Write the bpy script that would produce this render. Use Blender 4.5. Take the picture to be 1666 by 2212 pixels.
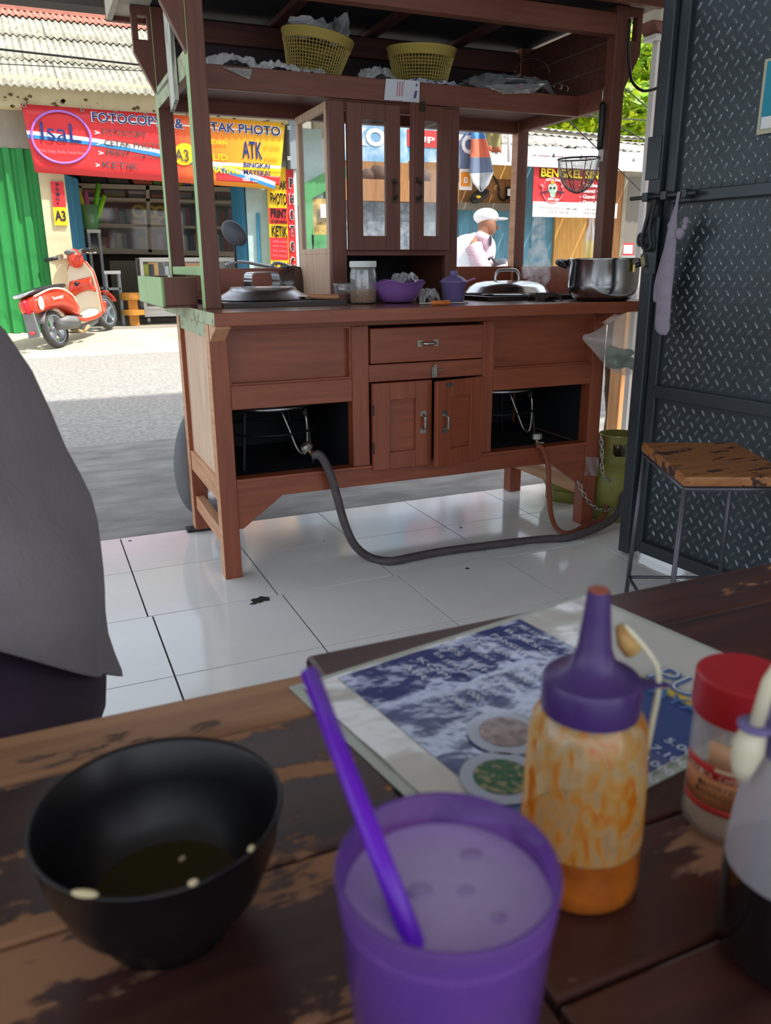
import bpy, math, random
from mathutils import Vector, Matrix
random.seed(7)
scene = bpy.context.scene
for o in list(bpy.data.objects): bpy.data.objects.remove(o)
col = scene.collection
R = math.radians
# ------------------------------------------------------------------ camera
W, H, FPX = 1666.0, 2212.0, 1722.7
CAM = Vector((0, 0, 0.993)); PITCH, ROLL, YAW = 0.2996, -0.0070, 0.4076
fwd = Vector((math.sin(YAW)*math.cos(PITCH), math.cos(YAW)*math.cos(PITCH), -math.sin(PITCH)))
right = Vector((math.cos(YAW), -math.sin(YAW), 0)); up = right.cross(fwd)
rr = right*math.cos(ROLL) + up*math.sin(ROLL); uu = -right*math.sin(ROLL) + up*math.cos(ROLL)
cam_data = bpy.data.cameras.new('camera'); cam = bpy.data.objects.new('camera', cam_data); col.objects.link(cam)
m3 = Matrix((rr, uu, -fwd)).transposed()
cam.matrix_world = Matrix.Translation(CAM) @ m3.to_4x4()
cam_data.sensor_fit = 'VERTICAL'; cam_data.sensor_height = 36.0; cam_data.lens = FPX/H*36.0
cam_data.clip_start = 0.02; cam_data.clip_end = 300
cam_data.dof.use_dof = True; cam_data.dof.focus_distance = 2.9; cam_data.dof.aperture_fstop = 11.0
scene.camera = cam
# ------------------------------------------------------------------ light
world = bpy.data.worlds.new('world'); scene.world = world; world.use_nodes = True
wn = world.node_tree; wn.nodes.clear()
out = wn.nodes.new('ShaderNodeOutputWorld'); bg = wn.nodes.new('ShaderNodeBackground')
sky = wn.nodes.new('ShaderNodeTexSky'); sky.sky_type = 'NISHITA'; sky.sun_disc = False
sky.sun_elevation = R(56); sky.sun_rotation = R(125); sky.air_density = 1.0; sky.dust_density = 4.0; sky.ozone_density = 1.0
mixn = wn.nodes.new('ShaderNodeMixRGB'); mixn.blend_type = 'MIX'; mixn.inputs[0].default_value = 0.62
mixn.inputs[2].default_value = (3.6, 3.8, 4.0, 1)
wn.links.new(sky.outputs[0], mixn.inputs[1]); wn.links.new(mixn.outputs[0], bg.inputs[0]); wn.links.new(bg.outputs[0], out.inputs[0])
bg.inputs[1].default_value = 0.30
SUN_TO = Vector((0.42, -0.38, 0.82)).normalized()
sun_d = bpy.data.lights.new('sun', 'SUN'); sun_d.energy = 4.0; sun_d.angle = R(1.0); sun_d.color = (1.0, 0.95, 0.85)
sun = bpy.data.objects.new('sun', sun_d); col.objects.link(sun)
sun.rotation_euler = (-SUN_TO).to_track_quat('-Z', 'Y').to_euler(); sun.location = (3, -3, 12)
scene.view_settings.view_transform = 'Standard'; scene.view_settings.look = 'None'
scene.view_settings.gamma = 1.0; scene.view_settings.use_curve_mapping = False
scene.view_settings.exposure = 0.62
scene.cycles.max_bounces = 10; scene.cycles.transparent_max_bounces = 24; scene.cycles.transmission_bounces = 10
scene.cycles.diffuse_bounces = 5; scene.cycles.volume_bounces = 3
# ------------------------------------------------------------------ measuring helpers (a sight line and a real surface give a point)
def ray(px, py): return fwd + rr*((px-W/2)/FPX) - uu*((py-H/2)/FPX)
def atY(px, py, Y): d = ray(px, py); return CAM + d*((Y-CAM.y)/d.y)
def atX(px, py, X): d = ray(px, py); return CAM + d*((X-CAM.x)/d.x)
def atZ(px, py, Z): d = ray(px, py); return CAM + d*((Z-CAM.z)/d.z)
def atD(px, py, D): return CAM + ray(px, py)*D
GZ0, GK, GY = -0.012, 0.022, 3.06
def gz(Y): return GZ0 + GK*(min(max(Y,GY),9.4)-GY) + 0.13*(min(max(Y,9.4),10.5)-9.4)
def atG(px, py):
    d = ray(px, py); t = (GZ0-GK*GY-CAM.z)/(d.z-GK*d.y); return CAM + d*t
# ------------------------------------------------------------------ mesh builder
def wm(o):
    b = Matrix.LocRotScale(o.location, o.rotation_euler, o.scale)
    return (wm(o.parent) @ o.matrix_parent_inverse @ b) if o.parent else b
class MB:
    def __init__(s): s.v = []; s.f = []; s.m = []
    def add(s, vs, fs, m=0, M=None):
        b = len(s.v)
        s.v += [tuple(M @ Vector(q)) if M else tuple(q) for q in vs]
        s.f += [tuple(b+i for i in f) for f in fs]; s.m += [m]*len(fs); return s
    def box(s, x0, x1, y0, y1, z0, z1, m=0, M=None, faces=None):
        vs = [(x0,y0,z0),(x1,y0,z0),(x1,y1,z0),(x0,y1,z0),(x0,y0,z1),(x1,y0,z1),(x1,y1,z1),(x0,y1,z1)]
        fs = [(3,2,1,0),(4,5,6,7),(0,1,5,4),(1,2,6,5),(2,3,7,6),(3,0,4,7)]   # bottom top front(-y) right back left
        b = len(s.v); s.add(vs, fs, m, M)
        if faces:
            k = len(s.m)-6
            for i, mm in faces.items(): s.m[k+i] = mm
        return s
    def prism(s, pts, ext, m=0, M=None):
        n = len(pts); e = Vector(ext); p = [Vector(q) for q in pts]
        vs = p + [q+e for q in p]
        fs = [tuple(range(n))[::-1], tuple(range(n, 2*n))] + [(i,(i+1)%n,n+(i+1)%n,n+i) for i in range(n)]
        return s.add(vs, fs, m, M)
    def bar(s, a, b, w, h, m=0, upv=(0,0,1)):
        a, b = Vector(a), Vector(b); d = (b-a).normalized(); u = Vector(upv)
        if abs(d.dot(u)) > 0.98: u = Vector((0,1,0))
        x = d.cross(u).normalized(); y = x.cross(d).normalized()
        vs = [q + x*(sx*w/2) + y*(sy*h/2) for q in (a,b) for sx,sy in ((-1,-1),(1,-1),(1,1),(-1,1))]
        return s.add(vs, [(3,2,1,0),(4,5,6,7),(0,1,5,4),(1,2,6,5),(2,3,7,6),(3,0,4,7)], m)
    def tube(s, path, r, n=8, m=0, closed=False, cap=True):
        P = [Vector(q) for q in path]; k = len(P); rs = r if isinstance(r,(list,tuple)) else [r]*k
        T = []
        for i in range(k):
            a = P[(i-1)%k] if (closed or i>0) else P[0]; b = P[(i+1)%k] if (closed or i<k-1) else P[-1]
            T.append((b-a).normalized() if (b-a).length > 1e-9 else Vector((0,0,1)))
        nrm = T[0].orthogonal().normalized(); vs = []
        for i in range(k):
            nrm = (nrm - T[i]*nrm.dot(T[i]))
            nrm = nrm.normalized() if nrm.length > 1e-6 else T[i].orthogonal().normalized()
            bi = T[i].cross(nrm)
            vs += [P[i] + (nrm*math.cos(2*math.pi*j/n) + bi*math.sin(2*math.pi*j/n))*rs[i] for j in range(n)]
        fs = [(i*n+j, i*n+(j+1)%n, ((i+1)%k)*n+(j+1)%n, ((i+1)%k)*n+j) for i in range(k if closed else k-1) for j in range(n)]
        if cap and not closed: fs += [tuple(range(n))[::-1], tuple(range((k-1)*n, k*n))]
        return s.add(vs, fs, m)
    def lathe(s, prof, n=32, m=0, M=None, c=(0,0,0), wob=None):
        vs = []; fs = []
        for i,(r,z) in enumerate(prof):
            for j in range(n):
                a = 2*math.pi*j/n; q = r*(wob(a,i) if wob else 1)
                vs.append((c[0]+q*math.cos(a), c[1]+q*math.sin(a), c[2]+z))
        k = len(prof)
        for i in range(k-1):
            for j in range(n): fs.append((i*n+j, i*n+(j+1)%n, (i+1)*n+(j+1)%n, (i+1)*n+j))
        if prof[0][0] > 1e-6: fs.append(tuple(range(n))[::-1])
        if prof[-1][0] > 1e-6: fs.append(tuple(range((k-1)*n, k*n)))
        return s.add(vs, fs, m, M)
    def shell(s, prof, n=32, m=0, M=None, c=(0,0,0), wob=None):      # open thin surface of revolution given as a closed profile loop
        vs = []; fs = []; k = len(prof)
        for i,(r,z) in enumerate(prof):
            for j in range(n):
                a = 2*math.pi*j/n; q = r*(wob(a,i) if wob else 1)
                vs.append((c[0]+q*math.cos(a), c[1]+q*math.sin(a), c[2]+z))
        for i in range(k-1):
            for j in range(n): fs.append((i*n+j, i*n+(j+1)%n, (i+1)*n+(j+1)%n, (i+1)*n+j))
        return s.add(vs, fs, m, M)
    def grid(s, fn, nu, nv, m=0):
        vs = [fn(i/nu, j/nv) for j in range(nv+1) for i in range(nu+1)]
        fs = [(j*(nu+1)+i, j*(nu+1)+i+1, (j+1)*(nu+1)+i+1, (j+1)*(nu+1)+i) for j in range(nv) for i in range(nu)]
        return s.add(vs, fs, m)
    def ball(s, c, rx, ry=None, rz=None, n=16, k=10, m=0, M=None):
        ry = ry or rx; rz = rz or rx; vs = []
        for i in range(k+1):
            t = math.pi*i/k
            for j in range(n): vs.append((c[0]+rx*math.sin(t)*math.cos(2*math.pi*j/n), c[1]+ry*math.sin(t)*math.sin(2*math.pi*j/n), c[2]+rz*math.cos(t)))
        fs = [(i*n+j, (i+1)*n+j, (i+1)*n+(j+1)%n, i*n+(j+1)%n) for i in range(k) for j in range(n)]
        return s.add(vs, fs, m, M)
    def mesh(s, name, mats, smooth=False):
        me = bpy.data.meshes.new(name); me.from_pydata(s.v, [], s.f)
        for mt in (mats if isinstance(mats,(list,tuple)) else [mats]): me.materials.append(mt)
        if any(s.m): me.polygons.foreach_set('material_index', s.m)
        if smooth: me.polygons.foreach_set('use_smooth', [True]*len(me.polygons))
        me.validate(); me.update(); return me
    def put(s, name, mats, parent=None, smooth=False, bev=0, solid=0, sub=0, auto=False, off=0, w=False):
        ob = bpy.data.objects.new(name, s.mesh(name, mats, smooth or auto)); col.objects.link(ob)
        if parent:
            ob.parent = parent
            if w: ob.matrix_parent_inverse = wm(parent).inverted()
        if solid:
            md = ob.modifiers.new('solid','SOLIDIFY'); md.thickness = solid; md.offset = off
        if sub:
            md = ob.modifiers.new('sub','SUBSURF'); md.levels = sub; md.render_levels = sub
        if bev:
            md = ob.modifiers.new('bevel','BEVEL'); md.width = bev; md.segments = 2; md.limit_method = 'ANGLE'; md.angle_limit = R(40)
        if auto:
            sharp(ob.data)
        return ob
def sharp(me, deg=40):
    try: me.set_sharp_from_angle(angle=R(deg))
    except Exception: pass
def empty(name, loc=(0,0,0), rz=0.0):
    o = bpy.data.objects.new(name, None); col.objects.link(o); o.location = loc; o.rotation_euler = (0,0,rz); o.empty_display_size = 0.05; return o
def tag(o, label, cat, group=None):
    o['label'] = label; o['category'] = cat
    if group: o['group'] = group
    return o
def thing(name, label, cat, loc=(0,0,0), rz=0.0, group=None): return tag(empty(name, loc, rz), label, cat, group)
def struct(o, label=None):
    o['kind'] = 'structure'
    if label: o['label'] = label
    return o
def copy_tree(o, parent=None):
    c = o.copy(); col.objects.link(c)
    if parent: c.parent = parent; c.matrix_parent_inverse = o.matrix_parent_inverse.copy()
    for ch in list(o.children): copy_tree(ch, c)
    return c
def link_mesh(name, me, parent, loc=(0,0,0), rot=(0,0,0), scale=(1,1,1)):
    o = bpy.data.objects.new(name, me); col.objects.link(o); o.parent = parent; o.location = loc; o.rotation_euler = rot; o.scale = scale; return o
def smoothpath(pts, n=8, closed=False):
    P = [Vector(p) for p in pts]; k = len(P); outp = []
    for i in range(k if closed else k-1):
        a = P[(i-1)%k] if closed or i>0 else P[0]*2-P[1]; b = P[i]; c = P[(i+1)%k]; d = P[(i+2)%k] if closed or i+2<k else P[-1]*2-P[-2]
        for j in range(n):
            t = j/n
            outp.append(0.5*((2*b)+(c-a)*t+(2*a-5*b+4*c-d)*t*t+(3*b-a-3*c+d)*t*t*t))
    if not closed: outp.append(P[-1])
    return outp
# ------------------------------------------------------------------ materials
def lin(c):
    f = lambda x: (x/255.0/12.92) if x/255.0 <= 0.04045 else ((x/255.0+0.055)/1.055)**2.4
    return (f(c[0]), f(c[1]), f(c[2]), 1.0)
def base(name):
    m = bpy.data.materials.new(name); m.use_nodes = True; nt = m.node_tree
    return m, nt, nt.nodes['Principled BSDF']
def mat(name, c, rough=0.5, metal=0.0, var=0.0, vscale=8.0, c2=None, bump=0.0, bscale=40.0, trans=0.0, ior=1.45, alpha=1.0, emit=0.0, stretch=(1,1,1), spec=0.5, coat=0.0, detail=4.0, lo=0.35, hi=0.65, sub=0.0):
    m, nt, b = base(name); L = nt.links
    b.inputs['Base Color'].default_value = lin(c); b.inputs['Roughness'].default_value = rough; b.inputs['Metallic'].default_value = metal
    b.inputs['IOR'].default_value = ior; b.inputs['Transmission Weight'].default_value = trans; b.inputs['Alpha'].default_value = alpha
    b.inputs['Specular IOR Level'].default_value = spec; b.inputs['Coat Weight'].default_value = coat
    if sub: b.inputs['Subsurface Weight'].default_value = sub; b.inputs['Subsurface Radius'].default_value = (0.02,0.01,0.006)
    if emit: b.inputs['Emission Color'].default_value = lin(c); b.inputs['Emission Strength'].default_value = emit
    if var or c2 or bump:
        tc = nt.nodes.new('ShaderNodeTexCoord'); mp = nt.nodes.new('ShaderNodeMapping'); mp.inputs['Scale'].default_value = stretch
        L.new(tc.outputs['Object'], mp.inputs[0])
    if var or c2:
        nz = nt.nodes.new('ShaderNodeTexNoise'); nz.inputs['Scale'].default_value = vscale; nz.inputs['Detail'].default_value = detail; nz.inputs['Roughness'].default_value = 0.62
        L.new(mp.outputs[0], nz.inputs['Vector'])
        rp = nt.nodes.new('ShaderNodeValToRGB'); L.new(nz.outputs['Fac'], rp.inputs[0])
        a = lin(c); d = lin(c2) if c2 else tuple(max(0,x*(1-var)) for x in a[:3])+(1,)
        rp.color_ramp.elements[0].position = lo; rp.color_ramp.elements[0].color = d
        rp.color_ramp.elements[1].position = hi; rp.color_ramp.elements[1].color = a
        L.new(rp.outputs[0], b.inputs['Base Color'])
    if bump:
        n2 = nt.nodes.new('ShaderNodeTexNoise'); n2.inputs['Scale'].default_value = bscale; n2.inputs['Detail'].default_value = 3
        L.new(mp.outputs[0], n2.inputs['Vector'])
        bp = nt.nodes.new('ShaderNodeBump'); bp.inputs['Strength'].default_value = bump; bp.inputs['Distance'].default_value = 0.01
        L.new(n2.outputs['Fac'], bp.inputs['Height']); L.new(bp.outputs[0], b.inputs['Normal'])
    return m
def wood(name, c, c2, axis=0, rough=0.45, scale=9.0, worn=None, wornamt=0.6, coat=0.0):
    # long grain along one axis; optional second layer where the varnish has gone
    m, nt, b = base(name); L = nt.links
    tc = nt.nodes.new('ShaderNodeTexCoord'); mp = nt.nodes.new('ShaderNodeMapping')
    sc = [6.0,6.0,6.0]; sc[axis] = 0.45; mp.inputs['Scale'].default_value = sc
    L.new(tc.outputs['Object'], mp.inputs[0])
    nz = nt.nodes.new('ShaderNodeTexNoise'); nz.inputs['Scale'].default_value = scale; nz.inputs['Detail'].default_value = 5; nz.inputs['Distortion'].default_value = 0.4
    L.new(mp.outputs[0], nz.inputs['Vector'])
    rp = nt.nodes.new('ShaderNodeValToRGB'); rp.color_ramp.elements[0].position = 0.32; rp.color_ramp.elements[1].position = 0.68
    rp.color_ramp.elements[0].color = lin(c2); rp.color_ramp.elements[1].color = lin(c); L.new(nz.outputs['Fac'], rp.inputs[0])
    src = rp.outputs[0]
    if worn:
        mp2 = nt.nodes.new('ShaderNodeMapping'); s2 = [1.6,1.6,1.6]; s2[axis] = 0.55; mp2.inputs['Scale'].default_value = s2; L.new(tc.outputs['Object'], mp2.inputs[0])
        n2 = nt.nodes.new('ShaderNodeTexNoise'); n2.inputs['Scale'].default_value = 15; n2.inputs['Detail'].default_value = 10; n2.inputs['Roughness'].default_value = 0.68; L.new(mp2.outputs[0], n2.inputs['Vector'])
        r2 = nt.nodes.new('ShaderNodeValToRGB'); r2.color_ramp.elements[0].position = wornamt; r2.color_ramp.elements[1].position = wornamt+0.025; L.new(n2.outputs['Fac'], r2.inputs[0])
        mx = nt.nodes.new('ShaderNodeMixRGB'); L.new(r2.outputs[0], mx.inputs[0]); L.new(src, mx.inputs[1]); mx.inputs[2].default_value = lin(worn)
        src = mx.outputs[0]
        mr = nt.nodes.new('ShaderNodeMapRange'); mr.inputs[3].default_value = rough; mr.inputs[4].default_value = 0.75; L.new(r2.outputs[0], mr.inputs[0]); L.new(mr.outputs[0], b.inputs['Roughness'])
        bp2 = nt.nodes.new('ShaderNodeBump'); bp2.inputs['Strength'].default_value = 0.35; bp2.inputs['Distance'].default_value = 0.002; bp2.invert = True
        L.new(r2.outputs[0], bp2.inputs['Height']); L.new(bp2.outputs[0], b.inputs['Normal'])
    else:
        b.inputs['Roughness'].default_value = rough
        bp = nt.nodes.new('ShaderNodeBump'); bp.inputs['Strength'].default_value = 0.12; bp.inputs['Distance'].default_value = 0.003
        L.new(nz.outputs['Fac'], bp.inputs['Height']); L.new(bp.outputs[0], b.inputs['Normal'])
    b.inputs['Coat Weight'].default_value = coat; b.inputs['Coat Roughness'].default_value = 0.25
    L.new(src, b.inputs['Base Color'])
    return m
def film(name, c, dens=0.25, rough=0.25, refl=0.12):
    # thin clear plastic or window glass: mostly see-through, a little haze, a gloss
    m = bpy.data.materials.new(name); m.use_nodes = True; nt = m.node_tree; nt.nodes.clear(); L = nt.links
    o = nt.nodes.new('ShaderNodeOutputMaterial'); t = nt.nodes.new('ShaderNodeBsdfTransparent'); d = nt.nodes.new('ShaderNodeBsdfDiffuse'); g = nt.nodes.new('ShaderNodeBsdfGlossy')
    tr = nt.nodes.new('ShaderNodeBsdfTranslucent'); tr.inputs[0].default_value = lin(c)
    d.inputs[0].default_value = lin(c); g.inputs['Roughness'].default_value = rough
    a = nt.nodes.new('ShaderNodeMixShader'); a0 = nt.nodes.new('ShaderNodeMixShader'); b = nt.nodes.new('ShaderNodeMixShader')
    a0.inputs[0].default_value = 0.5; L.new(d.outputs[0], a0.inputs[1]); L.new(tr.outputs[0], a0.inputs[2])
    a.inputs[0].default_value = dens; L.new(t.outputs[0], a.inputs[1]); L.new(a0.outputs[0], a.inputs[2])
    b.inputs[0].default_value = refl; L.new(a.outputs[0], b.inputs[1]); L.new(g.outputs[0], b.inputs[2]); L.new(b.outputs[0], o.inputs[0])
    return m
# ------------------------------------------------------------------ lettering (built-in font, made into flat meshes in one go at the end)
TEXTS = []
def text(body, parent, origin, xdir, zdir, w, h, material, thick=0.0, off=0.0, shear=0.0, lift=0.002, name='lettering'):
    TEXTS.append((body, parent, Vector(origin), Vector(xdir).normalized(), Vector(zdir).normalized(), w, h, material, thick, off, shear, lift, name))
def flush_texts():
    tmp = []
    for t in TEXTS:
        cu = bpy.data.curves.new('lettering','FONT'); cu.body = t[0]; cu.size = 1.0; cu.offset = t[9]; cu.shear = t[10]; cu.fill_mode = 'FRONT'; cu.resolution_u = 3
        ob = bpy.data.objects.new('lettering', cu); col.objects.link(ob); tmp.append(ob)
    bpy.context.view_layer.update(); dg = bpy.context.evaluated_depsgraph_get()
    for ob, t in zip(tmp, TEXTS):
        body, parent, o, xd, zd, w, h, material, thick, off, shear, lift, name = t
        me = bpy.data.meshes.new_from_object(ob.evaluated_get(dg))
        xs = [v.co.x for v in me.vertices]; ys = [v.co.y for v in me.vertices]
        x0, x1, y0, y1 = min(xs), max(xs), min(ys), max(ys); sx = w/(x1-x0); sy = h/(y1-y0); nd = xd.cross(zd)
        for v in me.vertices: v.co = o + xd*((v.co.x-x0)*sx) + zd*((v.co.y-y0)*sy) + nd*lift
        me.materials.clear(); me.materials.append(material); me.name = name
        no = bpy.data.objects.new(name, me); col.objects.link(no); no.parent = parent; no.matrix_parent_inverse = wm(parent).inverted()
        bpy.data.objects.remove(ob)
# ================================================================== the setting
M_tile = mat('white_glazed_tile', (238,239,237), rough=0.11, var=0.06, vscale=3.0, bump=0.02, bscale=12.0)
M_grout = mat('dark_grout', (34,31,30), rough=0.9)
fl = struct(MB().box(-2.2, 3.6, -2.6, 3.062, -0.12, -0.005).put('floor', M_grout), 'white glazed tile floor with dark joints')
TS, TX, TY, TSH = 0.4, 0.2121, 2.2807, 0.013
g = 0.0046
tile_full = MB().box(g/2, TS-g/2, g/2, TS-g/2, -0.006, 0.0).mesh('tile', M_tile)
tile_short = MB().box(g/2, TS-g/2, g/2, 0.3813, -0.006, 0.0).mesh('tile', M_tile)
def tile_at(x, y, me):
    o = bpy.data.objects.new('tile', me); col.objects.link(o); o.parent = fl; o.location = (x, y, random.uniform(-0.0006, 0.0)); o.rotation_euler = (random.uniform(-.0008,.0008), random.uniform(-.0008,.0008), 0)
for i in range(-4, 8):
    tile_at(TX+i*TS, TY, tile_full); tile_at(TX+i*TS, TY+TS, tile_short)
    for j in range(1, 9): tile_at(TX+TSH+i*TS, TY-j*TS, tile_full)
# broken corner in a tile
M_chip = mat('exposed_mortar', (48,42,38), rough=0.95, var=0.4, vscale=60)
def chip_pts(c, r, n, seed):
    rnd = random.Random(seed); return [(c[0]+r*rnd.uniform(.55,1.1)*math.cos(2*math.pi*k/n)*1.35, c[1]+r*rnd.uniform(.5,1.1)*math.sin(2*math.pi*k/n), 0.0) for k in range(n)]
cp = atZ(566, 1295, 0.0)
chip = MB(); chip.prism(chip_pts(cp, 0.026, 13, 3), (0,0,0.0012)); q = atZ(548,1304,0); chip.prism(chip_pts(q, 0.009, 8, 5), (0,0,0.0012))
chip.put('chipped_spot', M_chip, fl)
for k,(px,py,r) in enumerate(((1010,1228,.007),(996,1140,.006),(281,1168,.006),(700,1170,.003))):
    q = atZ(px, py, 0); MB().prism(chip_pts(q, r, 7, 10+k), (0,0,0.001)).put('chipped_spot', M_chip, fl)
# street
M_apron = mat('weathered_concrete', (150,147,142), rough=0.85, var=0.38, vscale=5, bump=0.5, bscale=22, stretch=(0.6,1.6,1))
M_asph = mat('worn_asphalt', (168,166,160), rough=0.9, var=0.45, vscale=38, bump=0.7, bscale=55, detail=6)
M_verge = mat('dusty_concrete', (196,188,170), rough=0.95, var=0.22, vscale=2.6, bump=0.35, bscale=24, detail=6)
def strip(name, y0, y1, m, label, n=24, drop=0.0, wav=0.0):
    b = MB(); rnd = random.Random(len(name))
    ys = [y0+(y1-y0)*k/10 for k in range(11)] if y1 < 12 else [y0,9.2,9.4,9.6,10.0,10.3,10.5,10.7,12,20,y1]
    b.grid(lambda a, t: (-14+44*a, ys[round(t*10)], gz(ys[round(t*10)])-drop), n, 10)
    o = b.put(name, m); struct(o, label)
    md = o.modifiers.new('solid','SOLIDIFY'); md.thickness = 0.1; md.offset = -1
    return o
strip('floor_apron', 3.063, 4.75, M_apron, 'grey weathered concrete apron in front of the tiles')
strip('floor_road', 4.75, 8.95, M_asph, 'worn grey asphalt road')
strip('floor_verge', 8.95, 34.0, M_verge, 'pale dusty concrete in front of the shops opposite')
# building this eating place belongs to: ceiling, upper front wall, awning beam
M_ceil = mat('painted_ceiling', (196,192,184), rough=0.9)
M_fasc = mat('grey_fascia', (92,84,80), rough=0.7, var=0.2)
struct(MB().box(-3.2, 3.8, -2.2, 3.25, 2.75, 2.85).put('ceiling', M_ceil), 'ceiling over the eating place')
struct(MB().box(-14, 16, 2.95, 3.25, 2.85, 6.7).put('wall_upper', M_ceil), 'upper front wall of this building')
zb = atY(120, 13, 3.75).z
struct(MB().box(-6, 1.6, 3.7, 3.8, zb, zb+0.12).put('trim_1', M_fasc), 'grey beam along the awning edge')
M_wall = mat('cream_wall', (206,198,182), rough=0.9)
struct(MB().box(2.62, 2.74, -1.0, 2.6, 0.0, 2.75).put('wall_right', M_wall), 'side wall behind the folding gate')
# door post and channel beside the cart, seen between cart and gate
M_white = mat('white_painted_steel', (226,226,222), rough=0.5); M_brown = mat('brown_painted_wood', (128,74,56), rough=0.6, var=0.25); M_cream = mat('cream_painted_wood', (216,206,186), rough=0.7, var=0.2, vscale=12)
pY = 2.92; b = MB(); ZCH = atY(1410, 87, pY).z
xa = atY(1401, 330, pY).x
b.box(xa, xa+.014, pY, pY+.03, 0.0, ZCH, 0); b.box(xa+.015, xa+.032, pY+.004, pY+.03, 0.0, ZCH, 1); b.box(xa+.033, xa+.05, pY, pY+.03, 0, ZCH, 0); b.box(xa+.051, xa+.10, pY-.01, pY+.03, 0, ZCH, 1)
struct(b.put('trim_2', [M_white, M_brown]), 'white and brown door channel beside the cart')
b = MB(); zA_, zB_, zC_, zD_ = [atY(1410, y_, pY).z for y_ in (18, 50, 76, 86)]
x2 = atY(1402, 50, pY).x
b.box(x2+.012, x2+.25, pY-.05, pY+.06, zB_, zA_, 0); b.prism([(x2-.014, pY-.04, zB_),(x2+.2, pY-.04, zB_),(x2+.2, pY-.04, zC_),(x2+.026, pY-.04, zC_)], (0,.09,0), 1); b.box(x2+.016, x2+.2, pY-.03, pY+.05, zD_, zC_, 2)
struct(b.put('trim_3', [M_cream, M_brown, M_white]), 'moulded corbel at the top of the door channel')
# ================================================================== folding gate of chequer plate
M_gate = mat('black_gate_paint', (58,66,72), rough=0.34, metal=0.25, var=0.3, vscale=6, spec=0.6, bump=0.05, bscale=80)
M_lug = mat('worn_lug_paint', (128,138,142), rough=0.28, metal=0.6, var=0.3, vscale=9, spec=0.7)
M_plate = mat('dark_chequer_plate', (62,71,76), rough=0.34, metal=0.35, var=0.3, vscale=4, spec=0.6, bump=0.06, bscale=60)
ga = R(84); GA = Vector((1.824, 2.141, 0)) + Vector((math.sin(ga), math.cos(ga), 0))*0.038
gate = thing('folding_gate', 'black folding metal gate of chequer plate beside the wooden cart', 'gate', GA, -ga)
# gate frame: local x runs from the free edge towards the viewer, local -y faces the room
def G_(px, py):   # point on the gate face in gate coordinates
    d = ray(px, py); n = Vector((math.sin(ga), math.cos(ga), 0)); t = ((GA-CAM).dot(n))/d.dot(n); q = CAM + d*t - GA
    return Vector((q.x*math.cos(ga)-q.y*math.sin(ga), 0, q.z))
# local axes: x' = (cos -ga, sin -ga); so local +y = (sin ga, cos ga) points away from the room
GL, GT = 1.35, 2.35
MB().box(0, .045, -.03, .03, .012, GT).put('stile', M_gate, gate, bev=.003)
MB().box(.05, .088, -.012, .03, .03, GT).put('stile', M_gate, gate, bev=.003)
MB().box(GL-.05, GL, -.03, .03, .012, GT).put('stile', M_gate, gate, bev=.003)
for z0, z1 in ((.03,.072),(.572,.612),(1.170,1.204),(GT-.05,GT)):
    MB().box(.088, GL-.05, -.022, .022, z0, z1).put('rail', M_gate, gate, bev=.003)
lug = MB()   # one lens shaped lug
def lug_at(b, x, z, a, L=.0125, w=.0046, h=.0032):
    ca, sa = math.cos(a), math.sin(a)
    ring = [(L,0),(L*.45,w),(-L*.45,w),(-L,0),(-L*.45,-w),(L*.45,-w)]; top = [(L*.6,0),(-L*.6,0)]
    vs = [(x+p*ca-q*sa, 0, z+p*sa+q*ca) for p,q in ring] + [(x+p*ca-q*sa, -h, z+p*sa+q*ca) for p,q in top]
    b.add(vs, [(0,1,6),(1,2,7,6),(2,3,7),(3,4,7),(4,5,6,7),(5,0,6)])
for z0, z1 in ((.072,.572),(.612,1.170),(1.204,GT-.05)):
    MB().box(.088, GL-.05, .004, .010, z0, z1).put('plate', M_plate, gate)
    b = MB(); px_, pz_ = .037, .044; nx = int((GL-.14)/px_)+2; nz = int((z1-z0)/pz_)+2
    for i in range(nx):
        for j in range(nz):
            for h2 in (0, 1):
                x = .104+px_*(i+.5*h2); z = z0+.012+pz_*(j+.5*h2)
                if x > GL-.066 or z > z1-.010: continue
                lug_at(b, x, z, R(-52) if h2 else R(52))
    b.v = [(q[0], q[1]+.004, q[2]) for q in b.v]
    lo = b.put('raised_lugs', M_lug, gate); lo['kind'] = 'stuff'
# plates and bolt on the gate
MB().box(-.012, .042, -.036, -.031, G_(1420,390).z, G_(1420,298).z).put('hinge_plate', M_plate, gate, bev=.001)
MB().box(.018, .062, -.037, -.032, G_(1425,592).z, G_(1425,470).z).put('lock_plate', M_plate, gate, bev=.001)
zb_ = 1.192
bo = MB().tube([(-.055,-.045,zb_),(.20,-.045,zb_)], .0065, 10).put('bolt', M_gate, gate, smooth=True)
for x in (.0,.075,.15): MB().box(x, x+.022, -.056, -.03, zb_-.013, zb_+.013).put('bolt_guide', M_gate, bo, bev=.002)
M_rub = mat('black_rubber', (30,30,33), rough=0.45)
def gp(px, py, y=-.05): q = G_(px, py); return (q.x, y, q.z)
b = MB(); b.tube(smoothpath([gp(1436,432),gp(1424,470),gp(1416,500),gp(1410,522),gp(1420,540),gp(1431,532),gp(1428,500),gp(1432,470),gp(1442,430)], 6), .0065, 8)
cl = b.put('cable_loop', M_rub, None, smooth=True)
cl.location = gate.location; cl.rotation_euler = gate.rotation_euler; tag(cl, 'black rubber cable looped over the gate bolt', 'cable')
b = MB(); c0 = Vector(gp(1406,518,-.045)); b.tube([(c0.x+.012*math.cos(t), c0.y, c0.z+.018*math.sin(t)) for t in [2*math.pi*k/14 for k in range(14)]], .0045, 8, closed=True)
b.put('ring', M_gate, gate, smooth=True)
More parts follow.
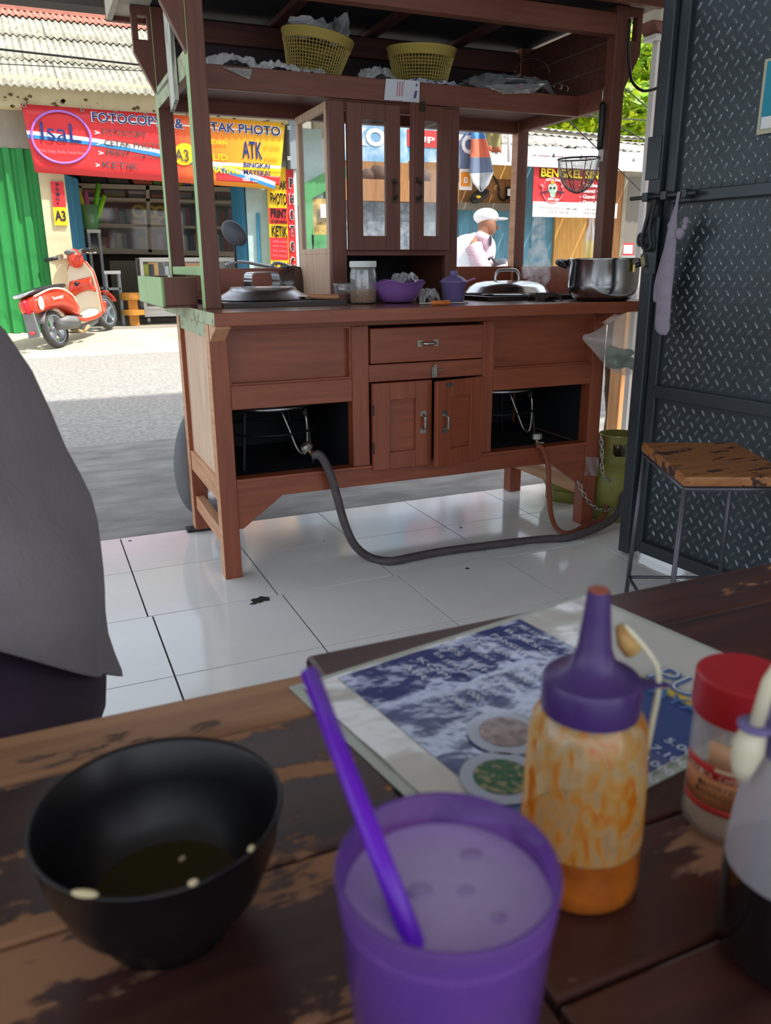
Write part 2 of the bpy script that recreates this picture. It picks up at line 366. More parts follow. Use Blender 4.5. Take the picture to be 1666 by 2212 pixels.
b = MB(); a = Vector(gp(1410,552,-.042)); c = Vector(gp(1413,575,-.042)); b.bar(a, c, .01, .016)
for q in (a, c): b.ball(q+Vector((0,-.006,0)), .005, n=8, k=6)
b.put('hasp', mat('brass_screw', (150,140,110), rough=.35, metal=.8), gate)
# hanging microfibre cloth
M_cloth = mat('lilac_grey_microfibre', (158,148,162), rough=0.95, var=0.18, vscale=30, bump=0.5, bscale=260)
cth = thing('cleaning_cloth', 'lilac grey microfibre cloth hanging from the gate bolt', 'cloth', gate.location, -ga)
def clothpart(pts, wid, y0, name):
    b = MB(); P = smoothpath([gp(px,py,y0) for px,py in pts], 6); n = len(P)
    def ringpt(i, a):
        t = i/(n-1); w = wid(t); return (P[i][0]+w*math.cos(a), P[i][1]-.012*abs(math.sin(a))*min(1,w*40)*(1 if math.sin(a)<0 else -.4)-.004, P[i][2]+.002*math.sin(3*a))
    K = 14; vs = [ringpt(i, 2*math.pi*k/K) for i in range(n) for k in range(K)]
    fs = [(i*K+k, i*K+(k+1)%K, (i+1)*K+(k+1)%K, (i+1)*K+k) for i in range(n-1) for k in range(K)] + [tuple(range(K))[::-1], tuple(range((n-1)*K, n*K))]
    b.add(vs, fs); return b.put(name, M_cloth, cth, smooth=True, sub=1)
clothpart([(1497,415),(1492,440),(1486,470),(1482,500),(1474,560),(1466,620),(1462,670),(1460,705),(1462,722)], lambda t: .006+.024*min(1,max(0,(t-.12))*2.2)*(1 if t<.9 else 1-(t-.9)*7), -.055, 'hanging_fold')
clothpart([(1484,478),(1472,520),(1458,570),(1447,610),(1442,640),(1441,652)], lambda t: .008+.009*math.sin(math.pi*min(1,t*.9+.1)), -.045, 'back_fold')
b = MB(); 
for px,py,r in ((1499,505,.016),(1512,478,.011),(1509,490,.010),(1480,488,.012)): b.ball(Vector(gp(px,py,-.06)), r, r*.8, r*1.1, 12, 8)
b.put('bunched_end', M_cloth, cth, smooth=True)
# teal sticker on the gate
M_teal = mat('teal_print', (24,140,166), rough=0.5); M_paper = mat('yellowed_paper', (196,190,166), rough=0.7, var=.15); M_wht = mat('white_print', (228,228,226), rough=0.6)
q0 = G_(1637,292); q1 = G_(1662,138)
st = thing('notice_sticker', 'teal payment notice in a yellowed border stuck on the gate', 'sign', gate.location, -ga)
MB().box(q0.x, q0.x+.17, -.006, -.003, q0.z, q0.z+.185).put('border', M_paper, st)
MB().box(q0.x+.010, q0.x+.165, -.008, -.006, q0.z+.012, q0.z+.178).put('printed_field', M_teal, st)
MB().box(q0.x+.013, q0.x+.05, -.0095, -.008, q0.z+.012, q0.z+.042).put('white_label', M_wht, st)
# ================================================================== the wooden food cart (local: x along its front, y into depth)
WB = wood('cart_wood', (150,77,47), (126,61,38), axis=0, rough=0.42, coat=0.15)
WV = wood('cart_wood_upright', (150,77,48), (128,62,39), axis=2, rough=0.42, coat=0.15)
WD = wood('cart_wood_dark', (104,62,52), (78,46,40), axis=0, rough=0.55)
WU = wood('cart_wood_upper', (116,68,54), (98,56,45), axis=2, rough=0.5)
WUx = wood('cart_wood_upper_rail', (122,70,52), (102,57,43), axis=0, rough=0.5)
WP = wood('bleached_lit_cart_wood', (230,200,172), (208,168,136), axis=2, rough=0.6)  # wood bleached in part; the light on this side is also in its colour
WS = wood('cart_side_frame_wood', (216,164,122), (192,136,96), axis=1, rough=0.5)  # faded side frame, paler still because side light is put into the tone
M_green = mat('pale_green_paint', (170,204,142), rough=0.6, var=0.12, vscale=14)
M_greenw = mat('worn_green_paint', (186,196,160), rough=0.75, var=0.3, vscale=22, c2=(120,112,92), lo=.3, hi=.5)
M_lining = mat('black_lining', (26,27,32), rough=0.7, var=0.4, vscale=20)  # near-black tone of the inner boards and tray bases
M_zinc = mat('old_nickel', (170,166,158), rough=0.3, metal=0.9, var=0.3, vscale=60)
M_hinge = mat('rusty_hinge', (84,70,62), rough=0.5, metal=0.6, var=0.4, vscale=80)
CX, CY, CR = 0.4887, 2.4727, -0.0049
cart = thing('food_cart', 'brown wooden street food cart with drawer, cupboard doors and roofed top shelf', 'food cart', (CX, CY, 0), CR)
CW = 1.481; CD = 0.59; LG = 0.057
def cbox(name, x0,x1,y0,y1,z0,z1, m, bev=.0025, faces=None, parent=None):
    return MB().box(x0,x1,y0,y1,z0,z1,0,None,faces).put(name, m, parent or cart, bev=bev)
# legs
for x in (0, CW-LG):
    for y in (0, CD-LG):
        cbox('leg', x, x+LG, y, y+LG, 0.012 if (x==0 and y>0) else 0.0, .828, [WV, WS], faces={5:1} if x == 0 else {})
# front frame
AZ = .267
b = MB(); b.prism([(LG,.004,.335),(LG,.004,.168),(.072,.004,.168),(.209,.004,AZ),(1.263,.004,AZ),(CW-LG-.014,.004,.168),(CW-LG,.004,.168),(CW-LG,.004,.335)], (0,.024,0)); b.put('apron', WB, cart, bev=.0015)
cbox('sill', LG, CW-LG, -.004, .05, .326, .337, WB)
for x0,x1 in ((.462,.523),(.955,1.0)): cbox('stile', x0, x1, .002, .05, .337, .806, WV)
cbox('top_rail', LG, CW-LG, .001, .05, .806, .828, WB)
for x0,x1 in ((LG,.462),(1.0,CW-LG)): cbox('middle_rail', x0, x1, .0, .05, .562, .637, WB)
cbox('drawer_rail', .523, .955, .003, .05, .620, .678, WB)
for x0,x1 in ((LG,.462),(1.0,CW-LG)):
    cbox('recessed_panel', x0, x1, .032, .040, .637, .806, WB, bev=0)
    p_ = MB()
    for a0,a1,c0,c1 in ((x0,x0+.006,.637,.806),(x1-.006,x1,.637,.806),(x0+.006,x1-.006,.637,.643),(x0+.006,x1-.006,.800,.806)): p_.box(a0,a1,.008,.032,c0,c1)
    p_.put('panel_moulding', WB, cart)
def handle(parent, c, L, vertical, m=M_zinc):
    # bow handle with two small square feet
    c = Vector(c); d = Vector((0,0,1)) if vertical else Vector((1,0,0)); e = Vector((1,0,0)) if vertical else Vector((0,0,1)); b = MB()
    for s in (-1,1):
        q = c + d*(s*(L/2-.009)); lo = q - d*.009 - e*.011; hi = q + d*.009 + e*.011
        b.box(min(lo.x,hi.x),max(lo.x,hi.x), c.y-.003, c.y, min(lo.z,hi.z),max(lo.z,hi.z))
    P = [c + d*(-L/2+.012) , c + d*(-L/2+.02) + Vector((0,-.012,0)), c + d*(-L/4) + Vector((0,-.020,0)), c + Vector((0,-.021,0)), c + d*(L/4) + Vector((0,-.020,0)), c + d*(L/2-.02) + Vector((0,-.012,0)), c + d*(L/2-.012)]
    b.tube(smoothpath(P,4), .0048, 8)
    return b.put('handle', m, parent, smooth=False, auto=True)
# drawer
dr = cbox('drawer', .527, .951, -.006, .30, .682, .797, WB, bev=.003)
handle(dr, (.735, -.006, .742), .078, False)
# cupboard doors
def cupboard_door(x0, x1, z0, z1, pane=None, name='door', wd=WV, wx=WB, t=.02, st=.062, rt=.058, hx=0, piv=None, ang=0, hz=None, glass=None):
    # coordinates relative to the pivot edge
    b = MB(); b.box(x0,x0+st,-t,0,z0,z1); b.box(x1-st,x1,-t,0,z0,z1); b.box(x0+st,x1-st,-t,0,z0,z0+rt); b.box(x0+st,x1-st,-t,0,z1-rt,z1)
    d = b.put(name, wd, cart, bev=.002)
    if piv: d.location = piv; d.rotation_euler = (0,0,ang)
    MB().box(x0+st-.004, x1-st+.004, -t*.42 if not glass else -t*.55, -t*.10 if not glass else -t*.4, z0+rt-.004, z1-rt+.004).put('pane' if glass else 'panel', glass or wx, d)
    return d
dl = cupboard_door(.527, .747, .322, .618)
handle(dl, (.712, -.02, .476), .078, True)
drr = cupboard_door(-.214, 0, .322, .618, piv=(.948,.0,0), ang=R(13))
handle(drr, (-.182, -.02, .478), .078, True)
for d, xx, y in ((dl, .527, -.02), (drr, 0, -.004)):
    for z in (.40, .53): MB().tube([(xx, y+.001, z-.018),(xx, y+.001, z+.018)], .004, 8).put('hinge', M_hinge, d)
b = MB(); b.box(.752,.772,-.006,.003,.625,.662); b.box(.756,.768,-.012,-.006,.630,.668); b.tube([(.770,-.010,.652),(.786,-.014,.652)], .0025, 6); b.put('latch', M_zinc, cart)
MB().box(-.180,-.152,-.026,-.02,.598,.610).put('latch_keeper', M_zinc, drr)
# inside of the lower body
cbox('bottom_board', LG, CW-LG, .05, .575, .318, .326, M_lining, bev=0)
cbox('back_board', .03, CW-.03, .546, .556, .20, .828, [M_lining, WD], bev=0, faces={4:1})
for x in (.470,.990): cbox('partition', x, x+.012, .05, .56, .326, .828, M_lining, bev=0)
for x in (.042, CW-.048): cbox('inner_lining', x, x+.004, .05, .56, .326, .828, M_lining, bev=0)
# left side: rails, bleached panel with side light in its colour, stretcher
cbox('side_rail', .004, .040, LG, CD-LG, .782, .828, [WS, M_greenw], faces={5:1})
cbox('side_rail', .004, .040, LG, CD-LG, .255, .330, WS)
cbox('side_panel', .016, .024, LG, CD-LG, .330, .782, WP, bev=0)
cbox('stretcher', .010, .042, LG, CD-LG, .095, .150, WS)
cbox('side_rail', CW-.040, CW-.004, LG, CD-LG, .782, .828, WB); cbox('side_rail', CW-.040, CW-.004, LG, CD-LG, .255, .330, WB)
cbox('side_panel', CW-.024, CW-.016, LG, CD-LG, .330, .782, WV, bev=0); cbox('stretcher', CW-.046, CW-.012, LG, CD-LG, .115, .172, WS)
cbox('apron', LG, CW-LG, CD-.03, CD-.006, .267, .335, WB)
# worktop overhanging front, back and right, on brackets
CT = .866
M_top = wood('worn_worktop', (134,84,64), (104,62,48), axis=0, rough=0.22)
cbox('worktop', -.004, 1.625, -.12, .83, .828, CT, [WB, M_top, M_greenw], bev=.002, faces={1:1,5:2})
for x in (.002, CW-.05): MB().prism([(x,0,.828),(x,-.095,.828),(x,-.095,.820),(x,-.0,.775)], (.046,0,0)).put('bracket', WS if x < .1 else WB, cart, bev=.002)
MB().prism([(CW,.0,.828),(CW+.09,.0,.828),(CW+.09,.0,.820),(CW,.0,.775)], (0,.046,0)).put('bracket', WB, cart, bev=.002)
# upper posts and flared brackets
PT = 1.86; UL, UR, FP, BP = .022, 1.583, .13, .75
for x in (UL, UR-.052):
    for y in (FP, BP):
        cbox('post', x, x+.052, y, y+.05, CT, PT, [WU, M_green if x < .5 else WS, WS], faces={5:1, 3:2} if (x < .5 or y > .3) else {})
        sgn = -1 if x < .5 else 1; e = x if sgn < 0 else x+.052
        o_ = .066; b = MB(); X = lambda q: e + sgn*q
        yy = y+.008; pol = [(X(0),yy,1.585),(X(o_),yy,1.715),(X(o_),yy,1.755),(X(0),yy,1.755)]
        if sgn > 0: pol = pol[::-1]
        b.prism(pol, (0,.03,0))
        for a0,a1,z0,z1 in ((0,.012,1.755,1.83),(o_-.02,o_,1.755,1.83),(0,o_,1.83,PT)):
            b.box(min(X(a0),X(a1)),max(X(a0),X(a1)),yy,yy+.03,z0,z1)
        b.put('flared_bracket', WU, cart, bev=.0015)
UC = UR-.052
cbox('front_beam', UL+.052, UC, FP+.002, FP+.045, 1.766, 1.835, WUx)
cbox('back_beam', UL+.052, UC, BP+.005, BP+.048, 1.766, 1.835, WD)
RZ0, RZ1 = 1.845, 1.935
cbox('fascia', -.11, 1.675, FP-.075, FP-.05, RZ0, RZ1, WUx); cbox('fascia', -.11, 1.675, BP+.17, BP+.195, RZ0, RZ1, WUx)
for x in (-.11, 1.653): cbox('fascia', x, x+.022, FP-.05, BP+.17, RZ0, RZ1, [WUx, M_cream], faces={0:1,5:1,3:1})
M_soff = mat('shade_dark_soffit',(40,40,46),rough=.8,var=.3)  # soffit darkened in colour to add to the shade under the roof
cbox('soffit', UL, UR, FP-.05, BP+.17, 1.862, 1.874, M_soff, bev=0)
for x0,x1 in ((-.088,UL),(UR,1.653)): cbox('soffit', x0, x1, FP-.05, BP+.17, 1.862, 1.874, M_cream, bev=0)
rf = MB(); rf.prism([(-.16,FP-.12,RZ1),(-.16,BP+.24,RZ1),(-.16,(FP+BP)/2,2.16)], (1.88,0,0)); rf.put('roof', mat('zinc_roof_sheet',(150,152,150),rough=.4,metal=.6), cart)
for i in range(4): cbox('ceiling_lath', .08+i*.38, .12+i*.38, FP-.04, BP+.15, 1.842, 1.862, WD, bev=0)
# top shelf
SH = 1.588; SV0 = .345
cbox('shelf_board', UL, UR, SV0+.012, BP, SH-.012, SH, WD, bev=0)
cbox('shelf_front_rail', UL+.03, UC, SV0-.010, SV0+.012, 1.536, 1.606, WUx)
for x in (UL, UC): cbox('shelf_side_rail', x, x+.03, FP+.05, BP, 1.536, 1.606, [WUx, M_greenw], faces={5:1} if x < .5 else {})
cbox('shelf_back_rail', UL+.05, UC, BP+.005, BP+.04, 1.532, 1.586, WUx)
M_bk = wood('dark_back_planks', (58,46,46), (40,34,36), axis=0, rough=.7)  # back planks in a dark brown tone
for k in range(3):
    z0 = 1.610+k*.080; cbox('back_plank', UL, UR, BP+.035, BP+.047, z0, z0+.078, M_bk, bev=.002); cbox('end_plank', UR-.014, UR-.002, FP+.05, BP, z0, z0+.078, WD, bev=.002)
# thin weathered signboard on the left end
M_oldsign = mat('flaking_white_board', (214,214,200), rough=.8, c2=(128,132,122), vscale=16, stretch=(3,3,.35), lo=.38, hi=.52)
MB().prism([(UL-.016,.30,1.49),(UL-.016,.40,1.47),(UL-.016,.40,1.83),(UL-.016,.30,1.83)], (.012,0,0)).put('end_board', M_oldsign, cart)
# low boards and window rails behind the worktop
cbox('back_low_board', UL+.05, UC, BP+.02, BP+.04, CT, .987, WB)
cbox('side_low_board', UL+.004, UL+.03, FP+.05, BP, CT+.10, .995, [M_green, WU], faces={3:1})
cbox('side_low_board', UR-.03, UR-.004, FP+.05, BP, CT, .987, WB)
# little box on the left end
bx0, bx1, by0, by1, bz0, bz1 = -.092, UL-.002, .25, .85, .868, .962
t_ = .012
cbox('end_box_side', bx0, bx1, by0, by0+t_, bz0, bz1, [WU, M_green], faces={1:1}); cbox('end_box_side', bx0, bx1, by1-t_, by1, bz0, bz1, WU)
cbox('end_box_side', bx0-.001, bx0+t_, by0, by1, bz0, bz1, [M_green, WU], faces={3:1}); cbox('end_box_bottom', bx0, bx1, by0, by1, bz0-.002, bz0+.01, WU)
for y in (.45,.62): cbox('end_box_divider', bx0+t_, bx1, y, y+.012, bz0+.01, bz1-.004, WU)
# middle cupboard
VF = .36; cl0, cl1 = .530, 1.036
for x0,x1 in ((cl0,.588),(.985,cl1)): cbox('cabinet_stile', x0, x1, VF, VF+.03, CT, 1.536, WU)
cbox('cabinet_top_rail', .588, .985, VF, VF+.03, 1.506, 1.536, WUx); cbox('cabinet_bottom_rail', .588, .985, VF, VF+.03, 1.028, 1.050, WUx)
cbox('cabinet_floor', cl0+.01, cl1-.01, VF+.03, BP, 1.030, 1.044, WU, bev=0)
cbox('cabinet_back_board', cl0+.02, cl1-.02, BP-.01, BP, CT, 1.030, M_lining, bev=0)
M_glass = film('thin_glass', (225,232,230), dens=.05, rough=.05, refl=.05)
for x0 in (cl0+.002, cl1-.022):
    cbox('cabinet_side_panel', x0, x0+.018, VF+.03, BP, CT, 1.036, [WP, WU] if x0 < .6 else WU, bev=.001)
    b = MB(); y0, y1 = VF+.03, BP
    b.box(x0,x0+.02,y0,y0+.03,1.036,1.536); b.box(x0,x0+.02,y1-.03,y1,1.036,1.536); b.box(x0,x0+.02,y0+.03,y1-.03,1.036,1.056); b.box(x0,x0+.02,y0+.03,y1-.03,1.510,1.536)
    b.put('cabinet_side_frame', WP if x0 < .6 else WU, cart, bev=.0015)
    MB().box(x0+.008,x0+.011,y0+.03,y1-.03,1.056,1.510).put('side_pane', M_glass, cart)
d1 = cupboard_door(.590, .790, 1.046, 1.528, t=.02, st=.055, rt=.050, wd=WU, glass=M_glass)
d1.location = (0, VF, 0)
handle(d1, (.766, -.02, 1.25), .082, True, M_hinge)
d2 = cupboard_door(-.192, 0, 1.046, 1.528, t=.02, st=.055, rt=.050, wd=WU, glass=M_glass, piv=(.985, VF, 0), ang=R(20))
handle(d2, (-.166, -.02, 1.25), .082, True, M_hinge)
MB().box(-.165,-.14,-.026,-.02,1.505,1.535).put('catch', M_hinge, d2)
for z in (1.15,1.40): MB().tube([(0,-.002,z-.022),(0,-.002,z+.022)], .004, 8).put('hinge', M_zinc, d2)
# pad under the rear left leg
tag(MB().box(-.03,.10,.545,.60,0.001,.0105,0,Matrix.Translation((CX,CY,0))@Matrix.Rotation(CR,4,'Z')).put('leg_pad', M_rub), 'flat black pad under the rear left cart leg', 'pad')
# ================================================================== things on, in and around the cart
from mathutils import noise as mnoise
MC = Matrix.Translation((CX,CY,0)) @ Matrix.Rotation(CR,4,'Z')
def CL(u, v, z): return MC @ Vector((u, v, z))
def cplane(px, py, v):          # point of the vertical plane at cart depth v
    n = MC.to_3x3() @ Vector((0,1,0)); o = CL(0, v, 0); d = ray(px, py); return CAM + d*((o-CAM).dot(n)/d.dot(n))
M_steel = mat('polished_steel', (205,206,208), rough=0.16, metal=1.0, var=.1, vscale=20)
M_alu = mat('brushed_aluminium', (198,198,200), rough=0.3, metal=1.0, var=.15, vscale=14)
M_sheet = mat('black_steel_sheet', (52,46,46), rough=0.35, metal=0.5)
M_blk = mat('black_plastic', (22,22,24), rough=0.4)
M_purple = mat('purple_plastic', (138,96,168), rough=0.4, sub=.1); M_lilac = mat('dull_violet_plastic', (112,100,150), rough=0.4)
M_pink = mat('pink_plastic', (206,130,196), rough=0.4); M_clear = film('clear_plastic', (214,218,222), dens=.28, rough=.2, refl=.16); M_bag = film('cloudy_plastic', (226,228,226), dens=.55, rough=.25, refl=.10)
M_jar = film('clear_jar_plastic', (220,222,220), dens=.16, rough=.08, refl=.10)
def crumple(name, c, sx, sy, sz, seed, m, parent=None, label=None, cat=None, rz=0, n=18, freq=9.0, dome=True, group=None):
    b = MB(); o = Vector((seed*3.1, seed*1.7, seed*.9)); ca, sa = math.cos(rz), math.sin(rz)
    def fn(a, t):
        x, y = (a-.5)*2, (t-.5)*2; r = min(1, math.hypot(x,y)/1.2)
        q = Vector((a*sx*2*freq/ (sx+sy), t*sy*2*freq/(sx+sy), 0))*1.0 + o
        h = (.74+.30*mnoise.noise(q*.8) + .16*mnoise.noise(q*1.9)); z = sz*max(0.02, h)*((1-r**6) if dome else 1)
        xx = sx/2*x*(1+.12*mnoise.noise(q*1.3+o)); yy = sy/2*y*(1+.12*mnoise.noise(q*1.1-o))
        return (c[0]+xx*ca-yy*sa, c[1]+xx*sa+yy*ca, c[2]+z)
    b.grid(fn, n, n); ob = b.put(name, m, parent, smooth=False, solid=.0008)
    if label: tag(ob, label, cat, group)
    return ob
# trays and lids
TRZ = CT+.016
def tray(u0,u1,v0,v1,label,chf=0):
    t = thing('burner_rim_tray', label, 'tray', CL((u0+u1)/2,(v0+v1)/2,CT)); b = MB(); w = .03
    for a0,a1,c0,c1 in ((u0,u1,v0,v0+w),(u0,u1,v1-w,v1),(u0,u0+w,v0+w,v1-w),(u1-w,u1,v0+w,v1-w)): b.box(a0,a1,c0,c1,CT+.0005,TRZ,0,MC)
    b.put('rim', M_sheet, t, w=True); MB().box(u0+w,u1-w,v0+w,v1-w,CT+.0005,CT+.006,0,MC).put('base_sheet', M_lining, t, w=True)
    return t
tray(.080,.500,.14,.60,'black sheet metal burner rim under the left round lid'); tray(1.050,1.475,.14,.62,'black sheet metal burner rim under the right domed lid')
lc = CL(.265,.34,TRZ)
t = thing('pot_lid', 'round aluminium pot lid with stepped flat top and strap handle', 'lid', lc)
MB().lathe([(.0,.004),(.165,.001),(.168,.004),(.160,.010),(.128,.026),(.118,.033),(.113,.040),(.112,.043),(.0,.044)], 56).put('dome', M_alu, t, auto=True)
b = MB(); P = smoothpath([(-.080,0,.043),(-.080,0,.070),(-.072,0,.088),(-.04,0,.092),(.04,0,.092),(.072,0,.088),(.080,0,.070),(.080,0,.043)], 5)
for i in range(len(P)-1): b.bar(P[i], P[i+1], .024, .004, 0, (0,1,0)) if False else None
vs=[]; 
for i,q in enumerate(P):
    a=P[max(0,i-1)]; c=P[min(len(P)-1,i+1)]; tdir=(c-a).normalized(); nn=Vector((-tdir.z,0,tdir.x))
    for sy,sn in ((-.017,-.002),(.017,-.002),(.017,.002),(-.017,.002)): vs.append(q+Vector((0,sy,0))+nn*sn)
b.add(vs,[(i*4+k,i*4+(k+1)%4,(i+1)*4+(k+1)%4,(i+1)*4+k) for i in range(len(P)-1) for k in range(4)]+[(3,2,1,0),tuple(len(vs)-4+k for k in range(4))])
b.put('strap_handle', M_steel, t, auto=True).rotation_euler = (0,0,R(38))
for x in (-.080,.080): MB().box(x-.018,x+.018,-.018,.018,.043,.046).put('handle_foot', M_alu, t).rotation_euler = (0,0,R(38))
lc = CL(1.262,.36,TRZ)
t = thing('pot_lid', 'wide domed steel pot lid with an arched tube handle', 'lid', lc)
MB().lathe([(.0,.003),(.172,.0),(.176,.003),(.165,.010),(.150,.028),(.125,.043),(.09,.050),(.0,.053)], 56).put('dome', M_steel, t, smooth=True)
MB().tube(smoothpath([(-.055,0,.050),(-.053,0,.070),(-.042,0,.088),(-.02,0,.092),(.02,0,.092),(.042,0,.088),(.053,0,.070),(.055,0,.050)],5), .0062, 10).put('tube_handle', M_alu, t, smooth=True)
# burners under the lids, seen through the lower openings
M_iron = mat('black_iron', (40,40,44), rough=.5, metal=.6)
for u, lab in ((.24,'iron gas burner inside the left bay of the cart'),(1.16,'iron gas burner inside the right bay of the cart')):
    t = thing('gas_burner', lab, 'burner', CL(u,.27,.326)); zz = .195
    MB().tube([(.15*math.cos(a),.15*math.sin(a),zz+.012) for a in [2*math.pi*k/28 for k in range(28)]], .008, 8, closed=True).put('ring', M_alu, t, smooth=True)
    MB().lathe([(.0,zz+.02),(.10,zz+.022),(.142,zz+.05),(.145,zz+.16),(.14,zz+.16),(.135,zz+.055),(.095,zz+.03),(.0,zz+.028)], 40).put('pan', M_alu, t, smooth=True)
    for k in range(4):
        a = R(45+90*k); MB().tube([(.15*math.cos(a),.15*math.sin(a),zz),(.175*math.cos(a),.175*math.sin(a),.002)], .007, 6).put('leg', M_iron, t)
    MB().tube([(.165*math.cos(a),.165*math.sin(a),zz*.62) for a in [2*math.pi*k/28 for k in range(28)]], .004, 6, closed=True).put('brace_ring', M_iron, t, smooth=True)
    MB().tube(smoothpath([(.03,-.08,zz-.01),(.05,-.10,.12),(.07,-.12,.055),(.095,-.12,.04),(.105,-.12,.07),(.105,-.12,.16),(.10,-.10,zz-.01)],6), .0045, 8).put('gas_pipe', M_zinc, t, smooth=True)
# gas taps and hoses
M_hose = mat('dark_ribbed_hose', (88,80,82), rough=.5, var=.3, vscale=30); M_hoseo = mat('brown_rubber_hose', (132,70,48), rough=.45)
def tap(px, py, label, dirv):
    q = cplane(px, py, -.02); t = thing('gas_tap', label, 'gas tap', q); d = Vector(dirv).normalized()
    MB().tube([Vector((0,0,0)), d*.03], .006, 8).put('stem', mat('brass_fitting',(150,126,84),rough=.4,metal=.8), t, smooth=True)
    rot = d.to_track_quat('Z','Y').to_matrix().to_4x4()
    MB().lathe([(.0,-.016),(.017,-.016),(.021,-.008),(.021,.003),(.014,.007),(.0,.008)], 10, 0, rot).put('knob', M_zinc, t)
    MB().tube([d*.018, d*.018+Vector((.028,-.004,-.004))], .0045, 8).put('side_nozzle', M_zinc, t)
    return q + d*.03
e1 = tap(664, 968, 'chrome gas tap in front of the left cart opening', (.55,0,-.8))
e2 = tap(1160, 945, 'chrome gas tap in front of the right cart opening', (.05,0,-1))
def hose(path, r, m, name, label, ribs=False):
    P = smoothpath(path, 10); 
    if ribs:
        Q = []; acc = 0; rs = []
        # resample evenly and ripple the radius
        L = [0]
        for i in range(1,len(P)): L.append(L[-1]+(P[i]-P[i-1]).length)
        n = int(L[-1]/.004); j = 0
        for k in range(n+1):
            s = L[-1]*k/n
            while j < len(L)-2 and L[j+1] < s: j += 1
            f = (s-L[j])/max(1e-9, L[j+1]-L[j]); Q.append(P[j].lerp(P[j+1], f)); rs.append(r*(1.0 if k%2 else 1.13))
        return tag(MB().tube(Q, rs, 10).put(name, m, None, smooth=True), label, 'hose')
    return tag(MB().tube(P, r, 10).put(name, m, None, smooth=True), label, 'hose')
fz = .016
path = [e1, cplane(693,985,-.03), cplane(713,1022,-.035), cplane(728,1072,-.04), cplane(745,1132,-.045), cplane(767,1178,-.05)] + [atZ(px,py,fz) for px,py in ((800,1204),(843,1212),(892,1203),(950,1192),(1040,1180),(1120,1170),(1180,1164),(1240,1158))] + [CL(1.50,-.10,.045), CL(1.575,-.06,.13), CL(1.60,-.03,.20), CL(1.615,.0,.27), CL(1.63,.05,.30)]
hose(path, .0135, M_hose, 'gas_hose', 'dark ribbed gas hose running along the tiles', True)
path = [e2, cplane(1172,970,-.025), cplane(1184,1005,-.03), cplane(1186,1062,-.035), cplane(1191,1112,-.035), cplane(1203,1141,-.04)] + [atZ(1228,1152,.012), CL(1.41,-.05,.014), CL(1.50,-.03,.025), CL(1.535,-.01,.09), CL(1.53,.02,.20), CL(1.56,.10,.27), CL(1.60,.22,.33)]
hose(path, .0095, M_hoseo, 'gas_hose', 'brown rubber gas hose hanging below the right opening')
# green gas cylinders
M_gas = mat('olive_green_paint', (136,134,66), rough=.45, var=.25, vscale=9, c2=(104,98,54), lo=.25, hi=.5)
def cylinder(loc, label):
    t = thing('gas_cylinder', label, 'gas cylinder', loc, group=None)
    MB().lathe([(.0,.03),(.07,.032),(.105,.055),(.123,.09),(.125,.13),(.125,.155),(.117,.195),(.095,.225),(.055,.245),(.02,.252),(.0,.253)], 36).put('body', M_gas, t, smooth=True)
    MB().shell([(.100,.0),(.102,.0),(.102,.045),(.098,.055),(.096,.045),(.098,.002),(.100,.0)], 36).put('foot_ring', M_gas, t, smooth=True)
    b = MB(); n = 40
    for k in range(n):
        a0, a1 = 2*math.pi*k/n, 2*math.pi*(k+1)/n
        hole = (k%20 in (4,5,6,7))
        for z0,z1 in (((.215,.265),(.315,.345)) if hole else ((.215,.345),)):
            vs = [(r*math.cos(a), r*math.sin(a), z) for a in (a0,a1) for r in (.076,.080) for z in (z0,z1)]
            b.add(vs, [(0,1,3,2),(4,6,7,5),(2,3,7,6),(0,4,5,1),(1,5,7,3),(0,2,6,4)])
    b.put('hand_collar', M_gas, t)
    MB().lathe([(.0,.25),(.014,.25),(.014,.275),(.02,.28),(.02,.30),(.0,.302)], 16).put('valve', M_zinc, t, smooth=True)
    return t
cylinder((2.105,2.815,0),'olive green gas cylinder farther back beside the cart stretcher'); cylinder((2.11,2.515,0),'olive green gas cylinder nearer, between cart leg and folding gate')
# chain
M_chain = mat('bright_chain_steel', (196,196,194), rough=.25, metal=1.0)
lk = MB().tube([(.0062*math.cos(a)+(0.006 if math.cos(a)>0 else -.006), .0062*math.sin(a), 0) for a in [2*math.pi*(k+.5)/12 for k in range(12)]], .0019, 6, closed=True).mesh('link', M_chain, True)
def chain(pts, label):
    P = smoothpath(pts, 12); t = thing('chain', label, 'chain', P[0]); L = 0; nxt = 0; k = 0
    for i in range(1, len(P)):
        seg = (P[i]-P[i-1]).length
        while nxt <= L+seg:
            q = P[i-1].lerp(P[i], (nxt-L)/seg); d = (P[i]-P[i-1]).normalized()
            mt = d.to_track_quat('X','Z').to_matrix().to_4x4() @ Matrix.Rotation(R(90*(k%2)+20),4,'X')
            o = bpy.data.objects.new('link', lk); col.objects.link(o); o.parent = t; o.matrix_basis = Matrix.Translation(q-P[0]) @ mt
            nxt += .0185; k += 1
        L += seg
    return t
chain([cplane(1299,946,-.02), cplane(1301,985,-.025), cplane(1301,1015,-.03), cplane(1306,1032,-.03), cplane(1325,1040,-.03), cplane(1338,1043,-.03)], 'bright steel chain hanging from the gas cylinder collar')
chain([cplane(1250,1043,-.008), cplane(1262,1068,-.02), cplane(1280,1092,-.03), cplane(1303,1102,-.035), cplane(1325,1098,-.035), cplane(1342,1085,-.03)], 'thin steel chain slung low around the front right cart leg')
b = MB(); b.grid(lambda a,t: CL(1.424+.062*a, -.003-.002*math.sin(9*a+5*t), .205+.075*t-.01*a), 8, 6); tag(b.put('packing_tape', M_clear, None), 'clear packing tape wrapped on the front right cart leg', 'tape')
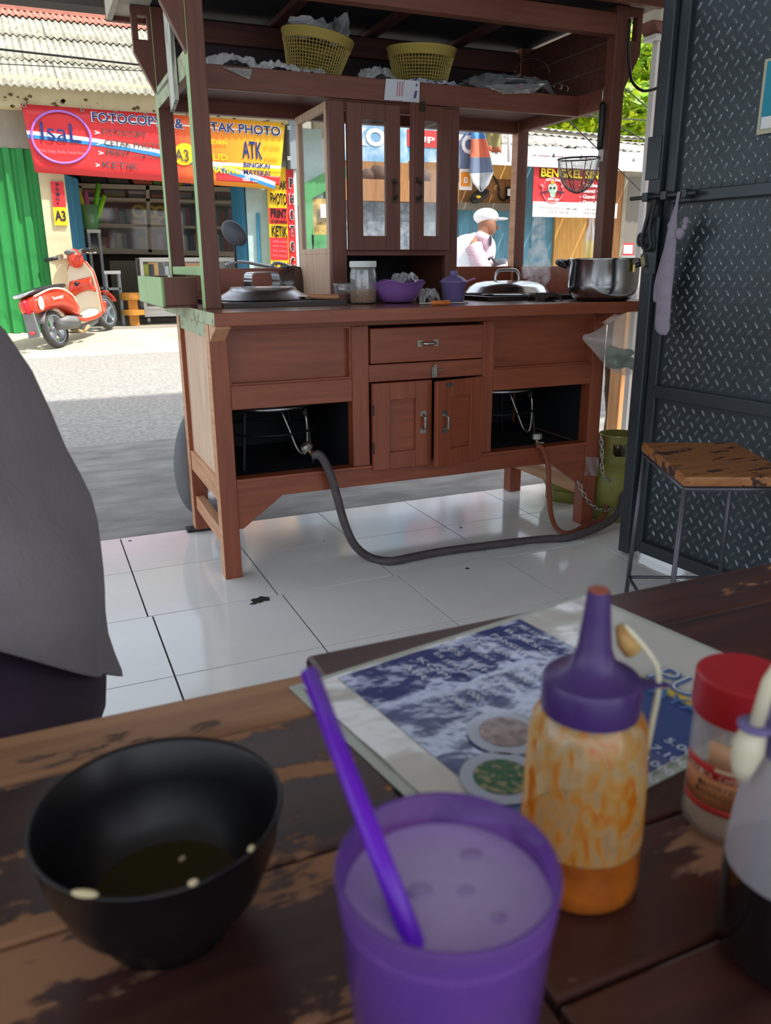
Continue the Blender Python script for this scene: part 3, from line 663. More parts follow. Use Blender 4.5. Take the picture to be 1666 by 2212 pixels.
# steel pot on the right of the worktop
pc = CL(1.445,-.006,CT+.0005)
t = thing('cooking_pot', 'large shiny steel cooking pot with black handles on the worktop', 'pot', pc)
MB().shell([(.0,.004),(.085,.004),(.107,.010),(.122,.028),(.127,.055),(.127,.135),(.133,.142),(.133,.147),(.122,.147),(.122,.06),(.116,.034),(.10,.016),(.0,.010)], 56).put('body', M_steel, t, smooth=True)
MB().lathe([(.0,.0),(.085,.0),(.100,.004),(.107,.010),(.0,.009)], 48).put('base', M_sheet, t)
for s in (-1,1):
    b = MB(); P = smoothpath([(s*.125,-.05,.118),(s*.150,-.046,.128),(s*.168,-.025,.134),(s*.171,0,.135),(s*.168,.025,.134),(s*.150,.046,.128),(s*.125,.05,.118)],4)
    b.tube(P, [.008+.004*math.sin(math.pi*i/(len(P)-1)) for i in range(len(P))], 8); h = b.put('handle', M_blk, t, smooth=True); h.rotation_euler = (0,0,R(-58))
    if s > 0: hb = MB().box(s*.126-.004, s*.126+.006, -.058, -.040, .098, .126).put('handle_mount', mat('brass_plate',(190,170,110),rough=.35,metal=.7), h, bev=.002)
# jar with pale lid and fried onions, small jar of chilli
def jar(name, label, u, v, r, h, fill, fm, lidm=None, wide=False):
    t = thing(name, label, 'jar', CL(u,v,CT+.0005))
    prof = [(.0,.003),(r*.93,.003),(r,.008),(r,h*.80),(r*.94,h*.86),(r*.94,h)] if not wide else [(.0,.003),(r*.6,.003),(r*.68,.01),(r*.95,h*.62),(r*.98,h*.7),(r*.93,h*.78),(r*.98,h*.86),(r,h)]
    prof = prof + [(q[0]-.0012 if q[0]>.002 else 0, q[1]+(.0012 if i==0 else 0)) for i,q in enumerate(prof)][::-1]
    MB().shell(prof, 36).put('wall', M_jar, t, smooth=True)
    pr = [(.0,.006),(r*.90,.006),(r*.96,.012),(r*.96,fill*.86),(r*.6,fill),(.0,fill*.97)] if not wide else [(.0,.006),(r*.58,.006),(r*.64,.012),(r*.78,fill*.8),(r*.5,fill),(.0,fill)]
    MB().lathe(pr, 24, wob=lambda a,i: 1+.03*math.sin(7*a+i)).put('contents', fm, t)
    if lidm: MB().lathe([(.0,h-.006),(r*1.02,h-.006),(r*1.02,h+.010),(r*.98,h+.014),(.0,h+.014)], 36).put('lid', lidm, t, auto=True)
    return t
M_onion = mat('fried_shallot_bits', (196,140,72), rough=.8, c2=(132,84,38), vscale=160, bump=1, bscale=220)
jar('storage_jar', 'clear plastic jar of fried shallots with a pale screw lid', .585, .20, .046, .128, .05, M_onion, mat('frosted_lid',(222,224,220),rough=.4))
jar('glass_jar', 'small open glass jar of red chilli behind the tall jar', .553, .32, .035, .068, .038, mat('red_chilli_paste',(150,34,34),rough=.4,var=.4,vscale=90), None, True)
# purple bowl with wavy rim
bc = CL(.712,.20,CT+.0005)
t = thing('purple_bowl', 'purple plastic bowl with a wavy rim holding a bag', 'bowl', bc)
def wv(a,i): return 1.0
b = MB(); n = 48; prof = [(.0,.003),(.048,.003),(.06,.008),(.078,.03),(.09,.055),(.099,.070),(.102,.072),(.098,.0735),(.087,.056),(.075,.032),(.056,.011),(.0,.007)]
vs = []; 
for i,(r,z) in enumerate(prof):
    for j in range(n):
        a = 2*math.pi*j/n; w = (.007*math.sin(5*a))*max(0,(z-.03)/.045); vs.append((r*math.cos(a)*(1+w*1.5), r*math.sin(a)*(1+w*1.5), z+w))
b.add(vs, [(i*n+j,i*n+(j+1)%n,(i+1)*n+(j+1)%n,(i+1)*n+j) for i in range(len(prof)-1) for j in range(n)]); b.put('bowl', M_purple, t, smooth=True)
crumple('plastic_bag', CL(.750,.22,CT+.050), .10, .09, .060, 4, M_clear, None, 'crumpled clear bag sticking out of the purple bowl', 'bag')
crumple('plastic_bag', CL(.845,.23,CT+.001), .085, .08, .05, 9, M_bag, None, 'crumpled cloudy bag between purple bowl and purple pot', 'bag')
# violet condiment pot with lid and pink spoon
t = thing('condiment_pot', 'dull violet plastic condiment pot with knobbed lid', 'pot', CL(.938,.20,CT+.0005))
MB().lathe([(.0,.0),(.036,.0),(.040,.004),(.046,.062),(.050,.066),(.0,.066)], 32).put('body', M_lilac, t, auto=True)
MB().lathe([(.0,.066),(.051,.066),(.051,.070),(.036,.083),(.020,.090),(.014,.092),(.015,.104),(.013,.107),(.0,.108)], 32).put('lid', M_lilac, t, auto=True)
sp = thing('spoon', 'pink plastic spoon stuck in the violet condiment pot', 'spoon', CL(.985,.20,CT+.067))
b = MB(); b.tube(smoothpath([(-.012,0,.001),(.012,0,.004),(.03,0,.010),(.042,0,.012)],4), [.003]*9+[.003,.0035,.004,.003], 8); b.put('handle', M_pink, sp, smooth=True)
# screwdriver style skewer and wooden spatula handle
t = thing('screwdriver', 'thin screwdriver with orange handle lying at the worktop edge', 'tool', CL(.757,-.055,CT+.009)); t.rotation_euler = (0,0,R(-4))
MB().tube([(-.075,0,0),(.10,0,-.002)], .0022, 8).put('shaft', M_steel, t, smooth=True)
MB().tube([(-.035,0,0),(-.030,0,0),(.0,0,0),(.028,0,0),(.034,0,0)], [.005,.0085,.0075,.0085,.004], 10).put('handle', mat('orange_plastic',(206,112,48),rough=.4), t, smooth=True)
t = thing('spatula', 'spatula with pale wooden handle resting on the burner rim', 'tool', CL(.445,.22,TRZ+.010)); t.rotation_euler = (0,0,R(-8))
MB().tube([(-.06,0,.004),(.0,0,0),(.05,0,-.001),(.054,0,-.001)], [.007,.009,.0095,.006], 12).put('handle', wood('pale_handle_wood',(206,150,110),(172,112,76),axis=0), t, smooth=True)
MB().box(-.15,-.06,-.02,.02,.003,.005).put('blade', M_steel, t)
# dark lid leaning at the back, rag
t = thing('small_lid', 'dark brown glass lid leaning against the back board', 'lid', CL(.500,.738,CT+.063))
rot = Matrix.Rotation(R(82),4,'X'); MB().lathe([(.0,.0),(.060,.0),(.063,.004),(.056,.010),(.03,.018),(.0,.02)], 36, 0, rot).put('glass', mat('smoky_glass',(70,52,46),rough=.12,spec=.8), t, smooth=True)
MB().lathe([(.055,-.001),(.064,-.001),(.065,.005),(.058,.006)], 36, 0, rot).put('rim', M_hinge, t, smooth=True)
crumple('rag', CL(1.250,.075,CT+.001), .115, .09, .032, 21, mat('dark_brown_rag',(66,54,46),rough=.95,var=.5,vscale=40), None, 'crumpled dark brown rag in front of the domed lid', 'rag', n=22, freq=14)
# steam
sm = bpy.data.materials.new('steam'); sm.use_nodes = True; nt = sm.node_tree; nt.nodes.clear()
o_ = nt.nodes.new('ShaderNodeOutputMaterial'); pv = nt.nodes.new('ShaderNodeVolumePrincipled'); tc = nt.nodes.new('ShaderNodeTexCoord'); nz = nt.nodes.new('ShaderNodeTexNoise'); nz.inputs['Scale'].default_value = 22; nz.inputs['Detail'].default_value = 4; nz.inputs['Distortion'].default_value = .8
rp = nt.nodes.new('ShaderNodeMapRange'); rp.inputs[1].default_value = .45; rp.inputs[2].default_value = .72; rp.inputs[3].default_value = 0; rp.inputs[4].default_value = 30
pv.inputs['Color'].default_value = (.99,.99,.99,1); pv.inputs['Anisotropy'].default_value = .35; nt.links.new(tc.outputs['Object'], nz.inputs['Vector']); nt.links.new(nz.outputs['Fac'], rp.inputs[0]); nt.links.new(rp.outputs[0], pv.inputs['Density']); nt.links.new(pv.outputs[0], o_.inputs['Volume'])
b = MB(); s0 = CL(1.425,.40,CT+.03)
b.lathe([(.0,.0),(.035,.012),(.055,.045),(.058,.085),(.050,.125),(.036,.18),(.026,.26),(.014,.34),(.0,.38)], 18, wob=lambda a,i: 1+.18*math.sin(2*a+i*1.3)); st_ = b.put('steam', sm, None, smooth=True); st_.location = s0; st_['kind'] = 'stuff'; tag(st_, 'wisp of steam rising beside the domed lid', 'steam')
# ---- top shelf
SHT = SH+.001
def basket(label, u, v, h, r0, r1, tilt, name='basket', yaw=0):
    t = thing(name, label, 'basket', CL(u,v,SHT+(.012 if tilt else 0))); t.rotation_euler = (R(4), R(tilt), yaw)
    m = mat('mustard_plastic', (188,166,86), rough=.5, sub=.05)
    MB().shell([(.0,.002),(r0,.002),(r0+.002,.016),(r0,.018),(.0,.006)], 40).put('bottom', m, t, smooth=True)
    b = MB(); n, k = 60, 11
    b.shell([(r0+(r1-r0)*i/k, .016+(h*.80-.016)*i/k) for i in range(k+1)], n); o = b.put('lattice_wall', m, t)
    md = o.modifiers.new('wire','WIREFRAME'); md.thickness = .0035; md.use_replace = True; md.use_even_offset = False
    ru = r0+(r1-r0)
    MB().shell([(ru-.001,h*.80),(ru+.003,h*.86),(ru+.006,h),(ru+.012,h),(ru+.012,h-.006),(ru+.008,h-.007),(ru+.005,h*.80),(ru-.001,h*.80)], 48).put('rim_band', m, t, smooth=True)
    return t
basket('mustard plastic basket tilted on the shelf with white plastic inside', .520,.50,.155,.085,.116,9)
basket('mustard plastic basket standing upright on the shelf', .942,.50,.160,.088,.117,0)
M_wp = mat('white_plastic_sheet', (206,208,212), rough=.4, var=.12, vscale=8); M_wp2 = film('white_thin_bag', (224,226,228), dens=.72, rough=.3, refl=.08)
def upright_sheet(pts_px, v, seed, m, label, name='plastic_sheet'):
    # stiff crumpled sheet standing up: outline in the photograph gives its real width and height at its own depth
    P = [MC.inverted() @ cplane(px,py,v) for px,py in pts_px]; b = MB()
    def fn(a, t):
        lo = P[0].lerp(P[1], a); hi = P[3].lerp(P[2], a); q = lo.lerp(hi, t); k = mnoise.noise(Vector((a*5+seed, t*4, seed)))
        return MC @ (q + Vector((0, .05*k+.03*math.sin(5*a+seed), .02*mnoise.noise(Vector((a*7, seed, t*2)))*t)))
    b.grid(fn, 14, 10); return tag(b.put(name, m, None, solid=.001), label, 'plastic sheet')
upright_sheet([(630,80),(715,92),(722,55),(632,30)], .46, 2, M_wp, 'white plastic sheet standing in the tilted basket, left fold')
upright_sheet([(700,92),(752,97),(748,24),(704,58)], .52, 5, M_wp, 'white plastic sheet standing in the tilted basket, right fold')
def shelfbag(px0, px1, py, v, d, h, seed, m, label, n=18, name='folded_plastic_bags'):
    a = MC.inverted() @ cplane(px0, py, v); c = MC.inverted() @ cplane(px1, py, v)
    return crumple(name, CL((a.x+c.x)/2, v, SHT), c.x-a.x, d, h, seed, m, None, label, 'bag', n=n, dome=True)
shelfbag(440,560,140,.420,.13,.072,31,M_wp,'white folded plastic bags stacked at the left end of the shelf')
shelfbag(545,650,145,.410,.11,.060,33,M_wp,'white folded bags in front of the tilted basket')
shelfbag(640,705,150,.400,.08,.050,35,M_wp2,'small heap of loose white bags below the tilted basket')
shelfbag(772,852,150,.420,.12,.075,37,M_wp2,'white bag bulging on the shelf between the two baskets')
M_bw = mat('blue_white_print_bag', (196,200,214), rough=.4, c2=(84,96,150), vscale=46, lo=.42, hi=.50)
shelfbag(872,1005,172,.390,.07,.046,39,M_bw,'blue and white printed bags in front of the upright basket')
def hangflap(pts, v, seed, m, label, name, cat='bag'):
    P = [cplane(px,py,v) for px,py in pts]; b = MB()
    b.grid(lambda a,t: P[3].lerp(P[2],a).lerp(P[0].lerp(P[1],a), t) + Vector((0,-.004-.012*abs(mnoise.noise(Vector((a*6+seed,t*4,seed)))),0)), 12, 10); return tag(b.put(name, m, None, solid=.0008), label, cat)
hangflap([(480,146),(545,150),(538,172),(500,156)], .332, 3, M_bag, 'clear plastic corner hanging over the shelf edge', 'plastic_bag')
# tray wrapped in clear plastic, wire hoop
tc0 = MC.inverted() @ cplane(1105,165,.44)
t = thing('wrapped_tray', 'grey tray wrapped in crumpled clear plastic on the shelf', 'tray', CL(tc0.x,.50,SHT+.045))
MB().lathe([(.0,.0),(.11,.0),(.15,.014),(.152,.017),(.11,.005),(.0,.004)], 32).put('tray', mat('grey_tray',(150,150,156),rough=.3,metal=.5), t, smooth=True)
ob = crumple('plastic_wrap', (0,-.02,-.030), .36, .26, .085, 44, M_clear, t, n=24, freq=12)
MB().box(-.10,.10,-.07,.07,-.0445,-.0005).put('spacer', M_soff, t)
MB().ball((.01,-.115,-.004), .010, .006, .006, 8, 6).put('red_tag', mat('red_plastic_tag',(190,40,48),rough=.5), t)
hangflap([(1040,184),(1180,180),(1150,202),(1085,204)], .332, 8, M_clear, 'clear plastic wrap sagging over the shelf edge under the tray', 'plastic_wrap')
hp = [cplane(1150+38*math.cos(a), 160-34*math.sin(a), .56) for a in [math.pi*k/18 for k in range(19)]]
tag(MB().tube(hp, .0022, 6).put('wire_hoop', M_zinc, None, smooth=True), 'thin wire hoop handle standing behind the wrapped tray', 'wire')
for k,(px,py) in enumerate(((1206,188),(1219,192))):
    P = [cplane(px+9*math.cos(a), py-8*math.sin(a), .345) for a in [R(-40+230*i/10) for i in range(11)]]
    tag(MB().tube(P, .0016, 6).put('wire_hook', M_chain, None, smooth=True), ('bent wire hook on the shelf end nearest the tray','bent wire hook on the shelf end nearest the right post')[k], 'hook')
# printed note on the shelf rail
M_note = mat('white_note_paper', (206,208,216), rough=.7); M_red = mat('red_ink', (186,96,104), rough=.7)
t = thing('paper_note', 'white printed note sheet hanging on the shelf rail above the cupboard', 'paper', cplane(868,196,.325))
def quadbox(b, pts, v, th=.001, m=0):
    P = [cplane(px,py,v) for px,py in pts]; n = (MC.to_3x3() @ Vector((0,1,0)))*th; b.prism(P, n, m); return b
quadbox(MB(), [(830,216),(870,218),(873,172),(834,170)], .330).put('left_leaf', M_note, t, w=True); quadbox(MB(), [(870,219),(906,222),(907,176),(874,172)], .327).put('right_leaf', M_note, t, w=True)
b = MB()
for k in range(3):
    x = 857+k*5; quadbox(b, [(x,208),(x+1.6,208),(x+3.6,176),(x+2,176)], .3288, .0006)
b.put('printed_lines', M_red, t, w=True); b = MB(); quadbox(b, [(893,212),(899,212),(902,196),(897,196)], .3258, .0006); quadbox(b, [(898,186),(902,187),(902,181),(899,180)], .3258, .0006); b.put('printed_stamp', mat('blue_ink',(90,90,130),rough=.7), t, w=True)
# wire skimmer hanging on the right post
t = thing('wire_skimmer', 'wire mesh skimmer with black handle hanging inside the right post', 'skimmer', cplane(1304,190,.12))
SV = .155
MB().tube(smoothpath([cplane(px,py,SV) for px,py in ((1318,194),(1312,190),(1306,189),(1303,197),(1302,218))],5), .0018, 6).put('hook', M_chain, t, smooth=True, w=True)
MB().tube([cplane(1302,220,SV), cplane(1303,228,SV), cplane(1300,270,SV), cplane(1296,318,SV), cplane(1295,324,SV)], [.007,.012,.012,.011,.006], 12).put('handle', M_blk, t, smooth=True, w=True)
c0 = cplane(1251,343,.155); rx = (cplane(1291,340,.155)-cplane(1212,343,.155)).length/2
ring = [c0 + Vector((rx*math.cos(a), rx*.8*math.sin(a), .004*math.cos(a))) for a in [2*math.pi*k/40 for k in range(40)]]
MB().tube(ring, .0026, 8, closed=True).put('rim', M_iron, t, smooth=True, w=True)
MB().tube(smoothpath([cplane(1295,324,SV), cplane(1294,336,SV), ring[0]],4), .003, 8).put('neck', M_zinc, t, smooth=True, w=True)
dep = .118; b = MB(); b.lathe([(rx*math.sqrt(max(0,1-(i/24)**2.2))*.985, -dep*(i/24)) for i in range(25)], 84, c=tuple(c0)); b.v = [(q[0], c0.y+(q[1]-c0.y)*.8, q[2]) for q in b.v]
ms = b.put('mesh_bowl', M_zinc, t, w=True); md = ms.modifiers.new('wire','WIREFRAME'); md.thickness = .0012; md.use_even_offset = False
for k in range(3):
    a = R(20+60*k); P = [c0 + Vector((rx*math.cos(a)*s*math.sqrt(1), rx*.8*math.sin(a)*s, -dep*(1-abs(s)**2.2))) for s in [-1+2*i/14 for i in range(15)]]
    MB().tube(P, .0014, 6).put('rib', M_iron, t, smooth=True, w=True)
MB().box(-.008,.008,-.002,.002,-.02,.02,0,Matrix.Translation(cplane(1299,336,SV-.01))).put('white_tag', M_wht, t, w=True)
# black cable drooping from the cart roof to the gate
q = [cplane(1361,42,.115), cplane(1358,100,.115), cplane(1361,150,.10), cplane(1367,178,.06), atY(1386,195,2.45), atY(1410,194,2.35), atY(1436,183,2.25)]
tag(MB().tube(smoothpath(q,8), .005, 8).put('power_cable', M_rub, None, smooth=True), 'black power cable drooping from the cart roof to the gate', 'cable')
# rubbish bag beside the cart
M_rub_in = mat('mixed_rubbish', (120,140,118), rough=.7, c2=(40,92,72), vscale=30, lo=.40, hi=.55)
P0 = CL(1.50,-.13,.60)
t = thing('rubbish_bag', 'cloudy plastic rubbish bag tied beside the cart and the gate', 'bag', P0)
b = MB(); pts = [(1263,735),(1283,745),(1310,750),(1340,748),(1375,740)]; rad = [.018,.036,.075,.112,.125]; vs = []
K = 20
for (px,py),r in zip([(1258,728),(1280,737),(1305,742),(1335,745),(1370,742),(1405,740)],[.010,.026,.062,.105,.125,.09]):
    c = cplane(px,py,-.13)
    for k in range(K):
        a = 2*math.pi*k/K; w = 1+.14*mnoise.noise(Vector((a*1.2, px*.03, 1)))
        vs.append(c + Vector((-.25*0, r*w*math.cos(a)*.8, r*w*math.sin(a))) )
b.add(vs, [(i*K+k,i*K+(k+1)%K,(i+1)*K+(k+1)%K,(i+1)*K+k) for i in range(5) for k in range(K)]+[tuple(range(K))[::-1], tuple(range(5*K,6*K))]); b.put('bag_skin', film('cloudy_bag',(238,238,234),dens=.30,rough=.3,refl=.06), t, smooth=True, w=True, sub=1)
b = MB(); 
rnd = random.Random(5)
for k in range(16): c = cplane(1345+rnd.uniform(-22,30), 772+rnd.uniform(-14,18), -.13+rnd.uniform(-.03,.04)); b.ball(c, rnd.uniform(.016,.034), rnd.uniform(.016,.036), rnd.uniform(.012,.022), 7, 5)
b.put('rubbish', M_rub_in, t, w=True)
# posts standing behind the gas cylinders
q = atZ(1348, 985, .02); 
def upright(name, px0, px1, py, Y, z1, m, label, rough=False):
    a = atY(px0,py,Y); c = atY(px1,py,Y); b = MB(); w = c.x-a.x; zg = gz(Y)
    if rough:
        vs = []; K = 10; n = 14
        for i in range(n):
            for k in range(K):
                an = 2*math.pi*k/K; r = w/2*(1+.18*mnoise.noise(Vector((an*1.3, i*.9, 4)))); vs.append((a.x+w/2+r*math.cos(an)+.015*math.sin(i*.5), Y+r*math.sin(an), zg+(z1-zg)*i/(n-1)))
        b.add(vs, [(i*K+k,i*K+(k+1)%K,(i+1)*K+(k+1)%K,(i+1)*K+k) for i in range(n-1) for k in range(K)]+[tuple(range(K))[::-1],tuple(range((n-1)*K,n*K))])
    else: b.box(a.x,c.x,Y,Y+w,zg,z1)
    return tag(b.put(name, m, None, bev=0 if rough else .004), label, 'post')
upright('wooden_post', 1337, 1366, 870, 3.12, .80, wood('new_pine',(222,168,108),(194,134,80),axis=2), 'pale planed timber post standing behind the gas cylinders')
upright('tree_trunk_post', 1308, 1336, 870, 3.32, .80, mat('dark_bark',(92,70,56),rough=.95,var=.5,vscale=18,bump=1,bscale=30), 'rough dark bark post standing behind the gas cylinders', True)
# motorbike parked on the road side of the cart
M_tyre = mat('grey_dusty_tyre', (116,118,120), rough=.85, bump=.3, bscale=60); M_rim = mat('silver_rim', (176,180,186), rough=.35, metal=.8); M_bike = mat('dark_grey_bike_plastic', (78,82,90), rough=.35)
fw = atG(460, 1110); hd = Vector((-.62,-.78,0)).normalized(); sd = Vector((-hd.y, hd.x, 0)); U = Vector((0,0,1))
fw.z = gz(fw.y)
bike = thing('motorbike', 'dark motorbike parked on the street side of the cart', 'motorbike', fw)
def wheel(parent, c, hd, sd, r, tw, rim=M_rim, tyre=M_tyre, spokes=5, lean=None):
    zz = lean or U; b = MB(); n = 44; prof = [(-tw,r*.80),(-tw*1.02,r*.88),(-tw*.7,r*.97),(0,r),(tw*.7,r*.97),(tw*1.02,r*.88),(tw,r*.80)]
    vs = [c + hd*(q*math.cos(2*math.pi*j/n)) + zz*(q*math.sin(2*math.pi*j/n)) + sd*s for s,q in prof for j in range(n)]
    b.add(vs, [(i*n+j,i*n+(j+1)%n,(i+1)*n+(j+1)%n,(i+1)*n+j) for i in range(len(prof)-1) for j in range(n)])
    wt = b.put('tyre', tyre, parent, smooth=True, w=True)
    b = MB(); prof = [(-tw*.8,r*.81),(-tw*.8,r*.70),(-tw*.35,r*.68),(tw*.35,r*.68),(tw*.8,r*.70),(tw*.8,r*.81),(0,r*.78),(-tw*.8,r*.81)]
    vs = [c + hd*(q*math.cos(2*math.pi*j/n)) + zz*(q*math.sin(2*math.pi*j/n)) + sd*s for s,q in prof for j in range(n)]
    b.add(vs, [(i*n+j,i*n+(j+1)%n,(i+1)*n+(j+1)%n,(i+1)*n+j) for i in range(len(prof)-1) for j in range(n)])
    for k in range(spokes):
        a = 2*math.pi*k/spokes+.3; d = hd*math.cos(a)+zz*math.sin(a); p = hd*(-math.sin(a))+zz*math.cos(a)
        b.add([c+d*(r*.10)+p*(r*.11*s)+sd*(tw*.45*q) for s in (-1,1) for q in (-1,1)]+[c+d*(r*.70)+p*(r*.06*s)+sd*(tw*.45*q) for s in (-1,1) for q in (-1,1)], [(0,1,5,4),(2,6,7,3),(0,4,6,2),(1,3,7,5)])
    b.tube([c-sd*tw*.9, c+sd*tw*.9], r*.16, 14)
    b.put('rim', rim, wt, smooth=False, w=True, auto=True)
    return wt
wr = .24
wheel(bike, fw+U*wr, hd, sd, wr, .042)
rw = fw - hd*1.24; rw.z = gz(rw.y); wheel(bike, rw+U*wr, hd, sd, wr, .042)
hc = fw - hd*.34 + U*.93
b = MB()
for s in (-1,1): b.tube([fw+U*wr+sd*(.07*s), fw-hd*.26+U*.80+sd*(.07*s)], .018, 10)
b.put('fork', M_rim, bike, smooth=True, w=True)
b = MB(); P = smoothpath([fw-hd*.30+U*.60, fw-hd*.55+U*.50, fw-hd*.9+U*.55, fw-hd*1.25+U*.66, fw-hd*1.5+U*.72],5); b.tube(P, [.07+.05*math.sin(math.pi*i/(len(P)-1)) for i in range(len(P))], 14); b.put('body', M_bike, bike, smooth=True, w=True)
b = MB(); P = smoothpath([fw-hd*.68+U*.70, fw-hd*.95+U*.76, fw-hd*1.25+U*.80, fw-hd*1.48+U*.81],5); b.tube(P, [.05,.09,.10,.11,.11,.12,.12,.12,.12,.12,.12,.12,.11,.10,.09,.05][:len(P)], 14); b.v = [tuple(q) for q in b.v]; b.put('seat', M_blk, bike, smooth=True, w=True)
b = MB(); b.tube(smoothpath([hc+sd*.33-hd*.10+U*.05, hc+sd*.20-hd*.06+U*.06, hc+sd*.08+U*.0, hc-sd*.08+U*.0, hc-sd*.20-hd*.06+U*.06, hc-sd*.33-hd*.10+U*.05],5), .011, 8); b.put('handlebar', M_rub, bike, smooth=True, w=True)
b = MB(); b.ball(hc+hd*.06-U*.03, .10, .08, .09, 16, 10); b.put('headlamp_cowl', M_bike, bike, smooth=True, w=True)
mc = cplane(506,504,1.10); base_ = hc - sd*.22 + U*.06
def mirror(c, root):
    mh = MB().tube(smoothpath([root, root+U*.05, c-U*.07, c-U*.02],4), .006, 8).put('mirror_stem', M_rub, bike, smooth=True, w=True)
    rot = Matrix.Translation(c) @ hd.to_track_quat('Y','Z').to_matrix().to_4x4() @ Matrix.Rotation(R(-38),4,'Y')
    MB().ball((0,0,0), .066, .016, .044, 20, 10, 0, rot).put('mirror', M_bike, mh, smooth=True, w=True)
mirror(mc, mc-U*.19)
for pts in (((487,572),(520,566),(560,572),(600,580)),((580,582),(596,568),(622,574),(640,582))):
    MB().tube(smoothpath([cplane(px,py,1.10) for px,py in pts],5), .007, 8).put('brake_lever', M_rim, bike, smooth=True, w=True)
# ================================================================== the near table and what stands on it
TZ = .70
M_tab = wood('dark_varnished_table', (72,42,36), (46,27,25), axis=0, rough=.30, scale=7, worn=(150,106,74), wornamt=.525)
M_tab2 = wood('red_brown_varnished_table', (84,46,38), (52,29,26), axis=0, rough=.30, scale=7, worn=(146,104,76), wornamt=.585)
M_edge = wood('bare_table_edge', (166,120,84), (128,88,60), axis=0, rough=.5, worn=(92,70,58), wornamt=.64)
def plank(parent, x0, x1, y0, y1, m, edge=False):
    return MB().box(x0, x1, y0+.0012, y1-.0012, TZ-.028, TZ).put('plank', m, parent, bev=.005 if edge else .002, w=True)
def table(name, label, x0, x1, ys, m, me, far):
    t = thing(name, label, 'table', ((x0+x1)/2, (ys[0]+ys[-1])/2, 0))
    for i in range(len(ys)-1):
        last = (i == len(ys)-2); plank(t, x0, x1, ys[i], ys[i+1], me if (last and far) else m, last)
    for x in (x0+.05, x1-.05):
        for y in (ys[0]+.05, ys[-1]-.06): MB().box(x-.025,x+.025,y-.025,y+.025,0,TZ-.09).put('leg', m, t, w=True, bev=.003)
    for y in (ys[0]+.05, ys[-1]-.06): MB().box(x0+.03,x1-.03,y-.012,y+.012,TZ-.09,TZ-.0285).put('apron', m, t, w=True)
    return t
table('dining_table', 'dark worn wooden table under the black bowl, left of the menu', -.95, .162, (-.20,-.03,.10,.238,.332,.462,.522), M_tab, M_edge, True)
table('dining_table', 'dark red brown wooden table under the sauce bottles, right of the menu', .1655, 1.35, (-.20,-.03,.08,.207,.281,.474,.549), M_tab2, M_tab2, False)
# laminated menu
t = thing('laminated_menu', 'laminated blue and white menu sheet lying across both tables', 'menu', tuple(atZ(1150,1520,TZ)))
mL, mB, mR, mT = [atZ(px,py,TZ) for px,py in ((632,1475),(1047,1912),(1748,1505),(1290,1285))]
# true rectangle through the measured corners: origin L, x axis towards T (long side), y axis towards B
ex = ((mT-mL)+(mR-mB)).normalized(); ex.z = 0; ex.normalize(); ey = Vector((ex.y,-ex.x,0)); ML, MW = .308, .222
mo = (mL+mB+mR+mT)/4 - ex*(ML/2) - ey*(MW/2)
def mq(a, c, z=0): return mo + ex*(a*ML) + ey*(c*MW) + Vector((0,0,.0012+z))
def mwav(a, c): return .0010*(mnoise.noise(Vector((a*6,c*5,1)))+1) + .0007*mnoise.noise(Vector((a*17,c*15,3))) + .003*max(0,1-a*9)**2*0
M_lam = film('laminate_film', (205,208,206), dens=.30, rough=.12, refl=.10); M_sheetw = mat('menu_paper', (206,202,196), rough=.14, ior=1.8, coat=.4, var=.06, vscale=5, bump=.10, bscale=24)
M_navy = mat('menu_navy', (66,82,138), rough=.10, ior=1.9, coat=.6, var=.12, vscale=14, bump=.16, bscale=26); M_cyan = mat('menu_blue', (52,92,150), rough=.13, coat=.6, bump=.4, bscale=40); M_gold = mat('menu_gold', (206,178,72), rough=.3)
def mpanel(name, a0,a1,c0,c1, m, z, par=t):
    b = MB(); b.grid(lambda p,q: mq(a0+(a1-a0)*p, c0+(c1-c0)*q, z+mwav(a0+(a1-a0)*p, c0+(c1-c0)*q)), 26, 22); b.f = [f[::-1] for f in b.f]; return b.put(name, m, par, smooth=True, w=True)
MB().prism([mq(0,0,-.0008),mq(0,1,-.0008),mq(1,1,-.0008),mq(1,0,-.0008)], (0,0,.0006)).put('laminate_border', mat('cloudy_laminate',(176,182,172),rough=.25), t, w=True)
mpanel('paper', .025,.975,.03,.97, M_sheetw, .0002)
mpanel('navy_field', .115,.700,.045,.965, M_navy, .0006)
mpanel('gold_rule', .704,.726,.35,.965, M_gold, .0007)
def mac(px, py): q = atZ(px,py,TZ)-mo; return (q.dot(ex)/ML, q.dot(ey)/MW)
# plates of food printed on the menu
M_pw = mat('printed_white_plate', (170,178,196), rough=.15, coat=.4); M_pg = mat('printed_greens', (46,96,66), rough=.15, c2=(150,140,110), vscale=160, lo=.40, hi=.5); M_pm = mat('printed_noodles', (168,150,148), rough=.15, c2=(110,90,92), vscale=150)
for px,py,r,m in ((1092,1592,.150,M_pm),(1085,1690,.150,M_pg)):
    a,c = mac(px,py)
    for rad,mm,z,nm in ((r,M_pw,.0026,'printed_plate'),(r*.68,m,.0030,'printed_food')):
        b = MB(); b.add([mq(a+rad*.55*math.cos(k*2*math.pi/28), c+rad*.76*math.sin(k*2*math.pi/28), z) for k in range(28)], [tuple(range(28))[::-1]]); b.put(nm, mm, t, w=True)
def mtext(s, a0, c0, w, h, m, off=.0, z=.003, rot=0):
    # baseline runs along the short side
    xd = (ey*math.cos(rot) + ex*math.sin(rot)); zd = Vector((0,0,1)).cross(xd); text(s, t, mq(a0,c0,z), xd, zd, w, h, m, off=off, lift=0)
M_nb = mat('menu_blue_ink', (70,104,160), rough=.4); M_lt = mat('menu_pale_ink', (206,210,226), rough=.3); M_out = mat('menu_title_fill', (206,206,206), rough=.3)
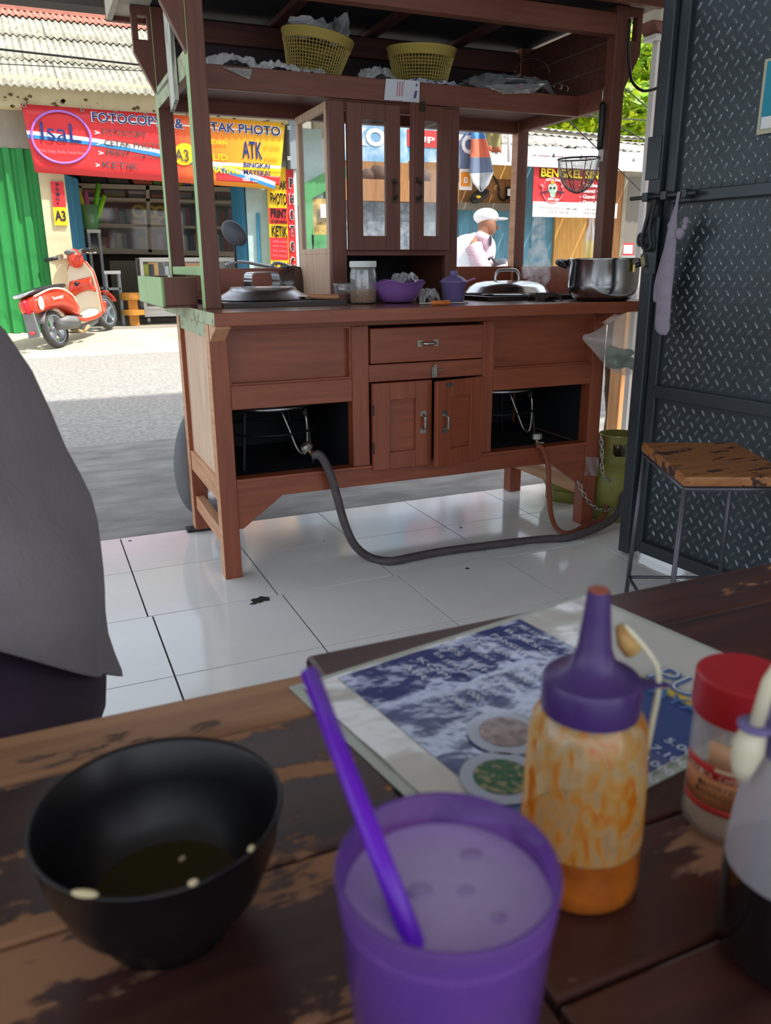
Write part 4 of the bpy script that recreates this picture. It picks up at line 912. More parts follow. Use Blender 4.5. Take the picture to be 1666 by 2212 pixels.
a1_,c1_ = mac(1392,1470); mtext('PURPLE', a1_, c1_, .112, .026, M_nb, .03, z=.0026); mtext('PURPLE', a1_+.004, c1_+.006, .109, .024, M_out, -.02, z=.0032)
a2_,c2_ = mac(1420,1512); mtext('MIE AYAM', a2_-.005, c2_-.20, .092, .013, M_nb, .02)
a3_,c3_ = mac(1432,1612)
for k in range(5): mtext(('5.000','7.100','10.000','12.000','8.000')[k], a3_-.045*k, c3_, .026, .0065, M_lt); mtext(('Mie Ayam','Mie Bakso','Mie Komplit','Pangsit','Es Jeruk')[k], a3_-.045*k, c3_-.34, .048, .0062, M_lt)
for k in range(9): mtext(('MIE AYAM','BAKSO','PANGSIT','CEKER','KERUPUK','ES TEH','ES JERUK','KOPI','AIR')[k], .655-.048*k, .10, .03+.007*((k*7)%4), .0056, M_lt, z=.0034); mtext(('10.000','12.000','8.000','9.000','2.000','4.000','5.000','5.000','3.000')[k], .655-.048*k, .34, .022, .0056, M_lt, z=.0034)
# black bowl with leftover broth
M_bowl = mat('black_melamine', (20,18,20), rough=.34, var=.2, vscale=20)
bc = Vector((.0255,.3185,TZ)); 
t = thing('black_bowl', 'black melamine bowl with leftover broth on the left table', 'bowl', bc)
MB().shell([(.0,.005),(.026,.005),(.027,.0005),(.030,.0005),(.031,.006),(.044,.022),(.0515,.042),(.0545,.0605),(.0556,.062),(.0545,.063),(.0530,.061),(.0498,.042),(.042,.024),(.028,.010),(.0,.008)], 64).put('bowl', M_bowl, t, smooth=True)
MB().lathe([(.0,.0145),(.0325,.0145),(.0340,.0160),(.0,.0160)], 48).put('broth', mat('oily_broth',(58,50,22),rough=.06,spec=.7), t, smooth=False)
M_noo = mat('pale_noodle', (206,190,150), rough=.4)
def bit(a, r, z, sx, sy, rz, nm='noodle_bit'):
    b = MB(); b.ball((0,0,0), sx, sy, .0016, 10, 6); o = b.put(nm, M_noo, t, smooth=True); o.location = (r*math.cos(a), r*math.sin(a), z); o.rotation_euler = (0,0,rz)
bit(R(-128), .0545, .0632, .0058, .0018, R(-30)); bit(R(-84), .0545, .0632, .0022, .0011, R(5)); bit(R(-55), .0545, .0632, .0018, .0010, R(30)); bit(R(60), .020, .0168, .0022, .0015, .5)
MB().tube(smoothpath([(-.014,-.020,.0165),(.0,-.012,.0168),(.016,-.006,.0165)],5), .0008, 6).put('noodle_bit', M_noo, t, smooth=True)
# purple tumbler, drink, straw
cc = Vector((.1035,.1905,TZ)); CH, CRt = .106, .0372
t = thing('purple_tumbler', 'translucent purple plastic tumbler with a drink and straw', 'tumbler', cc)
m, nt, pb = base('translucent_purple'); pb.inputs['Base Color'].default_value = lin((172,122,222)); pb.inputs['Roughness'].default_value = .14; pb.inputs['Transmission Weight'].default_value = .78; pb.inputs['IOR'].default_value = 1.25; pb.inputs['Subsurface Weight'].default_value = .0
M_cup = m
prof = [(.0,.0),(.0285,.0),(.0295,.003),(.0352,CH*.83),(.0356,CH*.84),(CRt,CH*.985),(CRt-.0006,CH),(CRt-.0018,CH*.995),(.0338,CH*.84),(.0334,CH*.83),(.0278,.006),(.0,.005)]
MB().shell(prof, 64).put('wall', M_cup, t, smooth=True)
dz = CH*.885
M_drink = mat('cloudy_lilac_drink', (176,158,196), rough=.08, sub=.2, var=.1, vscale=40)
MB().lathe([(.0,.0065),(.0270,.0065),(.0330,CH*.825),(.0342,dz-.0012),(.0345,dz),(.0,dz)], 56).put('drink', M_drink, t, auto=True)
for x,y,r in ((-.008,.004,.0045),(.006,-.002,.0032),(.016,.012,.004),(.010,-.016,.0028)): MB().ball((x,y,dz), r, r*.8, .0008, 12, 6).put('bubble', mat('drink_speck',(150,132,172),rough=.1), t, smooth=True)
s_top = atD(668,1452,.312); s_mid = atD(884,2012,.2495)
dirS = (s_mid - s_top).normalized(); sb = s_top + dirS*((s_mid-s_top).length+.016)
b = MB(); b.tube([s_top, s_top.lerp(sb,.5), sb], .0033, 16, cap=False); tag(b.put('drinking_straw', mat('violet_straw',(104,24,190),rough=.3,sub=.15), None, smooth=True, solid=.0005), 'violet drinking straw leaning in the purple tumbler', 'straw')
# orange sauce bottle
def lathe_bottle(parent, prof, m, name, n=56):
    p2 = [(max(0,r-.0012), z+(.0012 if i==0 else 0)) for i,(r,z) in enumerate(prof)][::-1]
    return MB().shell(prof+p2, n).put(name, m, parent, smooth=True)
sc = atZ(1246,1893,TZ)
t = thing('sauce_bottle', 'clear squeeze bottle of orange chilli sauce with purple nozzle cap', 'bottle', sc)
m, nt, pb = base('smeared_sauce_bottle'); L = nt.links; nt.nodes.clear()
o_ = nt.nodes.new('ShaderNodeOutputMaterial'); tr_ = nt.nodes.new('ShaderNodeBsdfTransparent'); df = nt.nodes.new('ShaderNodeBsdfDiffuse'); tl = nt.nodes.new('ShaderNodeBsdfTranslucent'); gl = nt.nodes.new('ShaderNodeBsdfGlossy'); gl.inputs['Roughness'].default_value = .18
tc = nt.nodes.new('ShaderNodeTexCoord'); mp = nt.nodes.new('ShaderNodeMapping'); mp.inputs['Scale'].default_value = (1.6,1.6,.62); L.new(tc.outputs['Object'], mp.inputs[0])
nz = nt.nodes.new('ShaderNodeTexNoise'); nz.inputs['Scale'].default_value = 85; nz.inputs['Detail'].default_value = 5; nz.inputs['Distortion'].default_value = 1.0; L.new(mp.outputs[0], nz.inputs['Vector'])
rp = nt.nodes.new('ShaderNodeValToRGB'); rp.color_ramp.elements[0].position = .40; rp.color_ramp.elements[0].color = lin((246,222,164)); e_ = rp.color_ramp.elements.new(.52); e_.color = lin((240,184,88)); rp.color_ramp.elements[2 if len(rp.color_ramp.elements)>2 else 1].position = .66; rp.color_ramp.elements[-1].color = lin((220,124,26)); L.new(nz.outputs['Fac'], rp.inputs[0])
L.new(rp.outputs[0], df.inputs[0]); L.new(rp.outputs[0], tl.inputs[0])
a0 = nt.nodes.new('ShaderNodeMixShader'); a0.inputs[0].default_value = .5; L.new(df.outputs[0], a0.inputs[1]); L.new(tl.outputs[0], a0.inputs[2])
a1 = nt.nodes.new('ShaderNodeMixShader'); mr = nt.nodes.new('ShaderNodeMapRange'); mr.inputs[1].default_value = .35; mr.inputs[2].default_value = .65; mr.inputs[3].default_value = .45; mr.inputs[4].default_value = .96; L.new(nz.outputs['Fac'], mr.inputs[0]); L.new(mr.outputs[0], a1.inputs[0]); L.new(tr_.outputs[0], a1.inputs[1]); L.new(a0.outputs[0], a1.inputs[2])
a2 = nt.nodes.new('ShaderNodeMixShader'); a2.inputs[0].default_value = .07; L.new(a1.outputs[0], a2.inputs[1]); L.new(gl.outputs[0], a2.inputs[2]); L.new(a2.outputs[0], o_.inputs[0])
M_smear = m
bp = [(.0,.001),(.0255,.001),(.0288,.004),(.0292,.010),(.0290,.030),(.0285,.060),(.0275,.082),(.0262,.090),(.0235,.0955),(.0205,.098),(.0200,.101)]
lathe_bottle(t, [(.0277,.031)]+[(r,z) for r,z in bp if z>.032], M_smear, 'bottle_wall') if False else MB().shell([(.0290,.030),(.0285,.060),(.0275,.082),(.0262,.090),(.0235,.0955),(.0205,.098),(.0200,.101)], 56).put('bottle_wall', M_smear, t, smooth=True)
MB().shell([(.0,.001),(.0255,.001),(.0288,.004),(.0292,.010),(.0290,.030)], 56).put('bottle_base', mat('sauce_filled_plastic',(196,106,30),rough=.16,c2=(140,70,22),vscale=24,coat=.5), t, smooth=True)
MB().lathe([(.0,.003),(.0245,.003),(.0275,.006),(.0280,.0295),(.0,.0295)], 48).put('sauce', mat('orange_chilli_sauce',(196,104,22),rough=.25,c2=(150,70,18),vscale=30,sub=.1), t, auto=True)
M_cap = mat('violet_cap', (68,45,104), rough=.32)
MB().lathe([(.0,.094),(.0222,.094),(.0226,.096),(.0226,.110),(.0215,.1125),(.0165,.114),(.0105,.119),(.0078,.127),(.0062,.142),(.0052,.153),(.0050,.1545),(.0,.1545)], 48).put('cap', M_cap, t, auto=True)
MB().lathe([(.0,.1545),(.0046,.1545),(.0046,.1552),(.0,.1554)], 20).put('sauce_stain', mat('dried_sauce',(158,78,56),rough=.5), t)
# tab, tether and little stopper
M_teth = mat('ivory_soft_plastic', (214,208,180), rough=.4, sub=.1)
rr2 = Vector((rr.x, rr.y, 0)).normalized()
def loc(px, py, d): return atD(px,py,d) - sc
ddep = (sc-CAM).dot(fwd)-.03
MB().prism([rr2*.020+Vector((0,0,.1075))+Vector((0,.004,0)), rr2*.020+Vector((0,0,.1075))-Vector((0,.004,0)), rr2*.034+Vector((0,-.003,.1075)), rr2*.034+Vector((0,.003,.1075))], (0,0,.0016)).put('cap_tab', M_cap, t)
P = [rr2*.0285+Vector((0,0,.100-.028)), rr2*.0300+Vector((0,0,.090)), rr2*.0310+Vector((0,0,.105)), rr2*.0290+Vector((0,0,.117)), rr2*.022+Vector((0,.002,.128)), rr2*.014+Vector((0,.003,.136))]
MB().tube(smoothpath(P,5), [.0014]*22+[.0018]*4, 8).put('tether', M_teth, t, smooth=True)
q = rr2*.0150+Vector((0,.002,.129)); MB().tube([q+rr2*.004+Vector((0,0,-.005)), q, q-rr2*.003+Vector((0,0,.007))], [.0045,.0042,.0022], 12).put('stopper', mat('stained_ivory',(196,160,96),rough=.5,c2=(160,110,50),vscale=90), t, smooth=True)
# pepper jar with red lid
jc = atZ(1566,1775,TZ)
t = thing('pepper_jar', 'clear seasoning jar with red lid and red band label', 'jar', jc)
jr, jh = .0228, .0835
lathe_bottle(t, [(.0,.001),(jr-.003,.001),(jr,.004),(jr,jh*.80),(jr-.001,jh*.84),(jr-.001,jh)], film('clear_jar',(226,220,210),dens=.22,rough=.08,refl=.10), 'jar_wall')
MB().lathe([(.0,.003),(jr-.004,.003),(jr-.002,.006),(jr-.002,.016),(.006,.020),(.0,.019)], 40).put('powder', mat('pale_powder',(206,182,150),rough=.9,var=.1,vscale=80), t, smooth=True)
MB().lathe([(.0,jh*.83),(jr+.0012,jh*.83),(jr+.0016,jh*.85),(jr+.0012,jh*1.075),(jr,jh*1.09),(.0,jh*1.092)], 44).put('lid', mat('red_lid',(176,30,40),rough=.35), t, auto=True)
def band(z0, z1, m, nm, a0=150, a1=345, r=jr+.0004):
    b = MB(); n = 40; vs = [(r*math.cos(R(a0+(a1-a0)*i/n)), r*math.sin(R(a0+(a1-a0)*i/n)), z) for i in range(n+1) for z in (z0,z1)]
    b.add(vs, [(2*i,2*i+2,2*i+3,2*i+1) for i in range(n)]); return b.put(nm, m, t, smooth=True, solid=.0003)
M_lred = mat('label_red', (196,40,40), rough=.45); M_lor = mat('label_orange', (206,136,84), rough=.45, c2=(176,100,60), vscale=40); M_lcr = mat('label_cream', (226,204,170), rough=.5)
band(.0185,.022,M_lred,'label_band'); band(.022,.0385,M_lor,'label'); band(.0385,.046,M_lred,'label_band'); band(.0435,.0455,M_lcr,'label_stripe',200,300,jr+.0008); band(.046,.060,mat('label_peach',(226,176,134),rough=.5),'label',190,300)
wd = (CAM-jc); wd.z = 0; az = math.atan2(wd.y, wd.x)
def jartext(s, z, h, a_mid, span, m):
    per = span/len(s); 
    for k,ch in enumerate(s):
        if ch == ' ': continue
        a = a_mid - span/2 + per*(k+.5); rad = jr+.0011; nrm = Vector((math.cos(a), math.sin(a), 0)); xd = Vector((-math.sin(a), math.cos(a), 0))
        text(ch, t, jc + nrm*rad + Vector((0,0,z)) - xd*(per*rad*.4), xd, (0,0,1), per*rad*.8, h, m, lift=0)
jartext('MERICA CAMPUR', .0392, .0030, az-.30, 1.5, M_lcr); jartext('18/09/25', .0325, .0034, az-.25, .9, mat('label_dark_ink',(70,56,40),rough=.6)); jartext('14/09/2027', .0280, .0034, az-.22, 1.05, mat('label_dark_ink2',(70,56,40),rough=.6))
# soy sauce bottle cut off at the frame edge
yc = Vector((.2735,.1895,TZ))
t = thing('soy_bottle', 'grey translucent squeeze bottle of dark soy sauce at the table corner', 'bottle', yc)
yr = .029
MB().shell([(yr,.046),(yr-.0006,.060),(yr-.003,.085),(yr-.007,.098),(.0195,.104)], 56).put('bottle_wall', film('grey_translucent_plastic',(200,198,204),dens=.78,rough=.2,refl=.07), t, smooth=True)
MB().shell([(.0,.001),(yr-.003,.001),(yr,.005),(yr+.0003,.030),(yr,.046)], 56).put('bottle_base', mat('soy_filled_plastic',(22,19,20),rough=.22,coat=.4), t, smooth=True)
MB().lathe([(.0,.003),(yr-.0045,.003),(yr-.002,.006),(yr-.0018,.046),(.0,.046)], 48).put('soy_sauce', mat('black_soy',(16,13,13),rough=.15), t, auto=True)
b = MB(); n=40
MB().lathe([(.0,.100),(.021,.100),(.0214,.116),(.016,.121),(.009,.130),(.006,.150),(.0,.150)], 40).put('cap', M_lilac, t, auto=True)
lv = Vector((-math.cos(YAW), math.sin(YAW), 0))
pl = [lv*.0268+Vector((0,0,.118)), lv*.0275+Vector((0,0,.100)), lv*.0282+Vector((0,0,.085))]
MB().tube([lv*.016+Vector((0,0,.152)), lv*.024+Vector((0,0,.134)), lv*.0265+Vector((0,0,.114))], [.0024,.0028,.0030], 12).put('tether', M_teth, t, smooth=True)
MB().tube([lv*.0265+Vector((0,0,.114)), lv*.0285+Vector((0,0,.104)), lv*.0295+Vector((0,0,.096)), lv*.0298+Vector((0,0,.090))], [.0046,.0066,.0050,.0034], 14).put('stopper', M_teth, t, smooth=True)
MB().lathe([(.0028,.0),(.0072,.0),(.0072,.0016),(.0028,.0016)], 20, 0, Matrix.Translation(lv*.0266+Vector((0,0,.1135)))).put('tether_ring', M_lilac, t, smooth=True)
# ================================================================== stools
def stool(label, A, B, D, h, group=None):
    # A far corner, B near corner on the left side, D far right corner (plan points)
    A, B, D = [Vector((q[0],q[1],0)) for q in (A,B,D)]; e1 = (B-A); e2 = (D-A); c = A+(e1+e2)/2
    t = thing('stool', label, 'stool', tuple(c), 0)
    Cc = A+e1+e2; pts = [A,B,Cc,D]
    seat = MB(); seat.prism([q-c+Vector((0,0,h-.026)) for q in pts], (0,0,.026)); seat.put('seat', wood('worn_stool_seat',(172,112,58),(142,86,42),axis=0,rough=.4,worn=(58,34,30),wornamt=.56), t, bev=.006)
    M = mat('bare_steel_rod', (96,96,104), rough=.4, metal=.6); ins = .05
    cor = []
    for q in pts:
        o = (q-c); top = o*.94 + Vector((0,0,h-.034)); bot = o*1.03 + Vector((0,0,0)); cor.append((top,bot)); MB().tube([top,bot], .0065, 8).put('leg', M, t, smooth=True)
    for i in range(4):
        a, b_ = cor[i][0], cor[(i+1)%4][0]; MB().tube([a,b_], .006, 8).put('top_bar', M, t, smooth=True)
        l = lambda w: w[1]+(w[0]-w[1])*(.085/h); MB().tube([l(cor[i]), l(cor[(i+1)%4])], .005, 8).put('stretcher', M, t, smooth=True)
    return t
stool('wooden topped metal rod stool in front of the gate', (1.579,1.784), (1.404,1.428), (1.825,1.668), .50)
stool('wooden topped metal rod stool under the seated person', (-.02,.66), (-.02,1.06), (-.36,.66), .45)
# ================================================================== seated person at the left, back to the cart, cut by the frame
M_skin = mat('skin', (150,104,80), rough=.55, sub=.1); M_jack = mat('grey_fleece', (122,117,121), rough=.95, var=.15, vscale=10, bump=.2, bscale=120); M_trou = mat('dark_plum_trousers', (58,42,60), rough=.85, var=.3, vscale=9); M_hair = mat('black_hair', (24,22,24), rough=.5)
per = thing('person', 'seated person in a loose grey jacket and dark plum trousers at left', 'person', (-.16,.86,.45))
# body: skin skeleton, faces -X, leaning forward
sk = bpy.data.meshes.new('body')
J = {'pel':(-.13,.86,.56),'sp':(-.16,.86,.72),'ch':(-.215,.86,.90),'nk':(-.26,.86,1.03),'hd0':(-.275,.86,1.10),'hd':(-.295,.86,1.20),
 'hL':(-.16,.95,.54),'hR':(-.16,.77,.54),'kL':(-.56,.97,.52),'kR':(-.56,.76,.52),'aL':(-.54,.97,.09),'aR':(-.54,.76,.09),'tL':(-.70,.97,.035),'tR':(-.70,.76,.035),
 'sL':(-.22,1.03,.96),'sR':(-.22,.69,.96),'eL':(-.34,1.07,.74),'eR':(-.36,.64,.75),'wL':(-.56,1.00,.735),'wR':(-.58,.70,.735)}
names = list(J); E_ = [('pel','sp'),('sp','ch'),('ch','nk'),('nk','hd0'),('hd0','hd'),('pel','hL'),('pel','hR'),('hL','kL'),('hR','kR'),('kL','aL'),('kR','aR'),('aL','tL'),('aR','tR'),('ch','sL'),('ch','sR'),('sL','eL'),('sR','eR'),('eL','wL'),('eR','wR')]
Rr = {'pel':.12,'sp':.105,'ch':.115,'nk':.05,'hd0':.075,'hd':.085,'hL':.085,'hR':.085,'kL':.058,'kR':.058,'aL':.038,'aR':.038,'tL':.032,'tR':.032,'sL':.055,'sR':.055,'eL':.04,'eR':.04,'wL':.026,'wR':.026}
pl_ = Vector((-.16,.86,.45))
vs = [Vector(J[n])-pl_ for n in names]; ed = [(names.index(a),names.index(b_)) for a,b_ in E_]
for s_,y in (('L',1),('R',-1)):
    w = Vector(J['w'+s_])-pl_; k0 = len(vs); palm = w+Vector((-.07,-.012*y,-.008)); vs.append(palm); ed.append((names.index('w'+s_), k0)); Rr_p = .022
    for f_ in range(5):
        off = (f_-1.5)*.018; b0 = len(vs)
        if f_ < 4: vs += [palm+Vector((-.03,off,.004)), palm+Vector((-.055,off*1.1,-.004)), palm+Vector((-.072,off*1.1,-.016))]
        else: vs += [palm+Vector((.02,-.03*y,.0)), palm+Vector((-.005,-.042*y,-.004)), palm+Vector((-.025,-.046*y,-.010))]
        ed += [(k0,b0),(b0,b0+1),(b0+1,b0+2)]
sk.from_pydata(vs, ed, []); bo_ = bpy.data.objects.new('body', sk); col.objects.link(bo_); bo_.parent = per; sk.materials.append(M_skin)
md = bo_.modifiers.new('skin','SKIN'); md.use_smooth_shade = True
for i,v_ in enumerate(sk.skin_vertices[0].data if sk.skin_vertices else []):
    r = Rr[names[i]] if i < len(names) else (.020 if (i-len(names))%16 == 0 else .0085); v_.radius = (r,r)
if sk.skin_vertices: sk.skin_vertices[0].data[0].use_root = True
md = bo_.modifiers.new('sub','SUBSURF'); md.levels = 2; md.render_levels = 2
def loft(rings, m, name, K=36, fold=.0, par=per, seed=0, sub=1):
    b = MB(); vs = []
    for i,(c,ax,ay,up_) in enumerate(rings):
        c = Vector(c)
        for k in range(K):
            a = 2*math.pi*k/K; w = 1+fold*mnoise.noise(Vector((math.cos(a)*2.2+seed, math.sin(a)*2.2, i*.55+seed)))
            vs.append(c + Vector(ax)*(math.cos(a)*w) + Vector(ay)*(math.sin(a)*w))
    n = len(rings); b.add(vs, [(i*K+k,i*K+(k+1)%K,(i+1)*K+(k+1)%K,(i+1)*K+k) for i in range(n-1) for k in range(K)])
    return b.put(name, m, par, smooth=True, solid=.006, sub=sub, w=True)
X_, Y_ = (1,0,0), (0,1,0)
def el(cx, cy, z, rx, ry, tilt=.0, ty=.0): return ((cx,cy,z), (rx,0,rx*tilt), (0,ry,ry*ty), None)
# jacket: widest and flaring at the hem, rising to the shoulders
loft([el(-.178,.86,.695,.224,.225,-.66,-.40), el(-.172,.86,.708,.214,.222,-.52,-.32), el(-.160,.86,.722,.202,.214,-.36,-.20), el(-.150,.86,.722,.190,.205,-.10,-.05), el(-.152,.86,.760,.183,.200,.0), el(-.165,.86,.80,.176,.198,.06), el(-.182,.86,.88,.170,.20,.10), el(-.205,.86,.95,.155,.19,.15), el(-.25,.86,1.0,.105,.13,.2), el(-.262,.86,1.03,.07,.075,.2), el(-.268,.86,1.055,.066,.068,.2)], M_jack, 'jacket', fold=.16, seed=2)
MB().ball((-.135,.845,.575), .165,.195,.125, 28, 16).put('trouser_seat', M_trou, per, smooth=True, w=True)
for s_ in ('L','R'):
    a, e, w = [Vector(J[q+s_]) for q in ('s','e','w')]; P = smoothpath([a+Vector((.03,0,.0)), a.lerp(e,.5), e, e.lerp(w,.5), w+Vector((.02,0,0))],4); rad = [.075,.078,.076,.072,.070,.068,.066,.064,.066,.062,.058,.056,.054,.052,.05,.048,.046]
    MB().tube(P, rad[:len(P)], 18, cap=False).put('sleeve', M_jack, per, smooth=True, w=True, sub=1)
    h_, k_, an = [Vector(J[q+s_]) for q in ('h','k','a')]
    P = smoothpath([Vector(J['pel'])+Vector((.03,(.05 if s_=='L' else -.05),-.01)), h_+Vector((-.02,0,.0)), h_.lerp(k_,.55), k_, k_.lerp(an,.4), an+Vector((0,0,.03))],4)
    rad = [.105,.112,.112,.110,.106,.102,.098,.094,.09,.086,.082,.08,.078,.076,.074,.072,.068,.066,.064,.062,.06]
    MB().tube(P, rad[:len(P)], 20, cap=True).put('trouser_leg', M_trou, per, smooth=True, w=True, sub=1)
    MB().ball(Vector(J['t'+s_])+Vector((.06,0,.008)), .115, .045, .042, 16, 10).put('shoe', M_blk, per, smooth=True, w=True)
hc_ = Vector(J['hd'])
b = MB(); b.ball(hc_+Vector((.012,0,.022)), .100, .090, .105, 24, 14); b.v = [q for q in b.v]; b.put('hair', M_hair, per, smooth=True, w=True)
b = MB(); b.ball(hc_+Vector((-.028,0,-.018)), .078, .070, .098, 24, 14); b.put('face', M_skin, per, smooth=True, w=True)
b = MB(); b.prism([hc_+Vector((-.100,-.012,-.03)),hc_+Vector((-.100,.012,-.03)),hc_+Vector((-.098,0,.012))], (-.022,0,-.008)); b.put('nose', M_skin, per, w=True)
for y in (-.03,.03): MB().ball(hc_+Vector((-.098,y,.004)), .008,.012,.006,10,6).put('eye', M_hair, per, smooth=True, w=True); MB().ball(hc_+Vector((-.02,y*2.45,-.01)), .018,.008,.028,10,8).put('ear', M_skin, per, smooth=True, w=True)
MB().ball(hc_+Vector((-.098,0,-.056)), .008,.022,.005,12,6).put('mouth', mat('lips',(120,70,64),rough=.5), per, smooth=True, w=True)
# ================================================================== copy shop across the street
YF = 10.48; SZ = gz(10.6)
M_cream2 = mat('cream_plaster', (226,212,172), rough=.9, var=.18, vscale=3, bump=.2, bscale=30); M_greyw = mat('grey_cement', (168,160,146), rough=.9, var=.2, vscale=3)
M_gd = mat('green_shutter_paint', (52,150,78), rough=.45, var=.25, vscale=3, stretch=(4,4,.5)); M_bl = mat('sky_blue_paint', (70,150,190), rough=.55, var=.25, vscale=5, stretch=(4,4,.6)); M_bl2 = mat('light_blue_wall', (190,216,214), rough=.8, var=.15, vscale=6)
M_prt = {n: mat('print_'+n, c, rough=.35, sub=0) for n,c in dict(red=(222,58,62), orange=(244,150,36), yellow=(250,206,40), dark=(52,44,70), white=(244,242,240), blue=(60,140,200), navy=(40,56,120), violet=(180,120,220), black=(34,30,32), pink=(232,130,140), grey=(90,80,80)).items()}
def wl(px, py, Y): return atY(px, py, Y)
# green corrugated shutter (panel folds are real)
x0, x1 = wl(-120,720,YF).x, wl(104,718,YF).x+.17; zt = wl(60,322,YF).z
sh_ = thing('roller_shutter', 'green corrugated metal shutter beside the copy shop', 'shutter', ((x0+x1)/2,YF,SZ))
n = int((x1-x0)/.135)
for i in range(n):
    a = x0+(x1-x0)*i/n; w = (x1-x0)/n; b = MB()
    b.prism([(a,YF,SZ),(a+w*.16,YF-.035,SZ),(a+w*.60,YF-.035,SZ),(a+w*.76,YF,SZ),(a+w,YF,SZ),(a+w,YF+.01,SZ),(a,YF+.01,SZ)], (0,0,zt-SZ)); b.put('shutter_fold', M_gd, sh_, w=True)
# facade pieces
zc0, zc1 = wl(60,240,YF).z, wl(60,196,YF-.1).z
xr = wl(640,300,YF).x
struct(MB().box(x0-3, xr+.02, YF-.02, YF+.25, zt, zc0+.05).put('wall_lintel', M_greyw), 'shaded lintel wall above the shutter and shop front')
struct(MB().box(x0-3, xr+.02, YF-.22, YF-.02, zc0, zc1+.12).put('trim_4', M_cream2), 'cream beam under the corrugated roof with dark stains')
M_st = mat('dark_stain', (110,92,60), rough=.95)
b = MB(); rnd = random.Random(11)
for k in range(60):
    px = rnd.uniform(0,640); q = wl(px, 203+px*.062+rnd.uniform(0,26), YF-.225); r = rnd.uniform(.006,.03); b.prism([(q.x-r,q.y,q.z),(q.x+r*.4,q.y,q.z-r*.6),(q.x+r,q.y,q.z+r*.3),(q.x,q.y,q.z+r*.8)], (0,.006,0))
so = b.put('peeling_spots', M_st, bpy.data.objects['trim_4'], w=True); so['kind'] = 'stuff'
xp0, xp1 = wl(88,420,YF-.1).x, wl(143,420,YF-.1).x
struct(MB().box(xp0, xp1, YF-.12, YF-.055, SZ, zc0).put('wall_pillar', M_cream2), 'cream pillar between shutter and shop')
# corrugated asbestos roof: rows of sheets with real waves
M_roof = mat('weathered_asbestos', (172,169,152), rough=.95, c2=(132,130,118), vscale=9, bump=.3, bscale=40); M_roofr = mat('red_brown_ridge', (176,120,104), rough=.9, var=.2, vscale=8)
rf_t = thing('corrugated_roof', 'grey corrugated roof with brown ridge over the copy shop', 'roof', (1.5, YF, zc1))
yE, zE = YF-.42, wl(10,186,YF-.42).z; slope = math.tan(R(28)); wl_ = .076; amp = .013
rowlen = 1.02; xs0 = -2.6; 
def wavesheet(xa, xb, ya, yb, dz, m, name, nw=None):
    b = MB(); nx = int((xb-xa)/wl_*8)+1
    def fn(a, t):
        x = xa+(xb-xa)*a; y = ya+(yb-ya)*t; return (x, y, zE+(y-yE)*slope+dz*(1-t)+amp*math.cos(2*math.pi*x/wl_))
    b.grid(fn, nx, 1); return b.put(name, m, rf_t, smooth=True, solid=.007, w=True)
hx = rowlen*math.cos(R(28))
for r_ in range(3):
    k = 0; xa = xs0 - .3*(r_%2)
    while xa < 4.3:
        xb = min(4.5, xa+wl_*14.1); wavesheet(xa, xb, yE+r_*hx*.86-(.0), yE+r_*hx*.86+hx*.93, .012+.005*(k%2)+r_*.003, M_roof, 'roof_sheet'); xa += wl_*14; k += 1
yR = yE+3*hx*.86
xa = xs0
while xa < 4.3:
    wavesheet(xa, min(4.5,xa+wl_*14.1), yR-.10, yR+.26, .03, M_roofr, 'ridge_sheet'); xa += wl_*14
zR = zE+(yR+.26-yE)*slope
MB().box(xs0, 4.5, yR+.20, yR+.34, zR-.02, zR+.10).put('ridge_cap', M_roofr, rf_t, w=True)
struct(MB().box(xs0, 4.6, yR+.7, yR+.95, zR-2.2, zR+.30).put('wall_parapet', mat('bare_concrete_parapet',(186,186,178),rough=.95,var=.2,vscale=4)), 'bare concrete wall edge above the roof ridge')
# wires over the roof
for k,(a,c,Y,r) in enumerate((((-20,104),(310,141),9.3,.010),((-20,137),(300,153),9.6,.004))):
    p, q = atY(*a,Y), atY(*c,Y); d = (q-p); p = p-d*4; q = q+d*4
    tag(MB().tube([p.lerp(q,i/12)-Vector((0,0,.25*math.sin(math.pi*i/12)*0)) for i in range(13)], r, 6).put('overhead_wire', M_rub, None), ('thick black overhead wire crossing in front of the grey roof','thin overhead wire crossing below the thick wire')[k], 'wire')
# ---- the big banner
YB = YF-.245
bn = thing('shop_banner', 'red and orange printed photocopy banner hanging under the shop roof', 'banner', tuple(wl(330,320,YB)))
TL, TR, BL, BR = [wl(px,py,YB) for px,py in ((45,224),(616,266),(76,372),(603,410))]
def bpt(a, t, off=0.0):   # t: 0 top, 1 bottom
    q = TL.lerp(TR,a).lerp(BL.lerp(BR,a), t); return q + Vector((0, -off + .005*math.sin(a*21)*(t*.8+.2) + .004*math.sin(a*9+t*3), -.02*math.sin(math.pi*a)*t*0))
def bpanel(a0,a1,t0,t1,m,name,lift,nx=30,ny=6):
    b = MB(); b.grid(lambda p,q: bpt(a0+(a1-a0)*p, t0+(t1-t0)*q, lift), nx, ny); return b.put(name, m, bn, smooth=True, w=True, solid=.002)
bpanel(0,.60,0,1,M_prt['red'],'red_field',0); 
m, nt, pb = base('banner_red_to_orange'); tc = nt.nodes.new('ShaderNodeTexCoord'); sx = nt.nodes.new('ShaderNodeSeparateXYZ'); mr = nt.nodes.new('ShaderNodeMapRange'); cr = nt.nodes.new('ShaderNodeValToRGB')
nt.links.new(tc.outputs['Object'], sx.inputs[0]); nt.links.new(sx.outputs[0], mr.inputs[0]); mr.inputs[1].default_value = bpt(.52,0).x-bn.location.x*0; mr.inputs[2].default_value = bpt(1,0).x
